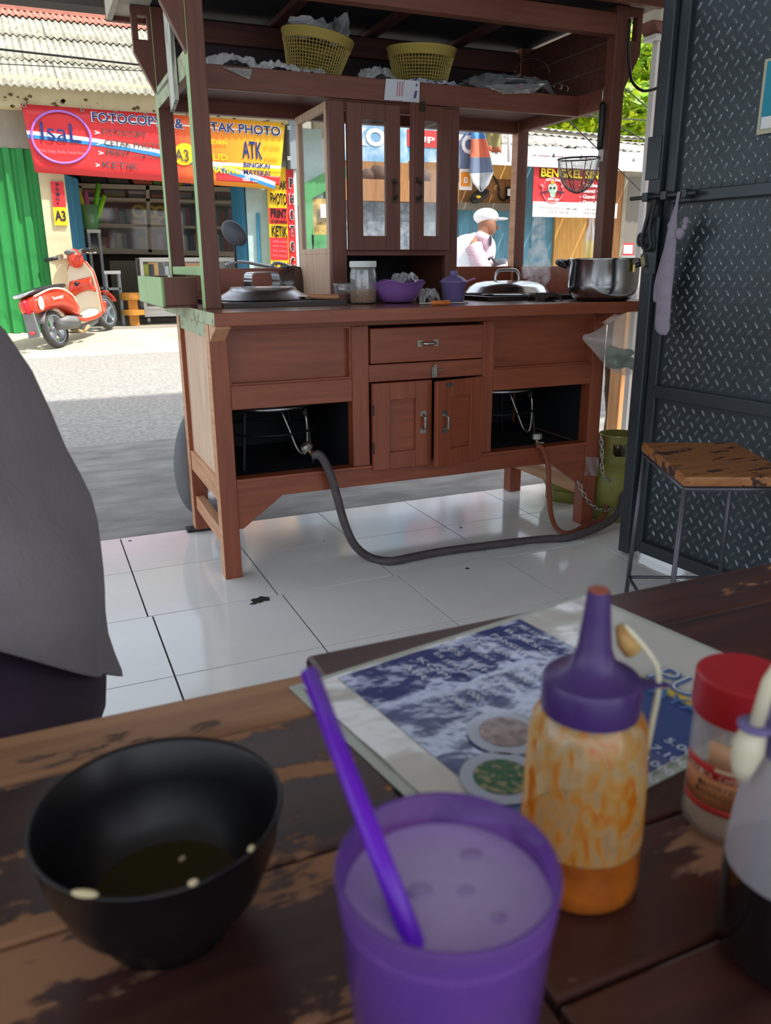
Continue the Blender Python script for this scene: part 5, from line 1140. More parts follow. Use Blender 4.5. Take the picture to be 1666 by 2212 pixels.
cr.color_ramp.elements[0].color = lin((226,66,56)); cr.color_ramp.elements[1].color = lin((252,196,40)); e_ = cr.color_ramp.elements.new(.4); e_.color = lin((246,140,40)); nt.links.new(mr.outputs[0], cr.inputs[0]); nt.links.new(cr.outputs[0], pb.inputs['Base Color']); pb.inputs['Roughness'].default_value = .4
bpanel(.52,1,0,1,m,'orange_field',.002)
bpanel(.72,1,.80,.93,M_prt['red'],'red_stripe',.004); bpanel(.72,1,.68,.74,M_prt['yellow'],'yellow_stripe',.004)
def bwave(f0, f1, a0, a1, m, name, lift):
    b = MB(); b.grid(lambda p,q: bpt(a0+(a1-a0)*p, f0(a0+(a1-a0)*p)*(1-q)+f1(a0+(a1-a0)*p)*q, lift), 40, 2); b.put(name, m, bn, smooth=True, w=True)
fw1 = lambda a: .42+.08*a+.44*a*a
bwave(lambda a: fw1(a)-.035, lambda a: fw1(a)+.025, 0, .98, M_prt['white'], 'white_wave', .006); bwave(lambda a: fw1(a)+.02, lambda a: fw1(a)+.075, 0, .98, M_prt['blue'], 'blue_wave', .006)
bwave(lambda a: .66-.02*a, lambda a: .72-.03*a, .70, 1, M_prt['white'], 'white_stripe', .005)
bwave(lambda a: .135, lambda a: .155, .28, .98, M_prt['white'], 'title_rule', .007)
# oval logo ring
b = MB(); cxp, cyp = 132, 296
ring = [atY(cxp+64*math.cos(a)*1.0, cyp+56*math.sin(a)+7*math.cos(a), YB-.014) for a in [2*math.pi*k/40 for k in range(40)]]
b.tube(ring, .013, 6, closed=True); b.put('logo_ring', M_prt['violet'], bn, smooth=True, w=True)
def btext(s, x, y, x2, hpx, m, off=0.0, Y=None, par=None, lift=.015, shear=0, slope_=None):
    Yp = Y or YB; p = atY(x, y, Yp); sl = (0.072 if slope_ is None else slope_); q = atY(x2, y+(x2-x)*sl, Yp); hh = (atY(x, y-hpx, Yp)-p).z
    xd = (q-p); w = xd.length; text(s, par or bn, p, xd, (0,0,1), w, hh, m, off=off, lift=lift, shear=shear)
for s,x,x2 in (('FOTOCOPY',198,352),('&',376,398),('CETAK PHOTO',420,607)):
    btext(s, x, 264+(x-198)*.083, x2, 23, M_prt['white'], .05, lift=.013); btext(s, x+2, 263+(x-198)*.083, x2-2, 21, M_prt['navy'], .012, lift=.017)
btext('IsaL', 90, 303, 176, 40, M_prt['navy'], .0, lift=.015); btext('Print, Copy, Ketik, Cetak Photo', 84, 330, 186, 9, M_prt['pink'], .01, lift=.015)
for k,(s,x,y,x2,h) in enumerate((('FOTOCOPY',222,292,317,13),('CETAK PHOTO',226,315,350,13),('PRINT',230,336,282,14),('HITAM COLOR',288,341,348,7),('KETIK',222,362,301,14))):
    btext(s, x, y, x2, h, M_prt['grey'], .01); 
    if k < 3 or k == 4: btext('>', x-17+(k==4)*2, y-1, x-6, 9, M_prt['white'], .03)
btext('A3', 378, 348, 408, 26, M_prt['grey'], .01, lift=.022); b = MB(); b.add([atY(398+24*math.cos(a), 333+24*math.sin(a), YB-.012) for a in [2*math.pi*k/24 for k in range(24)]],[tuple(range(24))[::-1]]); b.put('yellow_disc', M_prt['yellow'], bn, w=True)
btext('JILIDAN',440,314,490,14,M_prt['yellow'],.01); btext('SOLID',430,343,492,14,M_prt['yellow'],.01); btext('LAMINATING',420,370,517,16,M_prt['yellow'],.03)
btext('ATK', 524, 342, 567, 38, M_prt['navy'], .02); btext('Alat Tulis Kantor', 570, 322, 604, 9, M_prt['orange'], .01); btext('& Sekolah', 572, 347, 598, 9, M_prt['orange'], .01)
btext('BINGKAI', 526, 361, 583, 11, M_prt['navy'], .02); btext('MATERAI', 526, 377, 583, 11, M_prt['navy'], .02); btext('dll ...', 524, 391, 556, 10, M_prt['white'], .02)
for a in (.01,.21,.33,.44,.99): q = bpt(a,.03,.012); MB().tube([q+Vector((.018*math.cos(t),0,.018*math.sin(t))) for t in [2*math.pi*k/10 for k in range(10)]], .005, 5, closed=True).put('eyelet', M_zinc, bn, w=True)
# ---- PRINT A3 sign on the pillar
sg = thing('pillar_sign', 'small red and yellow PRINT A3 sign on the cream pillar', 'sign', tuple(wl(127,440,YF-.13)))
YS = YF-.13
def sq(par, x0,y0,x1,y1, Y, m, name, th=.02, slope_=0.06):
    a, c, d, e = atY(x0,y1,Y), atY(x1,y1+(x1-x0)*slope_,Y), atY(x1,y0+(x1-x0)*slope_,Y), atY(x0,y0,Y); xa, xb = (a.x+e.x)/2, (c.x+d.x)/2; z0_, z1_ = (a.z+c.z)/2, (d.z+e.z)/2
    return MB().box(xa,xb,Y-th,Y,z0_,z1_).put(name, m, par, w=True)
sq(sg, 112,392,140,447, YS, M_prt['red'],'red_panel'); sq(sg, 116,447,145,486, YS, M_prt['yellow'],'yellow_panel')
for k,ch in enumerate('PRINT'): btext(ch, 121, 403+k*10.2, 129, 7, M_prt['dark'], .02, Y=YS, par=sg, lift=.026)
btext('A3', 120, 477, 143, 23, M_prt['dark'], .03, Y=YS, par=sg, lift=.026)
# ---- blue folded door leaves
def leaf(name, label, px0, px1, Y0, Y1, ztop, n, m):
    a = atY(px0, 560, Y0); c = atY(px1, 560, Y1); t = thing(name, label, 'door', ((a.x+c.x)/2,(Y0+Y1)/2,SZ))
    for i in range(n):
        p = Vector((a.x+(c.x-a.x)*i/n, Y0+(Y1-Y0)*i/n, 0)); q = Vector((a.x+(c.x-a.x)*(i+.97)/n, Y0+(Y1-Y0)*(i+.97)/n, 0)); b = MB()
        b.prism([p+Vector((0,0,SZ)), q+Vector((0,0,SZ)), q+Vector((0,.03,SZ)), p+Vector((0,.03,SZ))], (0,0,ztop-SZ)); b.put('board', m, t, w=True, bev=.004)
    return t
ztop = wl(150,372,YF).z
leaf('folded_door', 'sky blue wooden door leaf beside the cream pillar', 143, 188, YF-.05, YF+.75, ztop, 4, M_bl); leaf('folded_door', 'sky blue wooden door leaf left of the pale blue wall', 508, 536, YF+.5, YF-.02, ztop, 3, M_bl)
# shop inside
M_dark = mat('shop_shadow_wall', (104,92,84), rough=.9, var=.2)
xl, xr2 = wl(145,500,YF).x-.3, wl(640,500,YF).x
YI = 12.7
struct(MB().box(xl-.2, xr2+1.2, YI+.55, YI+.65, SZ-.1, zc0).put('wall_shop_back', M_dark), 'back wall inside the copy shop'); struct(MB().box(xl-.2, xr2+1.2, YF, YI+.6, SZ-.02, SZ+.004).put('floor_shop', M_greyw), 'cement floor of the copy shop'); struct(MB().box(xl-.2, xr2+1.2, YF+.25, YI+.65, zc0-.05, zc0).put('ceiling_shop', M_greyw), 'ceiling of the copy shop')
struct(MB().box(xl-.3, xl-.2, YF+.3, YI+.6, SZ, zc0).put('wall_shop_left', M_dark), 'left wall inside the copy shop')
# display cabinet with books
M_fr = mat('ivory_cabinet_frame', (206,190,166), rough=.6)
cb = thing('display_cabinet', 'ivory framed glass display cabinet full of books in the copy shop', 'cabinet', tuple(atY(300,540,YI))[:2]+(SZ,))
YC = YI-.02
def rail(x0,y0,x1,y1,w,name='rail'):
    p, q = atY(x0,y0,YC), atY(x1,y1,YC); MB().bar(p, q, .05, w, 0, (0,0,1) if abs(q.x-p.x) > abs(q.z-p.z) else (1,0,0)).put(name, M_fr, cb, w=True)
rl = lambda y: (y, y+ (530-172)*.02)
RAILS = ((401,.06),(428,.035),(484,.035),(540,.07))
for y,w in RAILS: rail(168,y,536,y+10,w)
for x in (172, 318, 425, 530): rail(x, 401, x+ (6 if x<330 else 2), 545, .05, 'upright')
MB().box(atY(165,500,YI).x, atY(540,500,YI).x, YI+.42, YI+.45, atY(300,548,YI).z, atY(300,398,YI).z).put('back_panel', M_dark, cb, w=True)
for y in (428,484,540):
    z = atY(300,y+4,YI).z; MB().box(atY(165,500,YI).x, atY(540,500,YI).x, YI, YI+.42, z-.03, z).put('shelf', M_fr, cb, w=True)
for k,(xa,xb_) in enumerate(((172,318),(318,425),(425,530))):
    p, q = atY(xa,545,YC-.01), atY(xb_,405,YC-.01); MB().box(p.x, q.x, YC-.012, YC-.008, p.z, q.z).put('pane', M_glass, cb, w=True)
bname = ['brick red','slate blue','dusty pink','blue grey','ivory','grey','tan','plum','olive','navy','rose red','pale grey']
bcol = [(150,64,60),(84,96,124),(176,128,136),(70,80,96),(206,196,186),(96,110,120),(190,120,84),(120,72,104),(150,150,70),(60,66,84),(168,84,80),(130,140,150)]
bmats = [mat('book_cover', c, rough=.6) for c in bcol]
bmesh_ = [MB().box(-.5,.5,0,1,0,1).mesh('book', m_) for m_ in bmats]
rnd = random.Random(3)
for row,(yb_,hh,lab,grp) in enumerate(((540,.30,'upright book on the lowest glazed shelf of the copy shop','books on the lowest copy shop shelf'),(484,.30,'upright book on the middle glazed shelf of the copy shop','books on the middle copy shop shelf'))):
    z = atY(300,yb_+4,YI).z + .0005; x = atY(178,500,YI).x; xe = atY(525,500,YI).x
    while x < xe-.1:
        w = rnd.uniform(.035,.085); h = hh*rnd.uniform(.72,1.0)*.9
        if row == 1 and atY(276,500,YI).x < x < atY(352,500,YI).x: x += .1; continue
        ci = rnd.randrange(12); o = bpy.data.objects.new('book', bmesh_[ci]); col.objects.link(o); o.location = (x+w/2, YI+.06+rnd.uniform(0,.05), z); o.scale = (w*.96, .22, h); tag(o, bname[ci]+' '+lab, 'book', grp); x += w+.003
# flat piles on the top glazed shelf
z = atY(300,432,YI).z+.0005; x = atY(182,500,YI).x
for k in range(7):
    w = .30; 
    for j in range(3):
        o = bpy.data.objects.new('paper_pack', bmesh_[(k*5+j*3)%12]); col.objects.link(o); o.location = (x+w/2, YI+.05, z+j*.042); o.scale = (w*rnd.uniform(.85,.98), .26, .040); tag(o, bname[(k*5+j*3)%12]+' flat paper pack, '+('bottom','middle','top')[j]+' of a pile on the top glazed shelf', 'paper pack', 'paper packs on the top glazed shelf')
    x += w+.02
# tape rolls
for k,px in enumerate((299,325,346)):
    c = atY(px, 456+1.5*k, YI+.06); tag(MB().tube([c+Vector((.075*math.cos(a),0,.075*math.sin(a))) for a in [2*math.pi*i/20 for i in range(20)]], .026, 8, closed=True).put('tape_roll', mat('yellow_tape',(198,172,48),rough=.4), None, smooth=True), ('leftmost yellow tape roll on the middle shelf','middle yellow tape roll on the middle shelf','rightmost yellow tape roll on the middle shelf')[k], 'tape roll')
o = bpy.data.objects.new('tape_box', MB().box(-.5,.5,0,1,0,1).mesh('tape_box', mat('orange_box',(200,130,40),rough=.6))); col.objects.link(o); q = atY(318,488,YI); o.location = (q.x, YI+.05, q.z+.0005); o.scale = (.42,.2,.08); tag(o, 'orange box under the yellow tape rolls', 'box')
# coloured paper stacked on top of the cabinet
zt_ = atY(300,399,YI).z+.01
cols = [('dark brown',(80,66,58),0,.34),('dark grey',(96,88,84),.36,.28),('salmon',(214,110,90),.70,.26),('green',(110,150,80),.98,.10),('yellow',(214,184,54),1.09,.30),('violet',(120,104,150),1.40,.10),('pale grey',(196,190,176),1.51,.30),('pink',(214,120,140),1.95,.16),('orange',(214,120,60),2.12,.34)]
xx = atY(178,400,YI).x
for nme,c,off_,w in cols:
    b = MB(); dx = -.10; b.prism([(xx+off_,YI-.02,zt_),(xx+off_+w,YI-.02,zt_),(xx+off_+w+dx,YI-.02,zt_+.22),(xx+off_+dx,YI-.02,zt_+.22)], (0,.4,0)); tag(b.put('paper_stack', mat('paper_'+nme.replace(' ','_'), c, rough=.8, var=.2), None), nme+' paper stack on top of the copy shop cabinet', 'paper stack')
# counter wall, drawer unit
struct(MB().box(atY(240,600,YI-.3).x, atY(520,600,YI-.3).x, YI-.3, YI-.25, SZ, atY(300,563,YI-.3).z).put('wall_counter', mat('grey_counter_panel',(150,142,132),rough=.8,var=.15)), 'grey panelled counter front in the copy shop')
# tall stand with marker cup
M_gs = mat('grey_steel', (150,156,160), rough=.5, metal=.3)
def frame_stand(name, label, pxc, pytop, Y, w, ztop):
    q = atY(pxc,pytop,Y); t = thing(name, label, 'stand', (q.x,Y,SZ)); 
    for sx in (-1,1):
        for sy in (0,1): MB().box(q.x+sx*w/2-.015,q.x+sx*w/2+.015,Y+sy*w*.8,Y+sy*w*.8+.03,SZ,q.z).put('leg', M_gs, t, w=True)
    MB().box(q.x-w/2-.02,q.x+w/2+.02,Y-.01,Y+w*.8+.04,q.z,q.z+.04).put('top', M_wht, t, w=True); MB().box(q.x-w/2,q.x+w/2,Y,Y+.03,SZ+.45,SZ+.48).put('stretcher', M_gs, t, w=True)
    return q
q = frame_stand('steel_stand', 'tall grey steel stand holding the marker cup', 203, 503, 11.5, .13, 1)
cup = thing('marker_cup', 'clear cup of bright rolled sheets on the tall stand', 'cup', (q.x-.02,11.56,q.z+.0405))
MB().shell([(.0,.0),(.09,.0),(.12,.30),(.115,.30),(.085,.01),(.0,.01)], 24).put('cup', film('green_clear_cup',(150,220,170),dens=.45,rough=.2,refl=.08), cup, smooth=True)
for k,(c,dx,dy,hh) in enumerate((((230,214,40),-.10,0,.50),((214,110,170),-.02,.02,.46),((120,200,50),.12,0,.56),((150,214,50),.17,.02,.42))): MB().tube([(dx*.2,dy,.02),(dx*1.2,dy,hh)], .032, 12).put('rolled_sheet', mat('bright_roll',c,rough=.5), cup, smooth=True)
frame_stand('steel_stand', 'short grey steel stand with white top by the scooter wheel', 243, 592, 11.0, .16, 1)
# orange stool, glass case
M_or = mat('honey_plastic_wood', (200,138,56), rough=.5)
q = atY(284,632,10.98); t = thing('round_stool', 'honey coloured low stool in front of the copy shop counter', 'stool', (q.x,10.98,SZ)); h_ = q.z-SZ; r_ = .15
MB().lathe([(.0,h_-.09),(r_*.9,h_-.09),(r_,h_-.06),(r_,h_-.01),(r_*.95,h_),(.0,h_)], 28).put('seat', M_or, t, auto=True); MB().box(-.06,.06,-.06,.06,0,h_-.09).put('column', M_or, t, bev=.01); MB().lathe([(.0,.14),(r_*.95,.14),(r_*.97,.20),(.0,.21)], 28).put('ring_shelf', M_or, t, auto=True)
YG = 11.15
gx0, gx1 = atY(305,600,YG).x, atY(530,600,YG).x; gz0, gz1 = SZ+.10, atY(330,560,YG).z
t = thing('glass_case', 'low white framed glass display case on wheels', 'display case', ((gx0+gx1)/2,YG,SZ))
for x in (gx0, gx1-.04):
    for y in (YG, YG+.4): MB().box(x,x+.04,y,y+.04,gz0,gz1).put('upright', M_white, t, w=True)
for z in (gz0, gz0+.10, gz1-.03): MB().box(gx0,gx1,YG-.005,YG+.035,z,z+.03).put('rail', M_white, t, w=True)
MB().box(gx0+.01,gx1-.01,YG+.36,YG+.42,gz0,gz1-.01).put('back', M_greyw, t, w=True); zs = atY(330,596,YG).z
MB().box(gx0,gx1,YG+.02,YG+.4,zs-.02,zs).put('shelf', M_white, t, w=True); MB().box(gx0,gx1,YG+.02,YG+.42,gz0,gz0+.12).put('base', M_white, t, w=True); MB().box(gx0+.04,gx1-.04,YG+.005,YG+.01,gz0+.13,gz1-.03).put('pane', M_glass, t, w=True); MB().box(gx0,gx1,YG,YG+.44,gz1,gz1+.02).put('top', M_white, t, w=True)
for x in (gx0+.05,gx1-.05): MB().ball((x,YG+.03,SZ+.05), .035,.02,.05,12,8).put('caster', M_zinc, t, smooth=True, w=True)
for k,(px,w,h,c,lab) in enumerate(((322,.17,.15,(190,206,40),'lime green pencil box in the glass case'),(340,.20,.17,(240,180,50),'yellow box with red figures in the glass case'),(352,.09,.20,(170,170,168),'grey tin in the glass case'),(361,.08,.12,(220,224,230),'white bottle in the glass case'),(425,.24,.16,(236,150,60),'orange striped box in the glass case'),(455,.2,.14,(190,196,200),'pale box in the glass case'))):
    x = atY(px,590,YG).x; tag(MB().box(x-w/2,x+w/2,YG+.08,YG+.2,zs+.0005,zs+h).put('goods_box', mat('goods',c,rough=.5,var=.2,vscale=20), None, bev=.004), lab, 'box')
# ---- signs to the right: light blue wall, tall photo sign, grey meter box
xw0, xw1 = atY(534,480,YF).x, atY(700,480,YF).x
struct(MB().box(xw0,xw1,YF,YF+.2,SZ,zc0).put('wall_pale_blue', M_bl2), 'pale blue wall beside the copy shop door')
tag(MB().tube([atY(557,460,YF-.03),atY(561,575,YF-.03)], .022, 8).put('blue_pipe', M_bl, None), 'thin blue pipe on the pale blue wall', 'pipe')
YP = YF-.12
ps = thing('photo_sign', 'tall yellow and red sign board with PHOTO KETIK PRINT lettering', 'sign', tuple(atY(612,575,YP))[:2]+(SZ,))
sq(ps, 580,360,620,594, YP, M_prt['yellow'],'yellow_board',.03); sq(ps, 620,366,636,596, YP, M_prt['red'],'red_strip',.032); sq(ps, 636,364,642,596, YP, M_white,'edge_strip',.035)
sq(ps, 581,448,620,482, YP-.031, M_prt['red'],'red_panel',.004); sq(ps, 584,512,622,560, YP-.031, M_prt['red'],'red_panel',.004)
for s,x,y,x2,h in (('CETAK',582,409,618,20),('PHOTO',583,442,618,26),('PRINT',584,470,618,20),('HITAM WARNA',584,481,619,7),('KETIK',586,511,620,24),('SCAN',588,588,622,24)): btext(s,x,y,x2,h,M_prt['black'],.03,Y=YP,par=ps,lift=.042,slope_=.07)
for k in range(4): btext(('SKRIPSI LAPORAN','JURNAL, MAKALAH','SURAT LAMARAN','DAN LAIN LAIN')[k],588,524+k*10,618,5,M_prt['pink'],.01,Y=YP,par=ps,lift=.042)
for k,ch in enumerate('PHOTOC'): btext(ch, 622.5+k*.6, 408+k*34, 633+k*.6, 24, M_prt['white'], .06, Y=YP,par=ps,lift=.042,slope_=.07); btext(ch, 624+k*.6, 406+k*34, 632+k*.6, 20, M_prt['black'], .02, Y=YP,par=ps,lift=.048,slope_=.07)
mb = thing('meter_box', 'grey louvred metal box above the tall photo sign', 'box', tuple(atY(624,310,YF-.1)))
sq(mb, 616,250,633,368, YF-.05, mat('grey_box_steel',(140,152,158),rough=.5), 'case', .2)
for y in (272,338):
    for k in range(3): sq(mb, 621,y+k*3,628,y+k*3+1.5, YF-.25, M_white, 'louvre', .004)
# ---- green house front seen through the cart cupboard side
xg0, xg1 = atY(640,400,YF+.2).x, atY(733,400,YF+.2).x; zg = atY(675,372,YF+.2).z
struct(MB().box(xw1,xg1,YF+.2,YF+.4,zg,SZ+3.2).put('wall_cream_upper', M_cream2), 'cream upper wall of the green fronted house'); struct(MB().box(xw1,xg1,YF+.18,YF+.4,SZ,zg).put('wall_green_lower', mat('green_wall',(64,132,88),rough=.8,var=.15)), 'green lower wall of the house')
t = thing('green_gate', 'bright green painted gate leaf with a slanting brace', 'gate', tuple(atY(680,560,YF-.1))[:2]+(SZ,)); M_g2 = mat('bright_green_paint', (86,172,104), rough=.6, var=.2)
p0,p1 = atY(650,420,YF-.02), atY(712,388,YF-.02); MB().bar(p0+(p0-p1)*.3, p1+(p1-p0)*.6, .05, .20).put('brace', M_g2, t, w=True)
a = atY(652,560,YF); c = atY(672,425,YF); MB().box(a.x,c.x,YF-.06,YF,SZ,c.z).put('board', M_g2, t, w=True); a = atY(672,560,YF); c = atY(720,508,YF); MB().box(a.x,c.x,YF-.06,YF,SZ,c.z).put('board', M_g2, t, w=True)
a = atY(674,508,YF-.02); c = atY(715,430,YF-.02); MB().box(a.x,c.x,YF-.02,YF+.1,a.z,c.z).put('lit_opening', mat('yellow_lit_panel',(220,186,110),rough=.8,c2=(150,120,60),vscale=14), t, w=True)  # opening with yellow light inside, that glow put into the panel colour
sq(t, 692,440,712,470, YF-.05, M_wht, 'white_notice', .01); sq(t, 676,250,704,392, YF+.16, M_cream, 'pale_jamb', .06); sq(t, 693,300,712,388, YF+.1, M_wht, 'white_curtain', .03)
# ================================================================== red scooter
RC = atG(133,755); RC.z = gz(RC.y); FC = atD(240,709,9.72)
F0 = FC - RC; f_ = F0.normalized(); WBs = F0.length
lft = Vector((-f_.y, f_.x, 0)).normalized(); lean = R(11); up0 = f_.cross(lft)*-1 if (f_.cross(lft)).z < 0 else f_.cross(lft)
us = (up0*math.cos(lean) + lft*math.sin(lean)).normalized(); ss = -(lft*math.cos(lean) - up0*math.sin(lean)).normalized()   # ss: right hand side
kS = WBs/1.25
def S(x, y, z): return RC + f_*(x*kS) + ss*(y*kS) + us*(z*kS)      # forward, right, up from the rear contact
M_sr = mat('scooter_red', (216,64,40), rough=.25, coat=.5); M_scr = mat('scooter_cream', (232,224,196), rough=.3, coat=.4); M_sb = mat('scooter_black', (40,42,48), rough=.4); M_sg = mat('scooter_grey_plastic', (120,122,124), rough=.5); M_chr = mat('chrome', (210,210,212), rough=.12, metal=1)
sc_t = thing('scooter', 'red and cream scooter parked in front of the green shutter', 'scooter', tuple(RC))
wheel(sc_t, S(0,0,.24), f_, ss, .24*kS, .05*kS, lean=us, tyre=mat('black_tyre',(66,66,66),rough=.85,bump=.6,bscale=90)); wheel(sc_t, S(1.25,0,.24), f_, ss, .24*kS, .045*kS, lean=us, tyre=mat('black_tyre2',(70,70,70),rough=.85,bump=.6,bscale=90))
def sloft(secs, m, name, K=24, pw=2.6, par=sc_t):
    b = MB(); vs = []
    for (x,zc,hz,hw,sk_) in secs:
        for k in range(K):
            a = 2*math.pi*k/K; ca, sa = math.cos(a), math.sin(a); q = (abs(ca)**(2/pw))*(1 if ca>=0 else -1); r = (abs(sa)**(2/pw))*(1 if sa>=0 else -1); vs.append(S(x+sk_*r, hw*q, zc+hz*r))
    n = len(secs); b.add(vs, [(i*K+k,i*K+(k+1)%K,(i+1)*K+(k+1)%K,(i+1)*K+k) for i in range(n-1) for k in range(K)]+[tuple(range(K))[::-1],tuple(range((n-1)*K,n*K))]); return b.put(name, m, par, smooth=True, w=True)
rb = sloft([(-.40,.60,.05,.06,0),(-.37,.60,.10,.115,0),(-.28,.605,.12,.15,0),(-.10,.615,.125,.175,0),(.12,.605,.13,.18,0),(.30,.56,.15,.17,0),(.42,.50,.17,.15,0),(.50,.42,.12,.13,0)], M_sr, 'rear_body')
sloft([(-.43,.73,.02,.08,0),(-.38,.745,.03,.12,0),(-.2,.755,.035,.15,0),(.05,.75,.04,.155,0),(.25,.74,.04,.14,0),(.42,.735,.03,.10,0),(.46,.73,.015,.06,0)], M_sb, 'seat')
sloft([(-.47,.735,.018,.06,0),(-.44,.745,.026,.10,0),(-.30,.765,.02,.13,0),(-.15,.775,.014,.12,0)], M_chr, 'grab_rail')
b = MB(); P = smoothpath([S(-.36,.152,.70),S(-.05,.182,.735),(S(.2,.182,.70)),S(.38,.165,.60),S(.47,.14,.48)],6); b.tube(P, .012*kS, 8); b.put('cream_trim', M_scr, rb, smooth=True, w=True)
MB().ball((0,0,0), .07, .025, .085, 16, 10, 0, Matrix.Translation(S(-.385,.03,.60)) @ Matrix((f_,ss,us)).transposed().to_4x4()).put('tail_light', mat('red_lens',(210,30,44),rough=.15), rb, smooth=True, w=True)
MB().ball((0,0,0), .045, .012, .075, 16, 10, 0, Matrix.Translation(S(-.27,.150,.60)) @ Matrix((f_,ss,us)).transposed().to_4x4() @ Matrix.Rotation(R(25),4,'Y')).put('indicator', M_scr, rb, smooth=True, w=True)
b = MB(); b.prism([S(-.40,-.08,.52),S(-.40,.08,.52),S(-.44,.09,.22),S(-.44,-.09,.22)], f_*.02); b.put('mud_flap', M_sg, sc_t, w=True, bev=.004); MB().ball(S(-.45,.0,.28), .03,.03,.018,10,6).put('reflector', M_prt['red'], sc_t, smooth=True, w=True)
b = MB(); P = [S(.25*math.cos(a)*1.08, 0, .24+.25*math.sin(a)*1.08) for a in [R(60+95*i/8) for i in range(9)]]; b.add([q+ss*s for q in P for s in (-.06,.06)], [(2*i,2*i+1,2*i+3,2*i+2) for i in range(8)]); b.put('rear_mudguard', M_sg, sc_t, smooth=True, solid=.006, w=True)
sloft([(.18,.26,.06,.09,0),(.28,.27,.09,.11,0),(.45,.27,.09,.10,0),(.58,.27,.05,.08,0)], M_sb, 'engine')
b = MB(); b.tube([S(-.16,.17,.30),S(-.12,.17,.295),S(.10,.175,.27),S(.26,.17,.24),S(.34,.15,.22)], [.042,.058,.066,.056,.025], 18); mf = b.put('muffler', mat('grey_muffler',(96,98,100),rough=.4,metal=.5), sc_t, smooth=True, w=True)
b = MB(); b.tube([S(-.14,.215,.335),S(.02,.225,.325),S(.2,.215,.285),S(.27,.20,.262)], [.02,.042,.040,.015], 12); b.put('heat_shield', M_sg, mf, smooth=True, w=True)
b = MB(); b.tube([S(.33,.06,.16),S(.36,.16,.10)], .016, 8); b.tube([S(.36,.16,.10),S(.46,.20,.16)], .018, 8); b.put('footpeg', mat('tan_rubber',(176,150,110),rough=.7), sc_t, smooth=True, w=True)
b = MB(); b.tube([S(.38,-.08,.20),S(.36,-.22,.015)], .012, 8); b.put('side_stand', M_sb, sc_t, smooth=True, w=True)
# leg shield: a curved board facing the rider
def shield(u, v):   # u across -1..1, v 0 bottom..1 top
    hw = (.235-.02*abs(v-.45)*2)*(1 if v < .8 else 1-(v-.8)*1.9); x = .86+.12*(1-v)**2*0+.20*v*.6+.05*(1-u*u)+.0; z = .26+.70*v; return S(x, u*hw, z)
b = MB(); b.grid(lambda a,t: shield(a*2-1,t), 18, 16); sd_ = b.put('leg_shield', M_scr, sc_t, smooth=True, solid=.035, w=True)
b = MB(); P = [shield(1,t) for t in [i/16 for i in range(17)]]+[shield(1-2*i/8,1) for i in range(1,9)]+[shield(-1,1-i/16) for i in range(1,17)]; b.tube(P, .012, 8); b.put('red_edge', M_sr, sd_, smooth=True, w=True)
b = MB(); b.grid(lambda a,t: shield((a*2-1)*.80, .48+.22*t-.06*(a*2-1)**2*(1-t)) - f_*(.05*math.sin(math.pi*t)+.02), 14, 8); b.put('glove_box', M_sr, sd_, smooth=True, solid=.02, w=True)
MB().ball(shield(-.25,.64)-f_*.07, .03,.03,.03,12,8).put('key_lock', M_sb, sd_, smooth=True, w=True)
sloft([(.36,.27,.05,.14,0),(.5,.24,.05,.15,0),(.7,.24,.05,.15,0),(.86,.27,.07,.17,0),(.95,.30,.08,.16,0)], M_scr, 'floorboard'); b = MB(); b.tube(smoothpath([S(.36,.15,.29),S(.5,.165,.24),S(.75,.17,.235),S(.93,.20,.29),S(.96,.23,.40)],5), .022, 8); b.put('red_sill', M_sr, sc_t, smooth=True, w=True); sloft([(.45,.17,.04,.10,0),(.6,.16,.05,.12,0),(.82,.18,.05,.12,0),(.9,.2,.03,.1,0)], M_sg, 'belly_pan')
hcw = S(.98,0,1.03); MB().ball((0,0,0), .10,.085,.11, 18, 12, 0, Matrix.Translation(hcw) @ Matrix((f_,ss,us)).transposed().to_4x4()).put('head_cowl', M_sr, sc_t, smooth=True, w=True); MB().ball((0,0,0), .075,.07,.03, 16, 8, 0, Matrix.Translation(S(.92,0,1.115)) @ Matrix((f_,ss,us)).transposed().to_4x4() @ Matrix.Rotation(R(20),4,'Y')).put('speedometer', M_sg, sc_t, smooth=True, w=True)
b = MB(); b.tube(smoothpath([S(.84,.35,1.10),S(.90,.20,1.09),S(.97,.10,1.05),S(.97,-.10,1.05),S(.90,-.20,1.09),S(.84,-.35,1.10)],5), .013, 8); hb = b.put('handlebar', M_chr, sc_t, smooth=True, w=True)
for s in (-1,1):
    MB().tube([S(.90,.21*s,1.092),S(.83,.37*s,1.10)], .021, 10).put('grip', M_sb, hb, smooth=True, w=True); MB().tube([S(.93,.17*s,1.08),S(.93,.30*s,1.05),S(.90,.40*s,1.04)], .008, 6).put('brake_lever', M_chr, hb, smooth=True, w=True)
    MB().box(-.03,.03,-.03,.03,-.025,.025,0,Matrix.Translation(S(.92,.18*s,1.10)) @ Matrix((f_,ss,us)).transposed().to_4x4()).put('switch_block', M_zinc, hb, w=True, bev=.005)
text('Scoopy', sc_t, S(-.08,.198,.585), f_*1.0, us, .23*kS, .055*kS, M_prt['white'], off=.01, lift=.0)
MB().grid(lambda a,t: S(1.25+.29*math.cos(R(20+120*a)), (t-.5)*.13, .24+.29*math.sin(R(20+120*a))), 10, 3).put('front_mudguard', M_sr, sc_t, smooth=True, solid=.006, w=True)
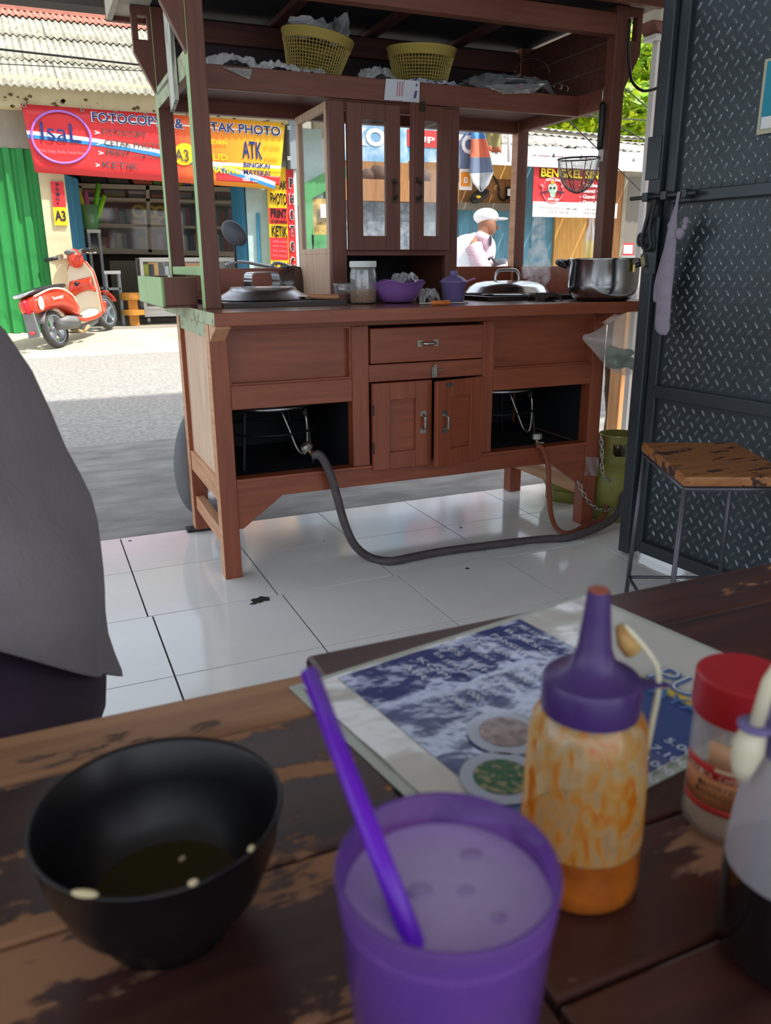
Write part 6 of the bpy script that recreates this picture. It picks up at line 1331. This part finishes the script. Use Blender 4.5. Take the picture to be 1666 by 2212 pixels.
# ================================================================== workshop and stall to the right
YW = 10.8; GZW = gz(10.8)
M_yb = wood('honey_plywood', (214,166,92), (190,138,68), axis=2, rough=.7); M_ob = wood('old_brown_boards', (176,126,78), (140,96,56), axis=2, rough=.75); M_bb = mat('faded_blue_boards', (96,150,176), rough=.75, var=.35, vscale=6, stretch=(4,4,.5))
ws = thing('motorbike_workshop', 'plank front of the motorbike workshop, brown above and blue below', 'building', tuple(atY(1100,500,YW))[:2]+(GZW,))
def planks(x0, x1, z0, z1, w, m, name, Y=YW):
    n = max(1, round((x1-x0)/w))
    for i in range(n): a = x0+(x1-x0)*i/n; MB().box(a+.004, x0+(x1-x0)*(i+1)/n-.004, Y+random.uniform(0,.012), Y+.04, z0, z1).put(name, m, ws, w=True)
xa, xb = atY(735,420,YW).x, atY(1122,420,YW).x; zA, zB, zC_ = atY(1050,330,YW).z, atY(1050,440,YW).z, atY(1050,455,YW).z
planks(xa, xb, zB, zA, .26, M_ob, 'brown_board'); MB().box(xa, xb, YW-.14, YW+.04, zC_, zB).put('ledge', mat('grey_ledge',(120,112,100),rough=.8), ws, w=True); planks(xa, xb, GZW, zC_, .20, M_bb, 'blue_board')
q0, q1 = atY(1056,386,YW-.02), atY(1124,334,YW-.02); MB().box(q0.x, q1.x, YW-.03, YW-.005, q0.z, q1.z).put('yellow_sheet', M_yb, ws, w=True)
xd0, xd1, xd2 = atY(1122,520,YW).x, atY(1196,520,YW).x, atY(1262,520,YW).x
planks(xd0, xd1, GZW, zA, .20, M_bb, 'blue_board'); MB().box(xd1, xd2, YW-.03, YW+.02, GZW, zA).put('yellow_door', M_yb, ws, w=True); xe_ = atY(1345,520,YW).x; planks(xd2+.01, xe_, GZW, zA, .22, M_ob, 'brown_board')
# dark open bay with a bench
struct(MB().box(xe_-.2, xe_+3.5, YW+1.6, YW+1.7, GZW, GZW+2.2).put('wall_bay', mat('bay_wall',(120,116,108),rough=.9)), 'back wall of the open workshop bay'); struct(MB().box(xe_-.05, xe_+.02, YW, YW+1.6, GZW, GZW+2.2).put('wall_bay_side', M_greyw), 'side wall of the open workshop bay')
q = atY(1368,552,YW+.6); t = thing('work_bench', 'pale grey bench in the open workshop bay', 'bench', (q.x,YW+.6,GZW)); MB().box(q.x-.5,q.x+.9,YW+.5,YW+1.1,q.z-.06,q.z).put('top', M_gs, t, w=True)
for dx in (-.4,.1,.8): MB().box(q.x+dx,q.x+dx+.06,YW+.55,YW+.61,GZW,q.z-.06).put('leg', M_gs, t, w=True)
sg = thing('framed_notice', 'small white notice with red frame on the grey bench', 'sign', (q.x-.12,YW+.62,q.z)); MB().box(q.x-.25,q.x+.0,YW+.6,YW+.62,q.z+.0005,q.z+.20).put('red_frame', M_prt['red'], sg, w=True); MB().box(q.x-.22,q.x-.03,YW+.59,YW+.6,q.z+.03,q.z+.17).put('paper', M_wht, sg, w=True)
b = MB(); b.lathe([(.0,.0),(.05,.0),(.05,.20),(.03,.25),(.03,.3),(.0,.3)],14); o = b.put('squeeze_bottle', M_scr, None, smooth=True); o.location = (q.x-.36,YW+.7,q.z+.0005); tag(o,'cream plastic bottle standing beside the framed notice','bottle')
# roofs: near white trapezoid sheet and the older roofs behind
M_tin = mat('white_tin_sheet', (226,230,234), rough=.4, metal=.1, var=.1, vscale=3); M_old = mat('old_grey_roofing', (182,180,172), rough=.9, c2=(120,118,112), vscale=5)
yE2 = YW-.75; zL = atY(1160,338,yE2).z; zRr = atY(1395,358,yE2).z
rt = thing('tin_roof', 'white ribbed tin roof over the workshop front', 'roof', tuple(atY(1250,345,yE2))); xs = atY(1040,330,yE2).x; xe = atY(1440,358,yE2).x+1
n = 9
for i in range(n):
    a = xs+(xe-xs)*i/n; w = (xe-xs)/n; b = MB(); zz0 = zL; sl = math.tan(R(11)); dpt = 1.9
    prof = [(0,0),(.42,0),(.47,.05),(.53,.05),(.58,0),(.92,0),(.96,.05),(1.0,.05)]
    vs = [(a+w*p, yE2+dpt*t, zz0+h+dpt*t*sl) for t in (0,1) for p,h in prof]; k = len(prof); b.add(vs, [(j,j+1,k+j+1,k+j) for j in range(k-1)]); b.put('tin_sheet', M_tin, rt, solid=.006, w=True)
MB().box(xs, xe, yE2-.01, yE2+.02, zL-.13, zL).put('eave_flashing', M_tin, rt, w=True)
ot = thing('old_roof', 'old grey patched roofs rising behind the tin roof', 'roof', tuple(atY(1250,300,12.6)))
for k,(Y0,dz,x0,x1,pt) in enumerate(((11.9,-.02,1085,1440,14),(13.2,.30,1085,1440,10),(14.6,.62,1100,1440,8))):
    z0 = atY(1250,318,11.9).z+dz+.04*k; a0, a1 = atY(x0,300,Y0).x, atY(x1,300,Y0).x+1.5; b = MB(); nx = 120
    b.grid(lambda a,t: (a0+(a1-a0)*a, Y0+1.6*t, z0+1.6*t*math.tan(R(pt))+.02*math.cos(a*nx*math.pi/2)+.03*math.sin(a*5+k)), nx, 2); b.put('roof_sheet', M_old, ot, smooth=True, solid=.01, w=True)
struct(MB().box(atY(1085,300,12).x, atY(1440,300,12).x+2, 12.45, 12.6, GZW, atY(1250,318,11.9).z-.1).put('wall_behind', M_greyw), 'wall carrying the old roofs')
# ---- workshop banner
YK = yE2+.05
wb = thing('workshop_banner', 'red workshop banner with yellow BENGKEL title and skull emblem', 'banner', tuple(atY(1225,405,YK)))
def kq(x0,y0,x1,y1,m,name,lift=0,th=.006):
    a = atY(x0,y1,YK-lift); c = atY(x1,y0,YK-lift); return MB().box(a.x,c.x,YK-lift-th,YK-lift,a.z,c.z).put(name,m,wb,w=True)
m, nt, pb = base('banner_dark_to_bright_red'); tc = nt.nodes.new('ShaderNodeTexCoord'); sx = nt.nodes.new('ShaderNodeSeparateXYZ'); mr = nt.nodes.new('ShaderNodeMapRange'); cr = nt.nodes.new('ShaderNodeValToRGB'); nt.links.new(tc.outputs['Object'], sx.inputs[0]); nt.links.new(sx.outputs[0], mr.inputs[0]); mr.inputs[1].default_value = atY(1150,400,YK).x; mr.inputs[2].default_value = atY(1330,400,YK).x; cr.color_ramp.elements[0].color = lin((228,52,56)); cr.color_ramp.elements[1].color = lin((120,26,34)); nt.links.new(mr.outputs[0], cr.inputs[0]); nt.links.new(cr.outputs[0], pb.inputs['Base Color']); pb.inputs['Roughness'].default_value = .45
kq(1150,345,1334,442,m,'red_field'); kq(1150,440,1334,468,M_prt['white'],'white_strip',.001)
kq(1150,345,1334,358,mat('banner_maroon',(120,30,38),rough=.5),'maroon_band',.002)
def kt(s,x,y,x2,h,m,off=.0,lift=.02,shear=0): btext(s,x,y,x2,h,m,off,Y=YK,par=wb,lift=lift,shear=shear,slope_=.05)
kt('BENGKEL SINGO',1165,384,1326,22,M_prt['black'],.07,.016); kt('BENGKEL SINGO',1167,382,1324,19,M_prt['yellow'],.03,.022)
for k,s in enumerate(('Tambal Ban','Ganti Oli','Ganti Ban','Ganti Kampas')): kt('- '+s,1250,403+k*12.5,1250+(48,38,40,52)[k]+14,8,M_prt['white'],.02)
M_gi = mat('grey_ink',(70,66,70),rough=.6); kt('BUKA HARI SENIN S/D JUMAT JAM',1165,452,1244,6,M_gi,.01,shear=.2); kt('07.30 S/D 19.00 WIB',1182,461,1226,6,M_gi,.01,shear=.2); kt('HARI SABTU',1262,455,1292,6,M_gi,.01,shear=.2); kt('14.00 WIB',1258,463,1290,5,M_gi,.01,shear=.2)
em = MB(); c0 = (1194,411); ringp = [atY(c0[0]+22*math.cos(a), c0[1]+27*math.sin(a), YK-.012) for a in [2*math.pi*k/36 for k in range(36)]]; em.tube(ringp,.009,6,closed=True); em.put('emblem_ring', M_prt['pink'], wb, smooth=True, w=True)
def disc(cx,cy,rx,ry,m,name,lift):
    b = MB(); b.prism([atY(cx+rx*math.cos(a),cy+ry*math.sin(a),YK-lift) for a in [-2*math.pi*k/20 for k in range(20)]],(0,-.003,0)); b.put(name,m,wb,w=True)
M_sk = mat('emblem_pale_green',(170,200,180),rough=.5)
disc(1194,407,10,12,M_sk,'emblem_face',.010); disc(1194,420,6,7,M_sk,'emblem_jaw',.011); disc(1190,406,2.6,2.6,M_prt['dark'],'emblem_eye',.016); disc(1198,406,2.6,2.6,M_prt['dark'],'emblem_eye',.016); disc(1194,394,4,4,M_prt['orange'],'emblem_crest',.016)
for s in (-1,1): MB().bar(atY(1194+s*10,414,YK-.02),atY(1194+s*25,416,YK-.02),.01,.02).put('emblem_spanner',M_prt['dark'],wb,w=True); MB().bar(atY(1194+s*18,404,YK-.02),atY(1194+s*27,398,YK-.02),.01,.03).put('emblem_bolt',M_prt['pink'],wb,w=True)
kt('SEROJA',1182,434,1206,7,M_prt['white'],.02); kt('MOTOR SINGO',1178,391,1211,5,M_prt['white'],.02)
# ---- stall between the shops, with hanging provider banner
YT = 8.9; GT_ = gz(YT)
stl = thing('market_stall', 'small wooden stall with plank counter behind the cart cupboard', 'stall', tuple(atY(850,430,YT))[:2]+(GT_,))
a, c = atY(745,432,YT), atY(992,394,YT); MB().box(a.x,c.x,YT,YT+.5,a.z,c.z).put('plank_counter', M_ob, stl, w=True)
for px in (752,986): q = atY(px,432,YT); MB().box(q.x-.03,q.x+.03,YT+.2,YT+.26,GT_,atY(px,250,YT).z).put('post', M_ob, stl, w=True)
q1 = atY(750,252,YT); q2 = atY(1112,258,YT); MB().box(q1.x,q2.x,YT+.18,YT+.26,q1.z,q1.z+.06).put('top_rail', M_ob, stl, w=True)
a, c = atY(750,560,YT), atY(990,434,YT); MB().box(a.x,c.x,YT+.1,YT+.5,GT_,c.z-.01).put('glass_front', mat('reflection_toned_front',(150,160,168),rough=.2,c2=(70,78,92),vscale=7), stl, w=True)  # opaque front; the glass's grey and dark reflections are put into its colour
zz = atY(850,394,YT).z+.0005
for k,(px,r,lab) in enumerate(((795,.085,'dark brown rounded bundle on the stall counter, left one'),(818,.11,'large dark brown rounded bundle on the stall counter'),(915,.09,'dark brown rounded bundle on the stall counter, right one'))):
    b = MB(); b.ball((0,0,r*.9), r, r, r*.9, 16, 10); b.v = [tuple(Vector(q)*(1+.10*mnoise.noise(Vector(q)*16+Vector((k,0,0))))) for q in b.v]; zmin = min(q[2] for q in b.v); b.v = [(q[0],q[1],q[2]-zmin) for q in b.v]; o = b.put('brown_bundle', mat('dark_brown_bundle',(92,64,50),rough=.8,var=.4,vscale=16), None, smooth=True); o.location = (atY(px,390,YT+.2).x, YT+.2, zz); tag(o, lab, 'bundle')
YV = YT+.178
pb_ = thing('provider_banner', 'pale blue and white printed banner hanging along the stall front', 'banner', tuple(atY(890,300,YV)))
M_pbl = mat('banner_pale_blue', (120,168,206), rough=.4, c2=(206,222,236), vscale=4, lo=.35, hi=.6); M_pgr = mat('banner_slate', (108,122,148), rough=.4)
def vq(par,x0,y0,x1,y1,m,name,lift=0,th=.006):
    a = atY(x0,y1,YV-lift); c = atY(x1,y0,YV-lift); return MB().box(a.x,c.x,YV-lift-th,YV-lift,a.z,c.z).put(name,m,par,w=True)
vq(pb_,745,256,880,346,M_pbl,'left_print'); vq(pb_,880,258,962,348,mat('banner_sky',(60,150,214),rough=.4,c2=(196,224,240),vscale=5),'middle_print'); vq(pb_,962,262,1022,362,M_pgr,'right_print')
vq(pb_,880,284,962,316,M_prt['red'],'red_block',.008)
btext('XO',748,312,832,40,M_prt['white'],.04,Y=YV,par=pb_,lift=.012); btext('YO',966,330,1030,42,M_prt['white'],.04,Y=YV,par=pb_,lift=.012); btext('UP',898,308,938,14,M_prt['white'],.03,Y=YV,par=pb_,lift=.02); btext('onal',992,281,1018,9,M_prt['white'],.02,Y=YV,par=pb_,lift=.012,shear=.3)
b = MB(); P4 = [[(1018,266),(1041,262)],[(1018,300),(1050,300)],[(1016,340),(1060,340)],[(1014,375),(1066,372)],[(1022,395),(1056,398)],[(1038,414),(1042,414)]]
for i in range(len(P4)): 
    for j in range(5):
        f = j/4; px = P4[i][0][0]*(1-f)+P4[i][1][0]*f; py = P4[i][0][1]*(1-f)+P4[i][1][1]*f; b.v.append(tuple(atY(px,py,YV-.05-.07*math.sin(f*math.pi*2+i*.4))))
b.f = [(i*5+j,i*5+j+1,(i+1)*5+j+1,(i+1)*5+j) for i in range(5) for j in range(4)]; b.m = [ (0 if i==0 else 1 if i==1 else 2 if i==2 else 3) for i in range(5) for j in range(4)]
b.put('hanging_fold', [mat('fold_blue',(84,140,196),rough=.4), mat('fold_orange',(226,120,92),rough=.4), M_pgr, mat('fold_grey_white',(196,200,204),rough=.5,var=.2)], pb_, smooth=True, solid=.006, w=True)
t = thing('olive_cloth', 'pale olive cloth hanging behind the provider banner', 'cloth', tuple(atY(1066,298,9.175))); b = MB(); b.grid(lambda a,tt: atY(1040+47*a, 268+6*a+54*tt, 9.175) + Vector((0,.02+.02*math.sin(a*14),0)), 24, 6); b.put('cloth', mat('olive_cloth',(168,164,112),rough=.9,var=.2), t, smooth=True, solid=.006, w=True); b = MB(); b.grid(lambda a,tt: atY(1042+44*a, 314+5*a+12*tt, 9.155) + Vector((0,.04*math.sin(a*14),0)), 24, 2); b.put('hem', mat('rust_hem',(176,110,80),rough=.9), t, smooth=True, solid=.006, w=True)
tag(MB().tube([atY(1101,258,9.15),atY(1099,350,9.15)], .02, 8).put('white_tube', mat('white_tube',(240,240,240),rough=.4), None, smooth=True), 'white tube lamp hanging beside the olive cloth', 'tube')
t = thing('price_plate', 'white plate with orange centre below the provider banner', 'sign', tuple(atY(1007,388,YV))); vq(t,992,366,1020,410,M_prt['white'],'plate',.0); vq(t,996,372,1016,402,M_prt['orange'],'orange_field',.008); btext('0',1000,396,1009,14,M_prt['white'],.03,Y=YV,par=t,lift=.02)
t = thing('electric_meter', 'black electric meter with white face on the brown boards', 'meter', tuple(atY(1099,418,YW-.05)))
a, c = atY(1091,430,YW-.03), atY(1107,404,YW-.03); MB().box(a.x,c.x,YW-.15,YW-.03,a.z,c.z).put('case', M_blk, t, w=True, bev=.01); a, c = atY(1096,423,YW-.15), atY(1105,408,YW-.15); MB().box(a.x,c.x,YW-.16,YW-.15,a.z,c.z).put('face', M_wht, t, w=True)
tag(MB().tube(smoothpath([atY(px,py,YW-.04) for px,py in ((1066,381),(1074,394),(1078,408),(1078,424),(1086,432),(1094,430))],5), .014, 6).put('meter_cable', M_rub, None, smooth=True), 'black cable running down to the electric meter', 'cable')
b = MB(); b.ball(atY(1036,423,YW-.18), .15, .08, .09, 14, 8); b.v = [(q[0],q[1],q[2]+.35*(q[0]-atY(1036,423,YW-.18).x)) for q in b.v]; t = thing('black_bag', 'black bag with yellow mark hanging on the brown boards', 'bag', tuple(atY(1036,423,YW-.18))); b.put('bag', M_blk, t, smooth=True, w=True); MB().ball(atY(1034,425,YW-.28), .04,.02,.02,12,6).put('yellow_mark', M_prt['yellow'], t, smooth=True, w=True)
# ---- petrol bottle on a rack by the kerb
YO = 5.2; q = atY(1273,560,YO); zb0 = atY(1273,590,YO).z
t = thing('bottle_rack', 'small wooden rack holding the petrol bottle at the roadside', 'rack', (q.x,YO,gz(YO)))
MB().box(q.x-.25,q.x+.25,YO-.1,YO+.15,zb0-.03,zb0).put('shelf', M_ob, t, w=True)
for dx in (-.23,.2):
    for dy in (-.09,.11): MB().box(q.x+dx,q.x+dx+.03,YO+dy,YO+dy+.03,gz(YO),zb0-.03).put('leg', M_ob, t, w=True)
t = thing('petrol_bottle', 'tall glass bottle half full of yellow petrol behind the right post', 'bottle', (q.x,YO,zb0+.0005)); hB = atY(1273,462,YO).z-zb0
MB().shell([(.0,.0),(.042,.0),(.046,.01),(.046,hB*.55),(.036,hB*.70),(.020,hB*.84),(.017,hB*.98),(.021,hB),(.014,hB),(.013,hB*.84),(.032,hB*.70),(.043,hB*.55),(.043,.012),(.0,.010)], 28).put('glass', film('bottle_glass',(226,232,226),dens=.10,rough=.1,refl=.12), t, smooth=True); MB().lathe([(.0,.012),(.041,.012),(.042,.02),(.042,hB*.54),(.0,hB*.54)], 24).put('petrol', mat('yellow_petrol',(250,214,20),rough=.1,sub=.2), t, smooth=False)
# ---- rider with white cap
RD = 7.3; zf = Vector((fwd.x,fwd.y,0)).normalized(); rx_ = Vector((rr.x,rr.y,0)).normalized()
def pj_(px,py,dep=0): return atD(px,py,RD) + zf*dep
rp_ = pj_(1000,648); rd = thing('person', 'rider in white cap and white shirt passing on a motorbike', 'person', tuple(rp_))
JJ = {'pel':pj_(1000,645),'sp':pj_(1006,600),'ch':pj_(1016,550),'nk':pj_(1038,512),'hd0':pj_(1048,500),'hd':pj_(1054,480),'sL':pj_(1018,535,.17),'sR':pj_(1018,535,-.17),'eL':pj_(1048,592,.22),'eR':pj_(1046,590,-.22),'wL':pj_(1092,582,.26),'wR':pj_(1090,580,-.26),'hL':pj_(1004,650,.09),'hR':pj_(1004,650,-.09),'kL':pj_(1066,660,.16),'kR':pj_(1066,660,-.16),'aL':pj_(1052,742,.14),'aR':pj_(1052,742,-.14),'tL':pj_(1080,752,.14),'tR':pj_(1080,752,-.14),'fL':pj_(1102,584,.26),'fR':pj_(1100,582,-.26)}
RJ = {'pel':.14,'sp':.13,'ch':.14,'nk':.055,'hd0':.07,'hd':.085,'sL':.065,'sR':.065,'eL':.045,'eR':.045,'wL':.03,'wR':.03,'hL':.09,'hR':.09,'kL':.065,'kR':.065,'aL':.045,'aR':.045,'tL':.035,'tR':.035,'fL':.022,'fR':.022}
nm = list(JJ); me = bpy.data.meshes.new('body'); EE = E_ + [('wL','fL'),('wR','fR')]
me.from_pydata([JJ[k]-rp_ for k in nm], [(nm.index(a),nm.index(c)) for a,c in EE], []); ob = bpy.data.objects.new('body', me); col.objects.link(ob); ob.parent = rd; me.materials.append(M_skin)
md = ob.modifiers.new('skin','SKIN'); md.use_smooth_shade = True
for i,v_ in enumerate(me.skin_vertices[0].data if me.skin_vertices else []): v_.radius = (RJ[nm[i]],)*2
md = ob.modifiers.new('sub','SUBSURF'); md.levels = 2; md.render_levels = 2
M_ws = mat('bright_white_cloth', (246,246,248), rough=.9); M_ps = mat('pink_white_stripes', (236,214,222), rough=.9, c2=(214,170,186), vscale=30, stretch=(.3,.3,5))
P = smoothpath([JJ['pel']-Vector((0,0,.02)), JJ['sp'], JJ['ch'], JJ['nk']-Vector((0,0,.02))],5); MB().tube(P, [.175,.175,.175,.178,.18,.182,.186,.19,.196,.20,.20,.19,.17,.14,.11,.09][:len(P)], 24, cap=False).put('shirt', M_ws, rd, smooth=True, w=True)
for s_ in ('L','R'):
    P = smoothpath([JJ['s'+s_],JJ['e'+s_],JJ['w'+s_]],5); MB().tube(P, [.085,.085,.082,.078,.075,.072,.068,.062,.056,.05,.045][:len(P)], 16, cap=False).put('sleeve', M_ps, rd, smooth=True, w=True)
    P = smoothpath([JJ['h'+s_],JJ['k'+s_],JJ['a'+s_]],5); MB().tube(P, [.11,.108,.104,.098,.092,.086,.078,.07,.064,.058,.054][:len(P)], 16, cap=False).put('trouser_leg', M_sb, rd, smooth=True, w=True)
hp_ = pj_(1053,489); BS = Matrix((rx_,zf,Vector((0,0,1)))).transposed().to_4x4()
MB().ball((0,0,0), .085,.075,.105,20,12,0,Matrix.Translation(hp_)@BS).put('face', M_skin, rd, smooth=True, w=True)
MB().ball((0,0,0), .115,.10,.075,22,12,0,Matrix.Translation(pj_(1050,468))@BS).put('cap', M_ws, rd, smooth=True, w=True); b = MB(); b.ball((.12,0,-.012), .075,.08,.012,18,8,0,Matrix.Translation(pj_(1052,470))@BS); b.put('cap_brim', M_ws, rd, smooth=True, w=True)
P = smoothpath([pj_(1030,512,-.10),pj_(1050,525,-.16),pj_(1052,548,-.18),pj_(1045,570,-.18)],5); MB().tube(P, .055, 12).put('scarf', M_ps, rd, smooth=True, w=True)
MB().ball((0,0,0), .03,.02,.016,10,6,0,Matrix.Translation(hp_+rx_*.085-Vector((0,0,.01)))@BS).put('nose', M_skin, rd, smooth=True, w=True)
b2 = copy_tree(bike); ang = math.atan2(rx_.y,rx_.x)-math.atan2(hd.y,hd.x); fp = pj_(1000,700)+rx_*.62; b2.location = (fp.x, fp.y, gz(fp.y)); b2.rotation_euler = (0,0,ang); tag(b2, 'motorbike ridden by the person in the white cap', 'motorbike')
# ---- trees on the slope behind
M_leaf = [mat('sunlit_leaf_a',(196,214,40),rough=.6,sub=0), mat('sunlit_leaf_b',(150,188,44),rough=.6), mat('leaf_olive',(112,140,48),rough=.6)]
for m_ in M_leaf:
    m_.node_tree.nodes['Principled BSDF'].inputs['Transmission Weight'].default_value = 0
def tree(name, label, px, py0, py1, Y, rx, nleaf, seed, mi):
    rnd = random.Random(seed); top = atY(px,py0,Y); bot = atY(px,py1,Y); zb = gz(12); c = Vector((top.x, Y, (top.z+bot.z)/2)); rz = (top.z-bot.z)/2; t = thing(name, label, 'tree', (top.x,Y,zb), group=None)
    MB().tube(smoothpath([(c.x+.2,Y,zb),(c.x-.1,Y,zb+(c.z-zb)*.6),(c.x,Y,c.z)],5), [.28]*5+[.2]*6, 10).put('trunk', mat('bark',(96,76,56),rough=.95,var=.4,vscale=8), t, smooth=True, w=True)
    blobs = [(Vector((rnd.uniform(-.75,.75)*rx, rnd.uniform(-.5,.5)*rx, rnd.uniform(-.75,.75)*rz)), rnd.uniform(.30,.5)) for _ in range(22)]
    b = MB()
    for k in range(nleaf):
        bc_, br = blobs[k%22]; d = Vector((rnd.gauss(0,1),rnd.gauss(0,1),rnd.gauss(0,1))).normalized()*rnd.uniform(.75,1.05); q = c+bc_+Vector((d.x*rx*br, d.y*rx*br, d.z*min(rz,rx)*br*1.1)); s = rnd.uniform(.10,.24)
        u = Vector((rnd.gauss(0,1),rnd.gauss(0,1),rnd.gauss(0,.5))).normalized(); v = u.cross(Vector((rnd.gauss(0,.4),-1,rnd.gauss(.6,.4)))).normalized(); i0 = len(b.v)
        b.v += [tuple(q-u*s), tuple(q+v*s*.45), tuple(q+u*s), tuple(q-v*s*.45)]; b.f.append((i0,i0+1,i0+2,i0+3)); b.m.append(0 if rnd.random()<.55 else 1 if rnd.random()<.7 else 2)
    o = b.put('crown', M_leaf if mi == 0 else M_leaf[1:]+M_leaf[:1], t, w=True); o['kind'] = 'stuff'
tree('leafy_tree','sunlit yellow green tree crown behind the upper right post',1385,95,215,24,3.0,9000,1,0)
tree('leafy_tree','green bushy tree low between cart post and door channel',1375,185,300,21,2.8,8000,2,1)
tree('leafy_tree','yellow green shrub tree behind the tin roof left of the post',1240,228,300,22,3.0,7000,3,0)
tree('leafy_tree','green tree behind the roofs under the right cart shelf end',1140,238,305,24,2.8,6000,4,1)
tree('leafy_tree','tall darker tree top near the roof corbel',1420,20,130,27,2.6,6000,5,1)
for k,(a,c) in enumerate((((1345,186),(1425,255)),((1230,262),(1300,330)),((1340,256),(1430,262)),((1360,285),(1440,330)))):
    p, q = atY(*a,9.5), atY(*c,9.5); d = q-p; tag(MB().tube([p-d*1.5,q+d*1.5], .008, 6).put('overhead_wire', M_rub, None), ('overhead wire slanting steeply past the door channel','overhead wire slanting over the tin roof behind the skimmer','level overhead wire in front of the green tree','overhead wire slanting down over the old roofs')[k], 'wire')
flush_texts()
